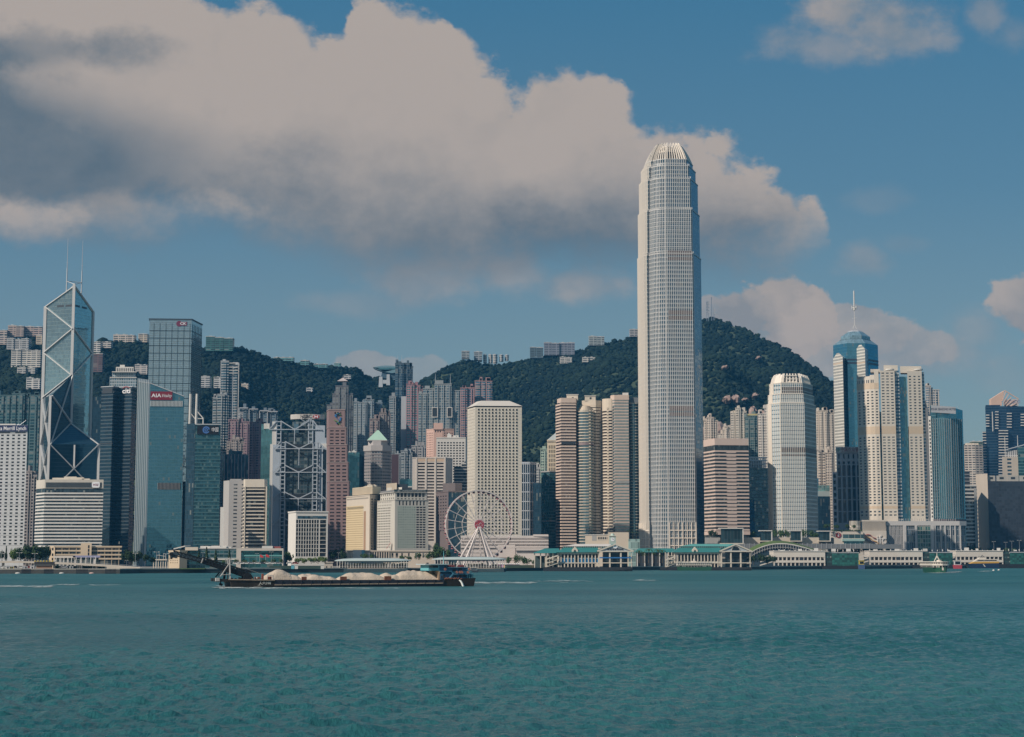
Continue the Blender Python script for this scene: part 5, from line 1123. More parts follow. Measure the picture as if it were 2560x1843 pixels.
def t_shortfin():
    Y=1597;t=thing('skyscraper','shorter finned white and blue tower with a spiky open crown','building',(PX(1982,Y),Y+22,GZ))
    base=[(PX(p,Y+d,1250),Y+d) for p,d in ((1921.5,24),(1933,9),(1953,2),(1955,0),(2015,1),(2017,3),(2043,30))];base +=[(PX(2032,Y+44,1250),Y+44),(PX(1934,Y+44,1250),Y+44)];cx,cy=PX(1982,Y+22,1250),Y+22
    scale=lambda f: [(cx+(x-cx)*f,cy+(y-cy)*f) for x,y in base];g=facade('shortfin_glass',(.42,.48,.50),(.09,.20,.27),1.72,3.95,1,.52,metal=.5,rough=.09,tilt=.015,var=.3,plite=.05);gd=glass('shortfin_side',(.05,.16,.24),1.7,3.95,metal=.6)
    fm=plain('fin_pearl',(.66,.63,.58));bm_=plain('band_blue',(.48,.54,.56),.5,.05,metal=.15);br=plain('plant_dark',(.05,.045,.05),.7)
    for k,(ya,yb,f) in enumerate(((1424,1008,1.0),(1008,985,.94),(985,957,.88))):
        pl=scale(f);z0,z1=(GZ if k==0 else PZ(ya,Y)-2),PZ(yb,Y);MB().prism(pl,z0,z1).build('shaft',g,t);q=MB()
        for e in range(7):
            W=Wall(pl[e],pl[(e+1) % len(pl)]);n=max(1,round(W.L/(2.6 if e < 2 else 1.75 if e==3 else 3.6)))
            if e >=4: MB().wquad(W,0,W.L,z0,z1,.05).build('side_glass',gd,t)
            if e >=4 and e !=5: continue
            for i in range(n+1): u=W.L*i/n;q.wbox(W,max(0,u-.22),min(W.L,u+.22),z0,z1+.8,0,.45)
        q.build('fins',fm,t);bands(t,[pl[i] for i in range(7)]+pl[7:],list(np.arange(z1-3.95,max(z0,20),-3.95)),1.15,.12,bm_)
        MB().prism(offset(pl,.3),z1,z1+.8).build('shoulder',fm,t);W=Wall(pl[3],pl[4])
        for a,b in ((975,967),(981,977),(1131,1119),(1140,1136)):
            if ya > a > yb:
                for e in (3,4,5): W=Wall(pl[e],pl[e+1]);MB().wbox(W,.3,W.L-.3,PZ(a,Y),PZ(b,Y),.1,.4).build('plant_band',br,t)
        for i in (1,):
            W=Wall(pl[0],pl[1]);MB().wbox(W,W.L*.2,W.L*.95,z0,z1,.01,.25).build('corner_panel',fm,t)
    pl=scale(.86);z0,z1=PZ(957,Y),PZ(932,Y);q=MB();H=z1-z0
    for e in range(len(pl)):
        W=Wall(pl[e],pl[(e+1) % len(pl)]);n=max(1,round(W.L/3.2));solid=e in (0,1,6)
        for i in range(n):
            u=W.L*(i+.5)/n;x,y=W.xy(u);h=H if (e in (2,3,4) or i % 2) else H*.9;w=.55 if not solid else 1.3
            a,b=Vector((x,y,z0)),Vector((cx+(x-cx)*.93,cy+(y-cy)*.93,z0+h*.6));c=Vector((cx+(x-cx)*.82,cy+(y-cy)*.82,z0+h));tt=Vector((W.d[0],W.d[1],0))*w;nn=Vector((W.n[0],W.n[1],0))*-1.2
            for p,r in ((a,b),(b,c)):
                for s in (-1,1): q.poly([p+tt*s,r+tt*s,r+tt*s+nn,p+tt*s+nn])
                q.poly([p-tt,p+tt,r+tt,r-tt])
    q.build('crown_blades',fm,t);MB().prism(scale(.62),z0,z0+H*.55).build('crown_drum',plain('drum_grey',(.25,.25,.25),.7),t);W=Wall(scale(.80)[3],scale(.80)[4]);q=MB()
    for y in (938,946,953): q.wbox(W,W.L*.2,W.L*.8,PZ(y,Y)-.4,PZ(y,Y)+.4,-.4,.4)
    q.build('crown_rails',fm,t)
t_shortfin()
RS='cream apartment towers below the rocky peak'
resi('apartment_tower','small cream apartment tower touching the right edge of the tallest tower',[(1759,1768,1052,0),(1766,1784,1045,2),(1782,1794,1053,0)],2250,(.56,.49,.42),(.10,.10,.10),61,fx=.4,fy=.5,group=RS)
resi('apartment_tower','pointed low cream cluster right above the pink banded block',[(1794,1812,1086,0),(1806,1828,1076,1),(1812,1820,1068,2)],2150,(.56,.50,.43),(.12,.11,.10),62,fx=.35,fy=.4,group=RS)
resi('apartment_tower','stepped cream apartment tower with broad roof house below the widest cliff',[(1826,1840,1034,1),(1838,1852,1022,3),(1848,1866,1030,1)],2200,(.56,.51,.44),(.10,.11,.11),63,fx=.5,fy=.5,group=RS)
t=resi('apartment_tower','dark green glass apartment tower with a yellowish roof band',[(1862,1876,1044,1),(1875,1892,1041,2)],2180,(.16,.22,.22),(.04,.10,.12),64,pu=3.0,fx=.7,fy=.7,metal=.4,group=RS)
MB().prism(offset(fp([(1871,-1),(1892,-1)],2180,8,1041),.8),PZ(1041,2180)+1,PZ(1037,2180)+1).build('roof_band',plain('ochre_band',(.50,.42,.20),.7),t)
resi('apartment_tower','white balconied apartment tower left of the shorter finned tower',[(1894,1912,1036,1),(1911,1926,1022,2)],2120,(.56,.52,.47),(.13,.12,.12),65,fx=.5,fy=.4,fh=3.4,group=RS)
resi('apartment_tower','cream apartment tower with pale green attic between the finned tower and the masted tower',[(2037,2050,1030,0),(2047,2070,1028,3),(2066,2087,1034,1)],2200,(.56,.50,.43),(.16,.15,.14),66,fx=.35,fy=.45,group=RS)
resi('apartment_tower','cream block of curved balconies low beside the finned tower',[(2043,2054,1126,1),(2053,2066,1133,0)],1960,(.54,.49,.43),(.07,.08,.10),67,pu=4,fx=.6,fy=.5,group=RS)
resi('apartment_tower','weathered cream block left of the bank with tall dark windows',[(2063,2082,1134,1),(2072,2083,1128,2)],1940,(.52,.46,.40),(.07,.07,.07),68,pu=2.6,fx=.5,fy=.5,group=RS)
t,pl,z=block('office_block','low dark block with a pale green glazed top beside the finned tower',[(2044,0),(2075,2)],1850,20,1241,GDARK);add(t,[(2044.5,0),(2074,2)],1850,18,1241,1228,plain('pale_louvre',(.42,.48,.46),.6),'louvre');add(t,[(2045,2),(2074,3)],1850,16,1228,1213,facade('mint_glass',(.20,.32,.30),(.16,.32,.31),2,2.2,.85,.8,metal=.4),'upper_storeys')
block('office_block','thin navy slab against the dark side of the finned tower',[(2034,0),(2046,0)],1870,20,1196,GBLUE)
def t_abc():
    Y=1830;pl=fp([(2091,2),(2152,0)],Y,22,1140);t=thing('bank_tower','white framed bank tower with tall dark windows under a Chinese name board','building',base_of(pl));wm=plain('abc_white',(.42,.43,.46),.7,.06);zt=PZ(1132,Y);P=[];q=MB();W=Wall(pl[0],pl[1])
    lattice(q,W,PZ(1308,Y),PZ(1162,Y),5,5,.66,.93,.9,.0,.0,P,.5);lattice(q,W,PZ(1162,Y),PZ(1152,Y),5,1,.45,.7,.9,0,0,None);lattice(q,W,PZ(1148,Y),PZ(1134,Y),5,1,.34,.8,.9,0,0,P);q.wquad(W,0,W.L,PZ(1152,Y),PZ(1148,Y));q.wquad(W,0,W.L,PZ(1134,Y),zt);q.wquad(W,0,W.L,GZ,PZ(1308,Y));bb=MB().prism(pl,GZ,zt);bb.Fc.pop(0);bb.U.pop(0);n=len(q.V);q.V +=bb.V;q.Fc +=[tuple(i+n for i in f) for f in bb.Fc];q.U +=bb.U;q.build('wall',wm,t);emit(t,P,pane_mat('abc_pane',(.02,.03,.045),plite=.03))
    wg=fp([(2081,5),(2092,3)],Y,16,1190);q=MB();P=[];W2=Wall(wg[0],wg[1]);bb=MB().prism(wg,GZ,PZ(1180,Y));bb.Fc.pop(0);bb.U.pop(0);q.V,q.Fc,q.U=bb.V,bb.Fc,bb.U
    lattice(q,W2,PZ(1308,Y),PZ(1182,Y),1,8,.6,.6,.6,.1,.1,P);q.wquad(W2,0,W2.L,GZ,PZ(1308,Y));q.wquad(W2,0,W2.L,PZ(1182,Y),PZ(1180,Y));q.build('side_wing',wm,t);emit(t,P,PANE,'window')
    sp=offset(fp([(2090,1),(2152,-1)],Y,8,1125),.3);sg=MB().prism(sp,zt,PZ(1117.5,Y)).build('sign',plain('sign_white',(.60,.58,.56),.6,.04),t);Ws=Wall(sp[0],sp[1]);tm=plain('sign_red2',(.26,.05,.05),.5,.03);gm=plain('sign_green',(.02,.22,.18),.5,.03)
    text('lettering','中国农业银行',Ws,Ws.u_of(2101,1125),PZ(1124.3,Y),4.6,tm,sg,.1,'LEFT',.86,bold=.06);text('lettering','AGRICULTURAL BANK OF CHINA',Ws,Ws.u_of(2102,1125),PZ(1130,Y),1.2,tm,sg,.1,'LEFT')
    u,z=Ws.u_of(2095.3,1125),PZ(1124.5,Y);q=MB().ring(Ws.pt(u,z,.2),(Ws.n[0],Ws.n[1],0),1.55,.28,20,5);q.wbox(Ws,u-.25,u+.25,z-1.4,z+1.2,.05,.25);q.wbox(Ws,u-.9,u+.9,z+.3,z+.7,.05,.25);q.build('emblem',gm,sg)
    q=MB()
    for px in (2078,2086): q.box(PX(px,Y),PX(px,Y)+1.0,Y,Y+1.2,GZ,GZ+1)
t_abc()
def t_center():
    Y=2080;ctr=at(2138.5,900,Y+22);t=thing('skyscraper','blue glass tower with pointed pale pilasters, stepped top and a tall white mast','building',(ctr.x,ctr.y,GZ));g=glass('centre_glass',(.10,.30,.40),1.6,3.8,metal=.78,rough=.05,tilt=.008,var=.10);gp=facade('centre_lit',(.62,.60,.54),(.62,.60,.54),1.6,3.8,1,.6,metal=.55,rough=.22,tilt=.012,var=.06,plite=.0,wmetal=.1);dk=plain('centre_band',(.03,.05,.08),.4);rf=glass('centre_roof',(.26,.40,.46),2.2,3.,metal=.5,rough=.3)
    pl=fp([(2083,22),(2118,0),(2163,0),(2195,22)],Y,26,880);zt=PZ(858,Y);MB().prism(pl,GZ,zt).build('glass_wall',g,t)
    cx=sum(p[0] for p in pl)/6;cy=sum(p[1] for p in pl)/6;sc=lambda f: [(cx+(x-cx)*f,cy+(y-cy)*f) for x,y in pl]
    MB().prism(sc(1.0),zt,PZ(846,Y),top=sc(.70)).build('sloped_roof',rf,t);MB().prism(sc(.66),PZ(847,Y),PZ(837,Y)).build('drum',rf,t);MB().prism(sc(.70),PZ(847,Y),PZ(846,Y)+.4).build('drum_edge',dk,t);MB().prism(sc(.66),PZ(837,Y),PZ(825,Y),top=sc(.36)).build('sloped_roof',rf,t);MB().prism(sc(.36),PZ(825,Y),PZ(821.5,Y),top=sc(.28)).build('roof_cap',STEEL,t)
    for a,b,f in ((910,905,.5),(901.5,897,.5)): MB().prism(offset(pl,.25),PZ(a,Y),PZ(b,Y)).build('plant_band',dk,t)
    def pil(pa,pb,pc,da,db,dc,ysh,ytip):
        A,B,C=[(PX(p,Y+d,950),Y+d) for p,d in ((pa,da),(pb,db),(pc,dc))];zs,zp=PZ(ysh,Y),PZ(ytip,Y);W=Wall(A,B);q=MB();q.poly([W.pt(0,GZ),W.pt(W.L,GZ),W.pt(W.L,zs),W.pt(W.L*.62,zp),W.pt(W.L*.38,zp),W.pt(0,zs)],[(0,GZ),(W.L,GZ),(W.L,zs),(W.L*.6,zp),(W.L*.4,zp),(0,zs)]);q.build('pilaster',gp,t)  # facet towards the sun, its brightness put into the pale colour
        W2=Wall(B,C);d=MB();d.poly([W2.pt(0,GZ),W2.pt(W2.L,GZ),W2.pt(W2.L,zs),W2.pt(0,zs)],[(0,GZ),(W2.L,GZ),(W2.L,zs),(0,zs)]);d.build('pilaster_side',glass('centre_shaded',(.03,.10,.17),1.6,3.8,metal=.6),t)  # facet turned from the sun, its shade put into the dark colour
        k=MB();D=(A[0]+(C[0]-A[0])*.7,A[1]+14);k.poly([(*W.xy(W.L*.38),zp),(*W.xy(W.L*.62),zp),(*C,zs)]);k.poly([(*W.xy(W.L*.62),zp),(*B,zs),(*C,zs)]);k.poly([(*W.xy(W.L*.38),zp),(*C,zs),(*A,zs)]);k.build('pilaster_cap',STEEL,t)
        MB().wbox(W,0,W.L,PZ(911,Y),PZ(907,Y),.03,.1).build('tan_band',plain('tan_band',(.52,.42,.32),.6),t)
    pil(2084,2108,2116,8,-10,4,895,883);pil(2140.5,2164,2172,2,-14,2,876,864)
    q=MB();m=Vector((ctr.x,ctr.y,0));Z=lambda y: PZ(y,Y+22);T=lambda dx,y: Vector((ctr.x+dx,ctr.y,Z(y)))
    q.tube(T(-2.2,822),T(0,811),.35).tube(T(2.2,822),T(0,811),.35).tube(T(0,811),T(0,776),.35,.3).tube(T(-3,796),T(3,795),.3).tube(T(0,776),T(0,768),1.5,1.5,8).tube(T(0,767),T(0,728),.85,.8,8).tube(T(-3,770),T(3,770),1.2).tube(T(0,728),T(0,725),.2);q.build('mast',WHITE,t);q=MB()
    for dx in (-2.6,2.6): q.tube(T(dx,774),T(dx,765),1.0,1.0,8)
    q.build('antenna_drum',STEEL,t)
t_center()
# ------------------------------------------------------------------ h
def t_seasons():
    Y=1770;cr=plain('seasons_cream',(.60,.545,.465),.75,.07);be=plain('seasons_beige',(.56,.45,.33),.75,.06);gb=glass('seasons_glass',(.09,.26,.36),1.6,3.3,metal=.7,var=.2);sp=facade('seasons_corner',(.45,.47,.47),(.06,.13,.19),3,3.55,1,.6,metal=.5)
    x=PX(2228,Y);t=thing('hotel_tower','broad cream residential tower with a curved left wing and blue glass slot','building',(x,Y+20,GZ));P=[];q=MB()
    cur=[(2145,18),(2156,11),(2167,6),(2178,2.5),(2189,.6),(2200,0)];L=[(PX(p,Y+d,1100),Y+d) for p,d in cur];zt,zc=PZ(930,Y),PZ(945,Y);rows=[(1262,1090,24),(1062,976,12)]
    tops=[945,942,940,937,926,925]
    for i in range(5):
        W=Wall(L[i],L[i+1]);z1=PZ(tops[i],Y);zprev=GZ
        for a,b,r in ((1292,1275,2),(1262,1090,24),(1062,976,12)):
            q.wquad(W,0,W.L,zprev,PZ(a,Y));lattice(q,W,PZ(a,Y),PZ(b,Y),1 if i !=4 else 1,r,.50,.46,.6,.0,0,P);zprev=PZ(b,Y)
        q.wquad(W,0,W.L,zprev,z1)
        q.poly([W.pt(0,z1),W.pt(W.L,z1),W.pt(W.L,z1,-22),W.pt(0,z1,-22)])
    bk=[L[-1],(PX(2198,Y+40,1100),Y+40),(PX(2150,Y+44,1100),Y+44),L[0]]
    for a,b in zip(bk[:-1],bk[1:]): W=Wall(a,b);q.wquad(W,0,W.L,GZ,PZ(930,Y))
    q.build('curved_wing',cr,t);W=Wall(L[0],L[4]);g=MB()
    for a,b in ((1085,1066),(972,957),(1272,1265)):
        g=MB()
        for i in range(5): W=Wall(L[i],L[i+1]);g.wbox(W,0,W.L,PZ(a,Y),PZ(b,Y),.01,.08)
        g.build('beige_belt',be,t)
    g=MB()
    for i in range(4):
        W=Wall(L[i],L[i+1])
        for k in range(2): g.wbox(W,W.L*(.2+.42*k),W.L*(.2+.42*k)+1.1,PZ(957,Y),PZ(949,Y),.01,.06)
    g.build('attic_openings',DARK,t)
    def wing(vis,top,specs,name,dy=24):
        pl=fp(vis,Y,dy,top);z=PZ(top,Y);W=Wall(pl[0],pl[1]);q=MB();bb=MB().prism(pl,GZ,z);bb.Fc.pop(0);bb.U.pop(0);q.V,q.Fc,q.U=bb.V,bb.Fc,bb.U;zp=GZ
        for a,b,c,r,wf,hf in specs: q.wquad(W,0,W.L,zp,PZ(a,Y));lattice(q,W,PZ(a,Y),PZ(b,Y),c,r,wf,hf,.5,.3,.3,P);zp=PZ(b,Y)
        q.wquad(W,0,W.L,zp,z);q.build(name,cr,t)
        for a,b in ((1085,1066),(1272,1265)): MB().wbox(W,0,W.L,PZ(a,Y),PZ(b,Y),.01,.08).build('beige_belt',be,t)
        return pl
    wing([(2200.5,-2),(2236,-2)],927,[(1292,1276,3,2,.6,.4),(1262,1090,3,24,.6,.4),(1062,930,3,18,.6,.38)],'centre_wing');P2=len(P)
    wing([(2268,-1),(2304,0)],928,[(1292,1276,3,2,.5,.4),(1262,1090,3,24,.5,.44),(1062,938,3,17,.5,.42)],'right_wing')
    emit(t,P,pane_mat('seasons_pane',(.05,.09,.12),lite=(.34,.36,.34),plite=.25,metal=.35))
    add(t,[(2236,1),(2249,1)],Y,20,None,926,sp,'glazed_joint',1000);add(t,[(2249,7),(2268,7)],Y,18,None,940,gb,'glass_slot',1000);add(t,[(2304,1),(2312,2)],Y,20,None,930,sp,'corner_glazing',1000);q=MB()
    add(t,[(2309,6),(2317,6)],Y,20,None,1000,plain('seasons_side',(.22,.22,.24),.7),'side_wall',1100)
    for a,b,y,d in ((2209,2244,911,8),(2250,2303,913,10),(2176,2200,922,4)): add(t,[(a,d),(b,d)],Y,14,930,y,cr,'roof_house')
    for a,b in ((2216,2238),(2288,2310)): c=at((a+b)/2,922,Y-1);MB().prism(circ(c.x,Y+4,(b-a)/2*Y/F,14),PZ(925,Y),PZ(922,Y)).build('roof_canopy',WHITE,t)
    Y=1765;x=PX(2370,Y);t=thing('hotel_tower','curved blue glass hotel tower with fins and a name sign at its top','building',(x,Y+20,GZ));gh=facade('hotel_glass',(.16,.32,.36),(.15,.34,.40),1.6,3.5,.94,.88,metal=.8,rough=.06,tilt=.012,var=.15,plite=.02,wmetal=.5,wrough=.3)
    cv=[(2330,2),(2346,-1.5),(2362,-2.5),(2378,-1),(2394,3),(2410,10)];pl=[(PX(p,Y+d,1150),Y+d) for p,d in cv];pl +=[(PX(2404,Y+38,1150),Y+38),(PX(2332,Y+38,1150),Y+38)];zz=[PZ(y,Y) for y in (1014,1015,1016.5,1018,1020.5,1024,1028,1016)];q=MB();n=len(pl);d=0
    for i in range(n):
        a,b=pl[i],pl[(i+1) % n];l=math.dist(a,b);q.poly([(*a,GZ),(*b,GZ),(*b,zz[(i+1) % n]),(*a,zz[i])],[(d,GZ),(d+l,GZ),(d+l,zz[(i+1) % n]),(d,zz[i])]);d +=l
    q.poly([(*p,z) for p,z in zip(pl,zz)]);q.build('glass_wall',gh,t);fm=plain('hotel_fin',(.26,.30,.31),.5,.05,metal=.3);q=MB()
    for i in range(5):
        W=Wall(pl[i],pl[i+1])
        for k in range(3): q.wbox(W,W.L*k/3,W.L*k/3+.5,PZ(1296,Y),PZ(1046,Y)-k*.2,0,1.0)
    q.build('fins',fm,t);q=MB()
    for i in range(5): W=Wall(pl[i],pl[i+1]);q.wbox(W,0,W.L,PZ(1306,Y),PZ(1298,Y),.1,.6)
    q.build('base_louvre',plain('base_dark',(.08,.07,.08),.6),t)
    add(t,[(2323.5,3),(2330.5,2)],Y,20,None,1040,WHITE,'white_pier',1150);wa=fp([(2323.5,3),(2330.5,2)],Y,20,1150);W=Wall(wa[0],wa[1]);P=[(W,W.L*.5,PZ(1052+9.2*k,Y),1.2,2.2,.03) for k in range(27)];emit(t,P,PANE);add(t,[(2313,8),(2324,6)],Y,18,None,1018,plain('hotel_dark',(.10,.11,.12),.6),'dark_wing',1150)
    A,B=(PX(2328,Y-5,1025),Y-5),(PX(2389,Y-5,1025),Y-5);W=Wall(A,B);sg=MB().wpoly(W,[(0,PZ(1032,Y)),(W.L,PZ(1036,Y)),(W.L,PZ(1019,Y)),(0,PZ(1014,Y))],-.4,.4).build('sign',plain('sign_silver',(.40,.41,.43),.5,.05),t)
    text('lettering','FOUR SEASONS HOTEL',W,W.L*.5,PZ(1024.5,Y),3.4,plain('sign_ink',(.05,.05,.08),.6,.02),sg,.42,'CENTER',.74,bold=.03);q=MB()
    for u in (3,W.L*.5,W.L-3): q.beam(W.pt(u,PZ(1026,Y),-.4),W.pt(u,PZ(1026,Y),-3.5),.5)
    q.build('brackets',DARK,sg);MB().tube(at(2399,1024,Y+12),at(2393,1016,Y+12),.25).build('roof_crane',STEEL,t)
    Y=1740;x=PX(2290,Y);t=thing('shopping_mall','pale podium with columns and window strips under the hotel towers','building',(x,Y+20,GZ));pm=plain('podium_white',(.50,.49,.48),.7,.06)
    pl=fp([(2215,2),(2398,0),(2414,4)],Y,30,1310);MB().prism(pl,GZ,PZ(1314,Y)).build('glass_wall',facade('podium_glass',(.22,.24,.26),(.06,.10,.13),2.1,6.5,.62,.86,metal=.4,plite=.12),t);MB().prism(offset(pl,.8),PZ(1314,Y),PZ(1303,Y)).build('roof_slab',pm,t);W=Wall(pl[0],pl[1])
    for px,w in ((2262,3.0),(2290,2.2),(2331,3.2),(2338,1.2),(2352,1.2),(2363,1.2),(2376,.9),(2388,.9)): u=W.u_of(px,1345);MB().wbox(W,u-w/2,u+w/2,GZ,PZ(1314,Y),0,1.0).build('column',pm,t)
    u0,u1=W.u_of(2294,1345),W.u_of(2330,1345);gl=MB().wbox(W,u0,u1,PZ(1374,Y),PZ(1316,Y),.0,.5).build('atrium_window',facade('atrium',(.40,.42,.38),(.06,.14,.13),2.6,4.2,.82,.84,metal=.3,plite=.2,lite=(.35,.36,.28)),t);MB().wbox(W,W.u_of(2402,1340),W.L,GZ,PZ(1314,Y),0,.9).build('end_wall',pm,t)
    q=MB()
    for k in range(15): u=W.u_of(2217,1340)+k*1.35;q.wbox(W,u,u+.5,GZ,PZ(1316,Y),0,.6)
    q.build('fins',pm,t);q=MB();W3=Wall(pl[1],pl[2])
    for i in range(26): u=W.L*(.2+.8*i/26);q.wbox(W,u,u+.4,PZ(1303,Y)+.01,PZ(1296,Y),-8,-7.6)
    q.build('roof_screen',GREY,t)
t_seasons()
resi('apartment_tower','cream and blue tower peeping out between the cream tower and the glass hotel',[(2313,2327,966,2),(2326,2348,976,0)],2150,(.50,.46,.42),(.06,.14,.21),71,pu=3.4,fx=.6,fy=.6,metal=.4,group=None)
def t_mallwall():
    Y=1735;pm=plain('mall_cream',(.58,.53,.46),.75,.05);pl=fp([(2157,0),(2216,0)],Y,22,1330);t=thing('shopping_mall','cream mall wing with large ifc letters and a coloured ribbon sculpture','building',base_of(pl));MB().prism(pl,GZ,PZ(1327,Y)).build('wall',pm,t);W=Wall(pl[0],pl[1])
    up=fp([(2156,4),(2214.5,4)],Y,16,1310);MB().prism(up,PZ(1327,Y),PZ(1304,Y)).build('louvre_back',DARK,t);U=Wall(up[0],up[1]);q=MB()
    for k in range(26): q.wbox(U,k*U.L/26,k*U.L/26+.42,PZ(1327,Y),PZ(1304,Y),0,.5)
    q.build('louvre',pm,t);MB().prism(offset(up,.7),PZ(1304,Y),PZ(1300,Y)).build('roof_slab',pm,t)
    MB().prism(circ(PX(2140,Y+6,1310),Y+10,6,14),PZ(1327,Y),PZ(1302,Y)).build('round_bay',facade('round_bay',(.56,.52,.46),(.2,.2,.16),1.5,7,.5,.8),t)
    text('lettering','ifc',W,W.u_of(2203,1350),PZ(1350,Y),12.0,plain('letters_white',(.62,.60,.58),.5,.03),t,.3,'CENTER',.9,ext=.5,bold=.12)
    cols=[plain('ribbon_orange',(.55,.30,.06),.5),plain('ribbon_red',(.40,.09,.07),.5),plain('ribbon_navy',(.05,.07,.2),.5),plain('ribbon_grey',(.3,.28,.26),.5)]
    for c,pts in zip(cols,([(2160,1347),(2166,1341),(2174,1345),(2182,1352),(2192,1355),(2196,1360)],[(2160,1340),(2167,1336),(2175,1337),(2182,1344),(2190,1346)],[(2163,1346),(2170,1351),(2177,1352),(2186,1357)],[(2158,1352),(2164,1350),(2174,1356),(2184,1360)])):
        q=MB();pp=[W.pt(W.u_of(a,b),PZ(b,Y),.9) for a,b in pts]
        for a,b in zip(pp[:-1],pp[1:]): q.beam(a,b,1.0,.5)
        q.build('ribbon',c,t)
    pl=fp([(2082,0),(2158,0)],1725,20,1330);t=thing('station_building','cream station wing with a red roundel and a green roof garden','building',base_of(pl));Y=1725;MB().prism(pl,GZ,PZ(1329,Y)).build('wall',pm,t);W=Wall(pl[0],pl[1]);MB().wbox(W,W.u_of(2107,1340),W.u_of(2159,1340),PZ(1346,Y),PZ(1336,Y),-.2,.08).build('window',facade('station_win',(.2,.24,.24),(.05,.10,.11),6,9,.9,1),t);MB().wbox(W,W.u_of(2105,1350),W.u_of(2160,1350),PZ(1353,Y),PZ(1347.5,Y),0,3.).build('canopy',plain('canopy_aqua',(.30,.46,.44),.5),t);MB().wbox(W,W.u_of(2110,1356),W.u_of(2158,1356),PZ(1361,Y),PZ(1353,Y),0,.1).build('window',GTEAL,t)
    u,z=W.u_of(2096,1338),PZ(1338,Y);sg=MB().tube(W.pt(u,z,0),W.pt(u,z,.6),2.7,2.7,22).build('sign',plain('roundel_red',(.26,.02,.03),.5,.03),t);q=MB();o=.66
    for s in (-1,1):
        q.wbox(W,u+s*.12-.12,u+s*.12+.12,z-1.7,z+1.7,.6,.66);n=8
        for i in range(n): a,b=-.9+1.8*i/n,-.9+1.8*(i+1)/n;q.beam(W.pt(u+s*(1.75-1.25*math.cos(a)),z+1.9*a,o),W.pt(u+s*(1.75-1.25*math.cos(b)),z+1.9*b,o),.36,.1)
    q.wbox(W,u-.9,u+.9,z-.17,z+.17,.6,.66);q.build('emblem',WTXT,sg)
    gq=MB();r=random.Random(4)
    for i in range(260): x=pl[0][0]+(pl[1][0]-pl[0][0])*r.random();s=r.uniform(.4,1.0);y=Y+r.uniform(.5,8);z=PZ(1329,Y)+r.uniform(.1,1.3);a=r.random()*6.28;gq.poly([(x+s*math.cos(a),y+s*math.sin(a),z),(x+s*math.cos(a+2),y+s*math.sin(a+2),z+r.uniform(0,.8)),(x+s*math.cos(a+4),y+s*math.sin(a+4),z+r.uniform(.2,1))])
    o=gq.build('roof_plants',plain('roof_green',(.06,.11,.03),.9,.3,1.),t);kind(o,'stuff')
t_mallwall()
# ------------------------------------------------------------------ f
block('apartment_tower','cream apartment tower with wide window bands in the gap before the navy tower',[(2410,3),(2437,0),(2459,3)],2300,20,1112,facade('gap_cream',(.54,.49,.44),(.08,.09,.10),5,3.2,.78,.5,plite=.1),rseed=2,rmat=CREAM,rh=3)
def t_navy():
    Y=2200;x=PX(2515,Y);t=thing('office_tower','navy glass tower with white floor ticks under a pink lattice gable','building',(x,Y+20,GZ));m=facade('navy_tower',(.05,.09,.14),(.025,.07,.13),1.8,3.6,1,.82,metal=.6,rough=.08,tilt=.01,var=.15,plite=0,wmetal=.3)
    add(t,[(2464,2),(2517,-2),(2545,0),(2590,4)],Y,26,None,1016,m,'wall',1050);add(t,[(2457,6),(2466,5)],Y,18,None,1078,m,'side_bay',1100);add(t,[(2497,-7),(2520,-7)],Y,10,None,1076,m,'front_bay',1100);q=MB()
    for a,b,y0,y1,d in ((2465,2473,1038,1068,-.2),(2488,2496,1030,1072,-2.4),(2517,2529,1034,1075,-2),(2456,2467,1080,1190,5),(2497,2520,1078,1190,-7.6),(2552,2565,1036,1066,.2)):
        y=y0
        while y < y1: MB().box(PX(a,Y+d,y),PX(b,Y+d,y),Y+d-.8,Y+d+.6,PZ(y,Y)-.55,PZ(y,Y)+.55).build('floor_tick',WHITE,t);y +=6.9
    MB().box(PX(2481.3,Y-4,1050),PX(2482.7,Y-4,1050),Y-3.2,Y-2,PZ(1079,Y),PZ(1030,Y)).build('rib',WHITE,t);add(t,[(2464,2),(2500,0)],Y,10,1016,1012.5,m,'roof_house',1015)
    gp=plain('gable_pink',(.60,.42,.33),.7,.06);z0,za,zk=PZ(1013,Y),PZ(975,Y),PZ(996,Y);A=(PX(2478,Y+8,1000),Y+8);B=(PX(2546,Y+8,1000),Y+8);W=Wall(A,B);L=W.L;q=MB();q.wpoly(W,[(0,z0),(L*.36,z0),(L*.40,zk-2),(L*.50,za),(0,zk)],-10,0);q.build('gable',gp,t);MB().wpoly(W,[(L*.56,z0),(L,z0),(L,zk),(L*.56,zk-1)],-10,0).build('gable',plain('gable_pale',(.52,.46,.44),.7),t);q=MB()
    for k in range(5): u=L*(.50+.10*k);q.beam(W.pt(L*.40+k*1.6,zk-3-k*2.2,.3),W.pt(L*.55+k*3.3,za-1-k*3.9,.3),1.0)
    q.beam(W.pt(L*.5,za,.2),W.pt(L,zk,.2),1.1).beam(W.pt(L*.37,z0,.2),W.pt(L*.37,zk-2,.2),.6).beam(W.pt(L*.46,z0,.2),W.pt(L*.46,zk-6,.2),.6)
    for k in range(4): q.beam(W.pt(L*.37,z0+2+k*2.2,.2),W.pt(L*.56,z0+2+k*2.2,.2),.5)
    q.build('gable_lattice',gp,t);text('lettering','COSCO',W,L*.79,z0+5,6.0,plain('cosco_grey',(.30,.26,.33),.6),t,.3,'CENTER',.95,bold=.1)
t_navy()
block('office_block','small dark stacked block right of the glass hotel',[(2410,0),(2424,0)],2000,18,1178,facade('stack_dark',(.20,.21,.23),(.03,.04,.05),6,4.,1,.7))
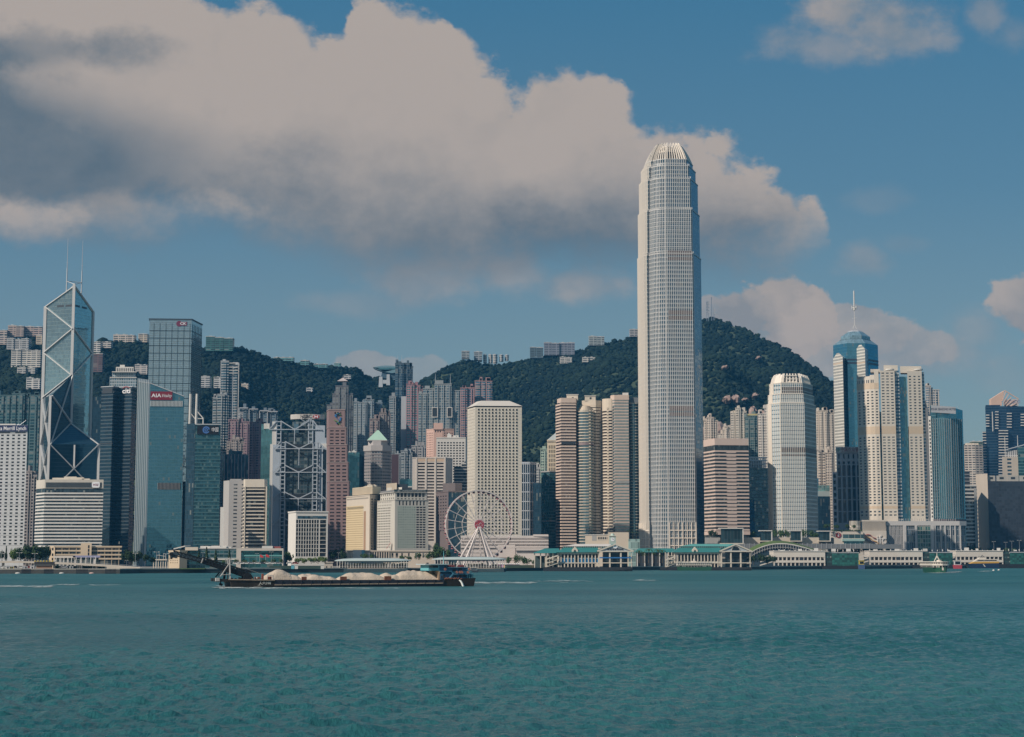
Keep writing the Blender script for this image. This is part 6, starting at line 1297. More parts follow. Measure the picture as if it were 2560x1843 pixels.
def t_ledges():
    Y=1940;t,pl,z=block('office_block','narrow white banded block right of the podium',[(2412,0),(2441,2)],Y,22,1216,facade('ledge_dark',(.05,.04,.04),(.04,.045,.05),2,4,.9,1),par=1.2,rmat=WHITE);zs=[PZ(1226+9.4*k,Y) for k in range(15)];bands(t,pl,zs,1.9,.5,WHITE);add(t,[(2437,-1),(2444,-1)],Y,20,None,1220,GREY,'end_wall',1300)
t_ledges()
def t_mesh():
    Y=1960;t=thing('office_block','wide dark mesh fronted block with a lit concrete edge, at the right margin','building',(PX(2520,Y),Y+20,GZ));add(t,[(2441,18),(2462,4),(2469,2),(2470.5,0)],Y,30,None,1184,plain('mesh_concrete',(.44,.39,.33),.85,.1),'end_wall',1250);pl=fp([(2470.5,-.5),(2640,6)],Y,30,1250);mm=facade('mesh_front',(.055,.065,.08),(.045,.055,.07),3.2,3.2,.93,.93,metal=.2,rough=.5,tilt=.03,var=.25,plite=0);MB().prism(pl,GZ,PZ(1203,Y)).build('mesh_wall',mm,t);q=MB()
    for k,(a,b) in enumerate(((2470,2488),(2491,2517),(2519,2546),(2548,2580),(2583,2612))): MB().prism(fp([(a,3),(b,3)],Y,12,1195),PZ(1203,Y),PZ(1189,Y)).build('roof_house',CONC,t);W=Wall((PX(a,Y+3,1195),Y+3),(PX(b,Y+3,1195),Y+3));MB().wbox(W,W.L*.3,W.L*.7,PZ(1198,Y),PZ(1192.5,Y),0,.06).build('vent',DARK,t)
    W=Wall(pl[0],pl[1])
t_mesh()
def t_rightcream():
    Y=2080;t=thing('office_block','cream block with green glass wing and two white poles above the mesh block','building',(PX(2530,Y),Y+15,GZ));wm=plain('rc_cream',(.54,.47,.39),.8);pl=fp([(2505,0),(2545,1)],Y,18,1142);q=MB();P=[];W=Wall(pl[0],pl[1]);bb=MB().prism(pl,GZ,PZ(1142,Y));bb.Fc.pop(0);bb.U.pop(0);q.V,q.Fc,q.U=bb.V,bb.Fc,bb.U;lattice(q,W,PZ(1190,Y),PZ(1144,Y),1,5,.9,.5,.4,W.L*.3,W.L*.4,P);q.wquad(W,0,W.L,GZ,PZ(1190,Y));q.wquad(W,0,W.L,PZ(1144,Y),PZ(1142,Y));q.build('wall',wm,t);emit(t,P,PANEB);add(t,[(2545,-1),(2600,-1)],Y,18,None,1118,facade('rc_glass',(.10,.2,.21),(.04,.12,.14),3,3.8,1,.8,metal=.5),'glass_wing',1150);q=MB()
    for px,y in ((2513,1092),(2545,1088)): p=at(px,1130,Y+4);q.tube((p.x,p.y,PZ(1142,Y)),(p.x,p.y,PZ(y,Y)),.45,.3)
    q.build('pole',WHITE,t);q=MB();W=Wall((PX(2514,Y+3,1125),Y+3),(PX(2560,Y+3,1112),Y+3));q.beam(at(2513,1125,Y+3),at(2575,1108,Y+3),1.2);MB().prism(fp([(2516,4),(2545,4)],Y,10,1130),PZ(1142,Y),PZ(1125,Y)).build('roof_house',facade('rc_louvre',(.5,.5,.5),(.2,.2,.2),2.4,9,.5,.9),t);q.build('roof_beam',STEEL,t)
t_rightcream()
# ------------------------------------------------------------------ t
LEAFM={}
def leaf_mat(name,a,b):
    m,nt,bs=pbsdf(name);g=nt.nodes.new('ShaderNodeNewGeometry');f=mth(nt,'ADD',mth(nt,'MULTIPLY',g.outputs['Random Per Island'],.8),.1)
    setc(nt,bs.inputs['Base Color'],mixc(nt,f,a,b));bs.inputs['Roughness'].default_value=.8;bs.inputs['Specular IOR Level'].default_value=.2;return m
for k,a,b in (('dark',(.014,.034,.020),(.040,.072,.028)),('mid',(.026,.060,.022),(.075,.125,.040)),('light',(.06,.11,.03),(.13,.19,.055)),('palm',(.03,.06,.02),(.09,.12,.04))): LEAFM[k]=leaf_mat('leaves_'+k,a,b)
BARK=plain('bark',(.09,.07,.05),.9,.2,1.)
def crown_mesh(kindk,seed,shape):
    r=random.Random(seed);q=MB()
    if shape=='round': blobs=[(r.uniform(-.55,.55),r.uniform(-.5,.5),r.uniform(.42,.86),r.uniform(.24,.40)) for _ in range(9)]
    if shape=='cone': blobs=[(0,0,.12+.08*i,.24*(1-i/11)+.02) for i in range(11)]
    if shape=='bush': blobs=[(r.uniform(-.75,.75),r.uniform(-.5,.5),r.uniform(.25,.7),r.uniform(.22,.36)) for _ in range(10)]
    for bx,by,bz,br in blobs:
        for i in range(58 if shape !='cone' else 34):
            d=Vector((r.gauss(0,1),r.gauss(0,1),r.gauss(0,1))).normalized()*br*r.uniform(.55,1.12);c=Vector((bx,by,bz))+d;s=r.uniform(.045,.10)
            n=(d.normalized()+Vector((r.uniform(-.6,.6),r.uniform(-.6,.6),r.uniform(-.4,.8)))).normalized();a=n.orthogonal().normalized();b=n.cross(a)
            q.poly([c+a*s+b*s*.2,c+b*s,c-a*s,c-b*s*.9])
    m=q.mesh('crown');m.materials.append(LEAFM[kindk]);return m
def trunk_mesh(shape):
    q=MB();q.tube((0,0,0),(.02,0,.42),.055,.035,7)
    if shape !='cone':
        for a in range(4): q.tube((.02,0,.36),(.3*math.cos(a*1.6+.3),.25*math.sin(a*1.6),.66),.03,.012,5)
    m=q.mesh('trunk');m.materials.append(BARK);return m
TP={}
def tree(px,yb,yt,Y,w,k,label,group,shape='round',rz=None):
    """tree with its foot at (px, yb) and top at yt, w photo pixels wide"""
    v=random.randint(0,2);key=(k,shape,v)
    if key not in TP: TP[key]=(trunk_mesh(shape),crown_mesh(k,hash(key) % 999 if False else v*7+len(TP),shape))
    f=at(px,yb,Y);h=PZ(yt,Y)-f.z;t=thing('tree' if shape !='bush' else 'shrub',label,'tree' if shape !='bush' else 'shrub',f,group);s=w*Y/F/1.75
    if shape=='cone': s=w*Y/F/.52
    t.scale=(s,s,h/1.12);t.rotation_euler=(0,0,random.uniform(0,6.28))
    for m in TP[key]: o=bpy.data.objects.new(m.name.split('.')[0],m);COL.objects.link(o);o.parent=t
    return t
def palm(px,yb,yt,Y,label,group):
    f=at(px,yb,Y);h=PZ(yt,Y)-f.z;t=thing('palm_tree',label,'palm',f,group);key='palm'
    if key not in TP:
        q=MB();q.tube((0,0,0),(.02,.01,.5),.03,.022,6).tube((.02,.01,.5),(.03,0,.82),.022,.018,6);tm=q.mesh('trunk');tm.materials.append(BARK);q=MB();r=random.Random(3)
        for i in range(15):
            a=6.28*i/15+r.uniform(-.2,.2);L=r.uniform(.26,.36);up=r.uniform(.05,.22);p=Vector((.03,0,.82))
            for j in range(4):
                n=p+Vector((math.cos(a)*L/4,math.sin(a)*L/4,up*(.5-j*.42)));sd=Vector((-math.sin(a),math.cos(a),0))*.035*(1-j*.18);q.poly([p-sd,p+sd,n+sd*.8,n-sd*.8]);p=n
        cm=q.mesh('crown');cm.materials.append(LEAFM['palm']);TP[key]=(tm,cm)
    t.scale=(h*1.05,h*1.05,h);t.rotation_euler=(0,0,random.uniform(0,6))
    for m in TP[key]: o=bpy.data.objects.new(m.name.split('.')[0],m);COL.objects.link(o);o.parent=t
def trees(lst,Y,k,label,group,shape='round'):
    for px,yb,yt,w in lst: tree(px,yb,yt,Y+random.uniform(-6,6),w,k,label,group,shape)
trees([(5,1406,1377,30),(30,1406,1374,34),(52,1406,1364,36),(74,1406,1359,40),(98,1406,1358,42),(116,1406,1364,30),(62,1406,1376,40),(90,1406,1378,44)],1090,'dark','large dark green tree in the clump left of the low beige building','dark trees left of the beige building')
tree(33,1404,1370,1075,22,'light','light yellow green tree in front of the dark clump at the left',None);tree(15,1400,1360,1100,7,'dark','narrow dark cypress at the foot of the white tower',None,'cone')
trees([(312,1408,1382,26),(328,1408,1374,34),(346,1408,1378,32),(364,1408,1386,24),(338,1410,1390,30),(378,1410,1392,20)],1075,'dark','dark green tree in the clump right of the low beige building','dark trees right of the beige building')
for px,yt in ((497,1372),(516,1362),(539,1370),(573,1369)): tree(px,1406,yt,1095,10,'dark','slim dark conifer in front of the low glazed hall','slim conifers before the glazed hall','cone')
trees([(716,1406,1379,24),(726,1407,1384,16)],1130,'mid','green tree between the framed glass hall and the white gridded block','trees beside the framed glass hall')
trees([(742,1410,1394,22),(760,1410,1395,24),(778,1410,1393,22),(795,1410,1392,26),(814,1409,1391,30)],1110,'light','light green tree in the row before the white gridded block','light trees before the white gridded block')
trees([(612,1410,1398,16),(636,1410,1400,14),(660,1410,1399,15),(684,1410,1398,16),(702,1410,1397,14),(590,1410,1398,14),(560,1410,1399,16),(530,1410,1400,14)],1085,'mid','small round tree before the glass halls','small trees before the glass halls')
trees([(832,1402,1376,26),(846,1402,1370,30),(860,1402,1378,24)],1190,'dark','big dark tree left of the hotels','dark trees left of the hotels')
trees([(910,1399,1384,22),(928,1399,1386,16)],1200,'mid','green tree before the pale colonnaded hall','trees before the colonnaded hall')
trees([(1005,1400,1388,20),(1022,1401,1390,18),(1046,1400,1382,22),(1068,1400,1384,20),(1084,1400,1376,26),(1100,1400,1368,34),(1118,1400,1374,26),(1090,1398,1358,20)],1215,'mid','green tree left of the ferris wheel','trees left of the ferris wheel')
trees([(1272,1412,1392,18),(1292,1412,1386,20),(1308,1412,1388,18),(1318,1413,1396,24),(1334,1413,1398,20)],1265,'mid','round green tree right of the ferris wheel','trees right of the ferris wheel')
trees([(1774,1345,1324,20),(1790,1346,1328,14)],1560,'dark','dark roof garden tree under the pink banded block','roof garden trees under the pink block')
trees([(1868,1346,1322,22),(1884,1346,1325,20),(1938,1346,1324,22),(1955,1346,1322,24),(1970,1346,1328,18),(2010,1346,1324,22),(2026,1346,1326,20),(2040,1346,1330,16)],1590,'mid','roof garden tree between the glass pavilions','roof garden trees between the pavilions')
trees([(2068,1322,1310,20),(2092,1322,1312,16),(2118,1322,1311,16),(2134,1322,1312,14)],1722,'mid','small tree on the roof of the station wing','trees on the station roof')
trees([(2092,1388,1370,28),(2116,1388,1367,34),(2140,1388,1368,30),(2160,1384,1370,20),(2180,1382,1368,26),(2202,1382,1369,24),(2222,1382,1371,18)],1700,'dark','dark tree behind the white ferry piers','dark trees behind the ferry piers')
trees([(2412,1380,1368,18),(2430,1380,1366,22),(2446,1380,1368,18),(2476,1380,1370,16),(2518,1380,1370,20),(2535,1380,1371,16)],1800,'mid','low tree behind the rightmost pier','low trees behind the rightmost pier')
trees([(1884,1412,1388,22),(1900,1412,1384,26),(1918,1412,1386,24),(1932,1410,1390,20)],1420,'dark','dark tree between the teal roofed pier and the white pier','dark trees between the piers')
for px,yt in ((1598,1374),(1608,1378),(1622,1370),(1634,1380),(1645,1371),(1656,1373),(1612,1384),(1650,1386)): palm(px,1408,yt,1370,'palm tree in the row between the two teal roofed piers','palms between the teal roofed piers')
for px,yt in ((1572,1324),(1582,1328),(1592,1329)): palm(px,1346,yt,1560,'palm tree on the terrace left of the tallest tower','palms on the terrace')
# ------------------------------------------------------------------ l
def lamp_proto():
    q=MB();q.tube((0,0,0),(0,0,9.2),.11,.07,6);pm=q.mesh('pole');pm.materials.append(STEEL);q=MB();q.beam((-1.3,0,9.25),(1.3,0,9.25),.12);am=q.mesh('arm');am.materials.append(STEEL);q=MB()
    for s in (-1,1): q.box(s*1.3-.45,s*1.3+.45,-.2,.2,9.15,9.4)
    hm=q.mesh('lamp_head');hm.materials.append(WHITE);return pm,am,hm
LP=lamp_proto()
def lamps(lst,Y,label,group):
    for px,yb,yt in lst:
        f=at(px,yb,Y);t=thing('street_lamp',label,'street lamp',f,group);s=(PZ(yt,Y)-f.z)/9.3;t.scale=(s,s,s)
        for m in LP: o=bpy.data.objects.new(m.name.split('.')[0],m);COL.objects.link(o);o.parent=t
lamps([(2,1424,1384),(47,1424,1382),(86,1424,1384),(148,1424,1398),(193,1424,1399),(232,1424,1392),(263,1424,1396),(316,1424,1401)],1018,'twin headed street lamp along the shore road at the left','lamps along the left shore road')
lamps([(338,1420,1383),(391,1420,1380),(415,1418,1384)],1042,'twin headed street lamp beside the grass strip','lamps beside the grass strip')
lamps([(507,1408,1381),(578,1408,1380),(642,1408,1384),(678,1408,1380),(754,1408,1384),(846,1402,1382),(880,1400,1382),(923,1399,1383),(1041,1402,1381),(1063,1402,1386)],1105,'twin headed street lamp before the halls and hotels','lamps before the halls and hotels')
lamps([(2429,1380,1362),(2465,1380,1360),(2485,1380,1354),(2515,1380,1356),(2530,1380,1353),(2549,1380,1351)],1790,'twin headed street lamp above the rightmost pier','lamps above the rightmost pier')
def flag(px,yb,yt,Y,label):
    f=at(px,yb,Y);t=thing('flagpole',label,'flag',f,'red flags before the framed hall');h=PZ(yt,Y)-f.z;o=t['_o'];MB().tube(f,f+Vector((0,0,h)),.09,.06,6).build('pole',WHITE,t);q=MB();a=f+Vector((.05,0,h))
    for i in range(4): x0,x1=i*.55,(i+1)*.55;z=lambda x: -.25*x+.15*math.sin(x*3);q.poly([a+Vector((x0,.1*math.sin(x0*4),z(x0))),a+Vector((x0,.1*math.sin(x0*4),z(x0)-1.5)),a+Vector((x1,.1*math.sin(x1*4),z(x1)-1.5)),a+Vector((x1,.1*math.sin(x1*4),z(x1)))])
    q.build('flag',plain('flag_red',(.5,.04,.04),.7),t)
flag(649,1408,1387,1100,'left of two red flags on poles before the framed glass hall');flag(664,1408,1386,1100,'right of two red flags on poles before the framed glass hall')
def car_meshes():
    r=[]
    for nm,col in (('white',(.6,.6,.58)),('silver',(.35,.36,.38)),('red',(.3,.05,.04)),('dark',(.05,.05,.06))):
        q=MB();pr=[(-2.1,.35),(2.1,.35),(2.1,.85),(1.3,.95),(.8,1.5),(-1.5,1.5),(-2.05,.95)];W=Wall((-0.0,0),(1,0));q.wpoly(W,pr,-1.7,0);q.poly([W.pt(u,v,-1.7) for u,v in reversed(pr)]);b=q.mesh('body');b.materials.append(plain('car_'+nm,col,.3,.03));r.append(b)
    q=MB();W=Wall((0,0),(1,0));q.wpoly(W,[(-1.75,.98),(1.1,.98),(.72,1.42),(-1.4,1.42)],0,.012);w=q.mesh('window');w.materials.append(PANE);q=MB()
    for x in (-1.3,1.3): q.tube((x,-.03,.33),(x,.3,.33),.33,.33,10)
    k=q.mesh('wheels');k.materials.append(DARK);return r,w,k
CARS,CWIN,CWH=car_meshes()
def cars(lst,Y,label,group):
    for i,(px,yb,c) in enumerate(lst):
        f=at(px,yb,Y);f.z=max(GZ+.02,f.z);t=thing('parked_car',label[c],'car',f,group);t.rotation_euler=(0,0,random.uniform(-.08,.08))
        for m in (CARS[c],CWIN,CWH): o=bpy.data.objects.new(m.name.split('.')[0],m);COL.objects.link(o);o.parent=t
CL=['white car parked on the shore road','silver car parked on the shore road','red car parked on the shore road','black car parked on the shore road']
cars([(5,1421,0),(14,1421,0),(24,1421,1),(36,1421,3),(52,1421,0),(72,1421,2),(160,1421,1)],1022,[c+' at the far left under the viaduct' for c in CL],'cars under the viaduct')
cars([(604,1411,0),(616,1411,0),(628,1411,1),(643,1411,0),(655,1411,3),(668,1411,0),(682,1411,0),(696,1411,1),(590,1411,0),(724,1411,0),(738,1411,2)],1078,[c+' before the framed glass hall' for c in CL],'cars before the framed glass hall')
# ------------------------------------------------------------------ l
def t_viaduct():
    Y=1030;t=thing('viaduct','low pale road viaduct sloping down along the shore at the left','bridge',(PX(150,Y),Y,GZ));pts=[(-120,1402.5),(0,1402.5),(60,1403),(130,1405),(200,1408.5),(265,1412),(320,1416),(350,1419)];q=MB()
    for (a,ya),(b,yb) in zip(pts[:-1],pts[1:]):
        A,B=at(a,ya,Y),at(b,yb,Y);h=1.15
        q.poly([(A.x,Y,A.z-h),(B.x,Y,B.z-h),(B.x,Y,B.z),(A.x,Y,A.z)]);q.poly([(A.x,Y,A.z),(B.x,Y,B.z),(B.x,Y+9,B.z),(A.x,Y+9,A.z)]);q.poly([(B.x,Y,B.z-h),(A.x,Y,A.z-h),(A.x,Y+9,A.z-h),(B.x,Y+9,B.z-h)])
    q.build('deck',plain('viaduct_cream',(.52,.47,.40),.85),t);A,B=at(267,1412,Y),at(350,1420,Y);W=Wall((A.x,Y),(B.x,Y));MB().wpoly(W,[(0,GZ),(W.L,GZ),(W.L,B.z-.5),(0,A.z-1)],-8,.1).build('abutment',plain('viaduct_cream',(.5,.5,.4)),t)
    for px in (8,68,136,200,242): p=at(px,1410,Y+3);MB().box(p.x-.5,p.x+.5,Y+2,Y+4,GZ,7.2 if px < 140 else 5.6).build('pier',CONC,t)
    q=MB();A=at(-120,1402,Y)
    for (a,ya),(b,yb) in zip(pts[:-1],pts[1:]): A,B=at(a,ya-.2,Y),at(b,yb-.2,Y);q.beam(A+Vector((0,.2,.7)),B+Vector((0,.2,.7)),.1)
    q.build('railing',STEEL,t)
t_viaduct()
def t_beige():
    Y=1100;t=thing('low_building','low beige three storey building with a stair tower and deep galleries','building',(PX(213,Y),Y+8,GZ));bg=plain('beige_paint',(.58,.47,.34),.8,.07);gw=facade('gallery_glass',(.12,.11,.10),(.06,.08,.09),4.6,9,.9,1)
    pl=fp([(126,6),(137,0),(301,3)],Y,14,1366);MB().prism(pl,GZ,PZ(1366,Y)).build('wall',gw,t);bands(t,pl,[PZ(1370,Y),PZ(1379,Y),PZ(1389,Y),PZ(1399,Y)],1.0,.7,bg,'gallery_band');W=Wall(pl[1],pl[2]);q=MB()
    for k in range(10): q.wbox(W,W.L*k/9.2,W.L*k/9.2+.3,GZ,PZ(1367,Y),0,.5)
    q.build('gallery_posts',bg,t);MB().prism(offset(pl,.9),PZ(1368,Y),PZ(1365,Y)).build('roof_slab',bg,t);add(t,[(202,-1),(229,-1)],Y,12,None,1358,bg,'stair_tower',1366);add(t,[(124,1),(137,-1)],Y,8,None,1365,bg,'end_wall',1380);A=fp([(202,-1),(229,-1)],Y,12,1366);W=Wall(A[0],A[1]);P=[(W,W.L*.74,PZ(y,Y),1.0,1.9,.04) for y in (1367,1376,1385)];W0=Wall(*fp([(124,1),(137,-1)],Y,8,1380)[:2]);P +=[(W0,W0.L*.6,PZ(y,Y),1.3,1.7,.04) for y in (1373,1387,1398)];emit(t,P,PANE);q=MB()
    for px in (207,211,221,224,298): p=at(px,1358,Y+4);q.tube((p.x,p.y,PZ(1360,Y)),(p.x,p.y,PZ(1354,Y)),.15)
    q.build('antenna',WHITE,t)
    for nm,a,b,y,roofc,lab in (('pavilion',137,185,1390,(.60,.55,.50),'white pavilion with slanted posts in front of the beige building'),('pavilion',186,247,1389,(.26,.27,.42),'glazed pavilion with a lilac roof in front of the beige building')):
        Z=Y-22;t=thing(nm,lab,'building',(PX((a+b)/2,Z),Z+4,GZ));p=fp([(a,0),(b,0)],Z,8,y);MB().prism(p,GZ,PZ(y+5,Z)).build('wall',facade('pav_%d' % a,(.5,.48,.46),(.07,.1,.1),4.2,8,.7,1,metal=.3),t);rf=plain('pav_roof_%d' % a,roofc,.6);MB().prism(offset(p,.8),PZ(y+5,Z),PZ(y,Z)).build('roof',rf,t);W=Wall(p[0],p[1]);q=MB()
        for k in range(5): u=W.L*(k+.3)/5;q.beam(W.pt(u,GZ,.7),W.pt(u+.5,PZ(y+4,Z),.7),.45)
        q.build('posts',WHITE,t)
t_beige()
def simple_block(name,label,vis,Y,dy,top,mat,roofm=None,cat='building',ov=.4,bot=None):
    t,pl,z=block(name,label,vis,Y,dy,top,mat,cat);MB().prism(offset(pl,ov),z,z+.6).build('roof',roofm or WHITE,t);return t,pl,z
def t_leftshore():
    Y=1012;t,pl,z=simple_block('shed','brown hoarding shed with a black roof under the viaduct',[(91,0),(131,0)],Y,5,1414,plain('hoarding_brown',(.26,.16,.11),.8,.2,.6));MB().prism(offset(pl,1.2),z+.6,z+2.2).build('cabin',plain('cabin_black',(.02,.02,.025),.6),t);q=MB();W=Wall(*offset(pl,1.2)[:2])
    for k in range(7): q.wbox(W,k*W.L/7,k*W.L/7+.7,z+2.2,z+3.0,-.6,0)
    q.build('yellow_lights',plain('warn_yellow',(.5,.38,.05),.6),t)
    r=random.Random(8);g='site containers at the far left'
    for i,(px,c,lab) in enumerate(((19,(.5,.48,.45),'pale site container at the far left shore'),(30,(.4,.32,.1),'yellowish site container at the far left shore'),(64,(.28,.30,.34),'grey site container left of the brown shed'),(80,(.5,.5,.52),'white site container touching the brown shed'),(178,(.2,.22,.22),'dark site container right of the brown shed'))):
        t,pl,z=simple_block('site_container',lab,[(px-5,0),(px+5,0)],1013+i,3,1419-r.random()*2.5,plain('container_%d' % i,c,.6,.15,1.),STEEL,'container',.05);W=Wall(pl[0],pl[1]);MB().wbox(W,W.L*.4,W.L*.75,GZ+.3,GZ+1.6,0,.05).build('door',DARK,t)
    for a,b in ((138,200),(212,266)):
        q=MB();rr=random.Random(a)
        for i in range(700):
            x=PX(rr.uniform(a,b),1040);s=rr.uniform(.15,.35);c=Vector((x,1040+rr.uniform(-1,1),GZ+rr.uniform(0,1.9)));d=rr.random()*6;q.poly([c+Vector((s*math.cos(d+j*1.57),s*.5*math.sin(d),s*math.sin(d+j*1.57))) for j in range(4)])
        tag(q.build('hedge',LEAFM['mid'],None),'clipped green hedge under the viaduct, %s stretch' % ('longer' if a==138 else 'shorter'),'hedge')
    for px,lab in ((44,'white mooring float nearest the left edge of the seawall'),(154,'grey mooring float in the middle of the left seawall'),(229,'pinkish mooring float right of the middle one')):
        p=at(px,1433,996);q=MB();n=8
        for i in range(n):
            a,b=-math.pi/2+math.pi*i/n,-math.pi/2+math.pi*(i+1)/n;q.prism([(p.x+1.5*math.cos(a)*math.cos(k*.628),p.y+.8*math.cos(a)*math.sin(k*.628)) for k in range(10)],.25+.55*math.sin(a),.25+.55*math.sin(b),False,False,0,[(p.x+1.5*math.cos(b)*math.cos(k*.628),p.y+.8*math.cos(b)*math.sin(k*.628)) for k in range(10)])
        tag(q.build('mooring_float',WHITE if px !=229 else PINK,None),lab,'float')
    fm=plain('fender',(.025,.03,.035),.8,.3,1.)
    for i,(a,b) in enumerate(((60,84),(116,140),(196,226),(268,296))):
        W=Wall((PX(a,998.5),998.5),(PX(b,998.5),998.5));q=MB()
        for k in range(9): q.wbox(W,W.L*k/9,W.L*k/9+.35,-1,GZ+.3,0,.7)
        q.wbox(W,0,W.L,GZ-.4,GZ-.1,.7,.9).wbox(W,0,W.L,.4,.7,.7,.9);tag(q.build('fender_frame',fm,None),'dark timber fender frame on the seawall, %s from the left' % ('first','second','third','fourth')[i],'fender','fender frames on the left seawall')
    Y=1050;q=MB();W=Wall((PX(335,Y),Y-10),(PX(520,Y),Y-6));q.wbox(W,0,W.L,GZ+.01,GZ+.5,-9,0);o=q.build('lawn',plain('grass_green',(.075,.125,.035),.95,.3,.5,streak=False),None);kind(o,'stuff');tag(o,'strip of bright green grass above the seawall','grass')
    Y=1110;t=thing('pergola','open pale pergola of beams beside the cream block','pergola',(PX(402,Y),Y,GZ));q=MB()
    for px in range(384,421,6): p=at(px,1405,Y);q.box(p.x-.25,p.x+.25,Y-.3,Y+.3,GZ,PZ(1400,Y))
    q.build('posts',CREAM,t);MB().box(PX(383,Y),PX(421,Y),Y-1,Y+5,PZ(1401,Y),PZ(1398,Y)).build('roof',CREAM,t);q=MB()
    for px in (392,398,409,414): p=at(px,1390,Y+3);q.tube((p.x,p.y,PZ(1398,Y)),(p.x,p.y,PZ(1384,Y)),.12)
    q.beam(at(392,1388,Y+3),at(414,1391,Y+3),.2);q.build('mast_rails',WHITE,t)
    t,pl,z=punched('low_building','cream block with small windows and a tilted white roof by the barge boom',[(422,3),(449,0),(468,4)],1120,14,1380,plain('yellow_cream',(.60,.50,.36),.8,.07),{0: (4,4,.35,.35,.1,.1,1410,1386),1: (3,1,.4,.4,.1,.1,1384,1379)})
    Y=1124;q=MB();A,B=at(434,1371,Y),at(463,1364,Y);q.poly([(A.x,Y,A.z),(B.x,Y,B.z),(B.x+2,Y+8,B.z+.4),(A.x+2,Y+8,A.z+.4)]).poly([(A.x,Y,A.z-.7),(B.x,Y,B.z-.7),(B.x,Y,B.z),(A.x,Y,A.z)]).poly([(B.x,Y,B.z-.7),(B.x+2,Y+8,B.z-.3),(B.x+2,Y+8,B.z+.4),(B.x,Y,B.z)]);q.build('tilted_roof',WHITE,t);add(t,[(426,6),(466,6)],1120,8,1380,1373,DARK,'attic');add(t,[(463,3),(495,3)],1120,8,1376,1368,CREAM,'roof_house')
    t,pl,z=simple_block('glazed_hall','long low hall of blue green glass bands behind the conifers',[(468,0),(594,2)],1130,16,1373,facade('hall_glass',(.14,.20,.22),(.06,.16,.18),3.0,2.4,.94,.74,metal=.6,var=.5),GREY);roofbits(t,pl,z,WHITE,4,6,2.4);MB().prism(offset(pl,.6),PZ(1400,1130),PZ(1396,1130)).build('canopy',WHITE,t)
    Y=1112;t=thing('glass_hall','low hall of teal glass inside a thick pale frame','building',(PX(650,Y),Y+8,GZ));pl=fp([(593,0),(708,1)],Y,18,1372);MB().prism(pl,GZ,PZ(1373,Y)).build('glass_wall',facade('hall_teal',(.10,.16,.17),(.05,.18,.19),3.9,3.2,.95,.9,metal=.6,tilt=.03,var=.5),t);W=Wall(pl[0],pl[1]);fm=plain('frame_beige',(.52,.48,.43),.8,.06)
    MB().wbox(W,-.3,W.L*.09,GZ,PZ(1371,Y),0,1.6).build('frame',fm,t);MB().wbox(W,W.L*.985,W.L+.3,GZ,PZ(1371,Y),0,1.6).build('frame',fm,t);MB().wbox(W,W.L*.09,W.L*.985,PZ(1377,Y),PZ(1371,Y),-.5,1.6).build('frame',fm,t);MB().wbox(W,W.L*.09,W.L*.985,PZ(1391,Y),PZ(1388,Y),.0,.4).build('aqua_belt',plain('aqua_belt',(.14,.36,.36),.4),t);add(t,[(655,6),(682,6)],Y,8,1372,1365,WHITE,'roof_house');add(t,[(684,8),(702,8)],Y,6,1372,1366,plain('roof_red',(.3,.08,.07),.7),'roof_plant')
    Y=1075;W=Wall((PX(676,Y),Y),(PX(812,Y),Y));MB_=MB().wbox(W,0,W.L,GZ,GZ+2.0,-.5,0);tag(MB_.build('hoarding',plain('hoarding_green',(.03,.06,.05),.8,.15,.5),None),'long dark green hoarding at the back of the promenade','hoarding')
    for px,c,lab in ((732,(.10,.34,.42),'aqua kiosk in front of the dark hoarding'),(741,(.60,.57,.54),'white kiosk beside the aqua kiosk'),(806,(.6,.57,.53),'white kiosk at the left end of the first pier')):
        simple_block('kiosk',lab,[(px-4,0),(px+4,0)],1066,3,1413,plain('kiosk_%d' % px,c,.6),WHITE,'kiosk',.2)
    t,pl,z=simple_block('low_building','small cream hall with a striped front below the brown stepped tower',[(811,0),(832,1)],1125,8,1407,facade('small_hall',(.58,.52,.44),(.1,.1,.1),3,5,.3,.6),CREAM)
    Y=1225;t=thing('colonnaded_hall','pale low hall with a colonnade below the hotels','building',(PX(1000,Y),Y+8,GZ));cm=plain('hall_stone',(.56,.49,.41),.8,.07);pl=fp([(868,2),(1088,4)],Y,16,1377);q=MB();P=[];W=Wall(pl[0],pl[1]);bb=MB().prism(pl,GZ,PZ(1378,Y));q.V,q.Fc,q.U=bb.V,bb.Fc,bb.U;q.build('wall',cm,t);u0,u1=W.u_of(924,1385),W.u_of(972,1385);MB().wbox(W,u0,u1,PZ(1397,Y),PZ(1380,Y),.0,.05).build('porch_shade_panel',DARK,t);q=MB()  # flat dark panel on the wall stands for the shade behind the columns
    for k in range(9): u=u0+(u1-u0)*k/8;q.wbox(W,u-.35,u+.35,GZ,PZ(1380,Y),.05,.8)
    q.build('columns',cm,t);MB().prism(offset(pl,.7),PZ(1379,Y),PZ(1376,Y)).build('cornice',cm,t)
    for px,w in ((884,1.8),(981,1.3),(992,1.6),(1005,1),(1022,1.),(1040,1.2),(1058,1)): u=W.u_of(px,1388);MB().wbox(W,u-w/2,u+w/2,PZ(1394,Y),PZ(1383,Y),.0,.06).build('window',PANE,t)
    add(t,[(882,-2),(904,-2)],Y,10,None,1375,WHITE,'white_block',1385);add(t,[(904,-1),(912,-1)],Y,10,None,1375,GBLUE,'glass_link',1385)
t_leftshore()
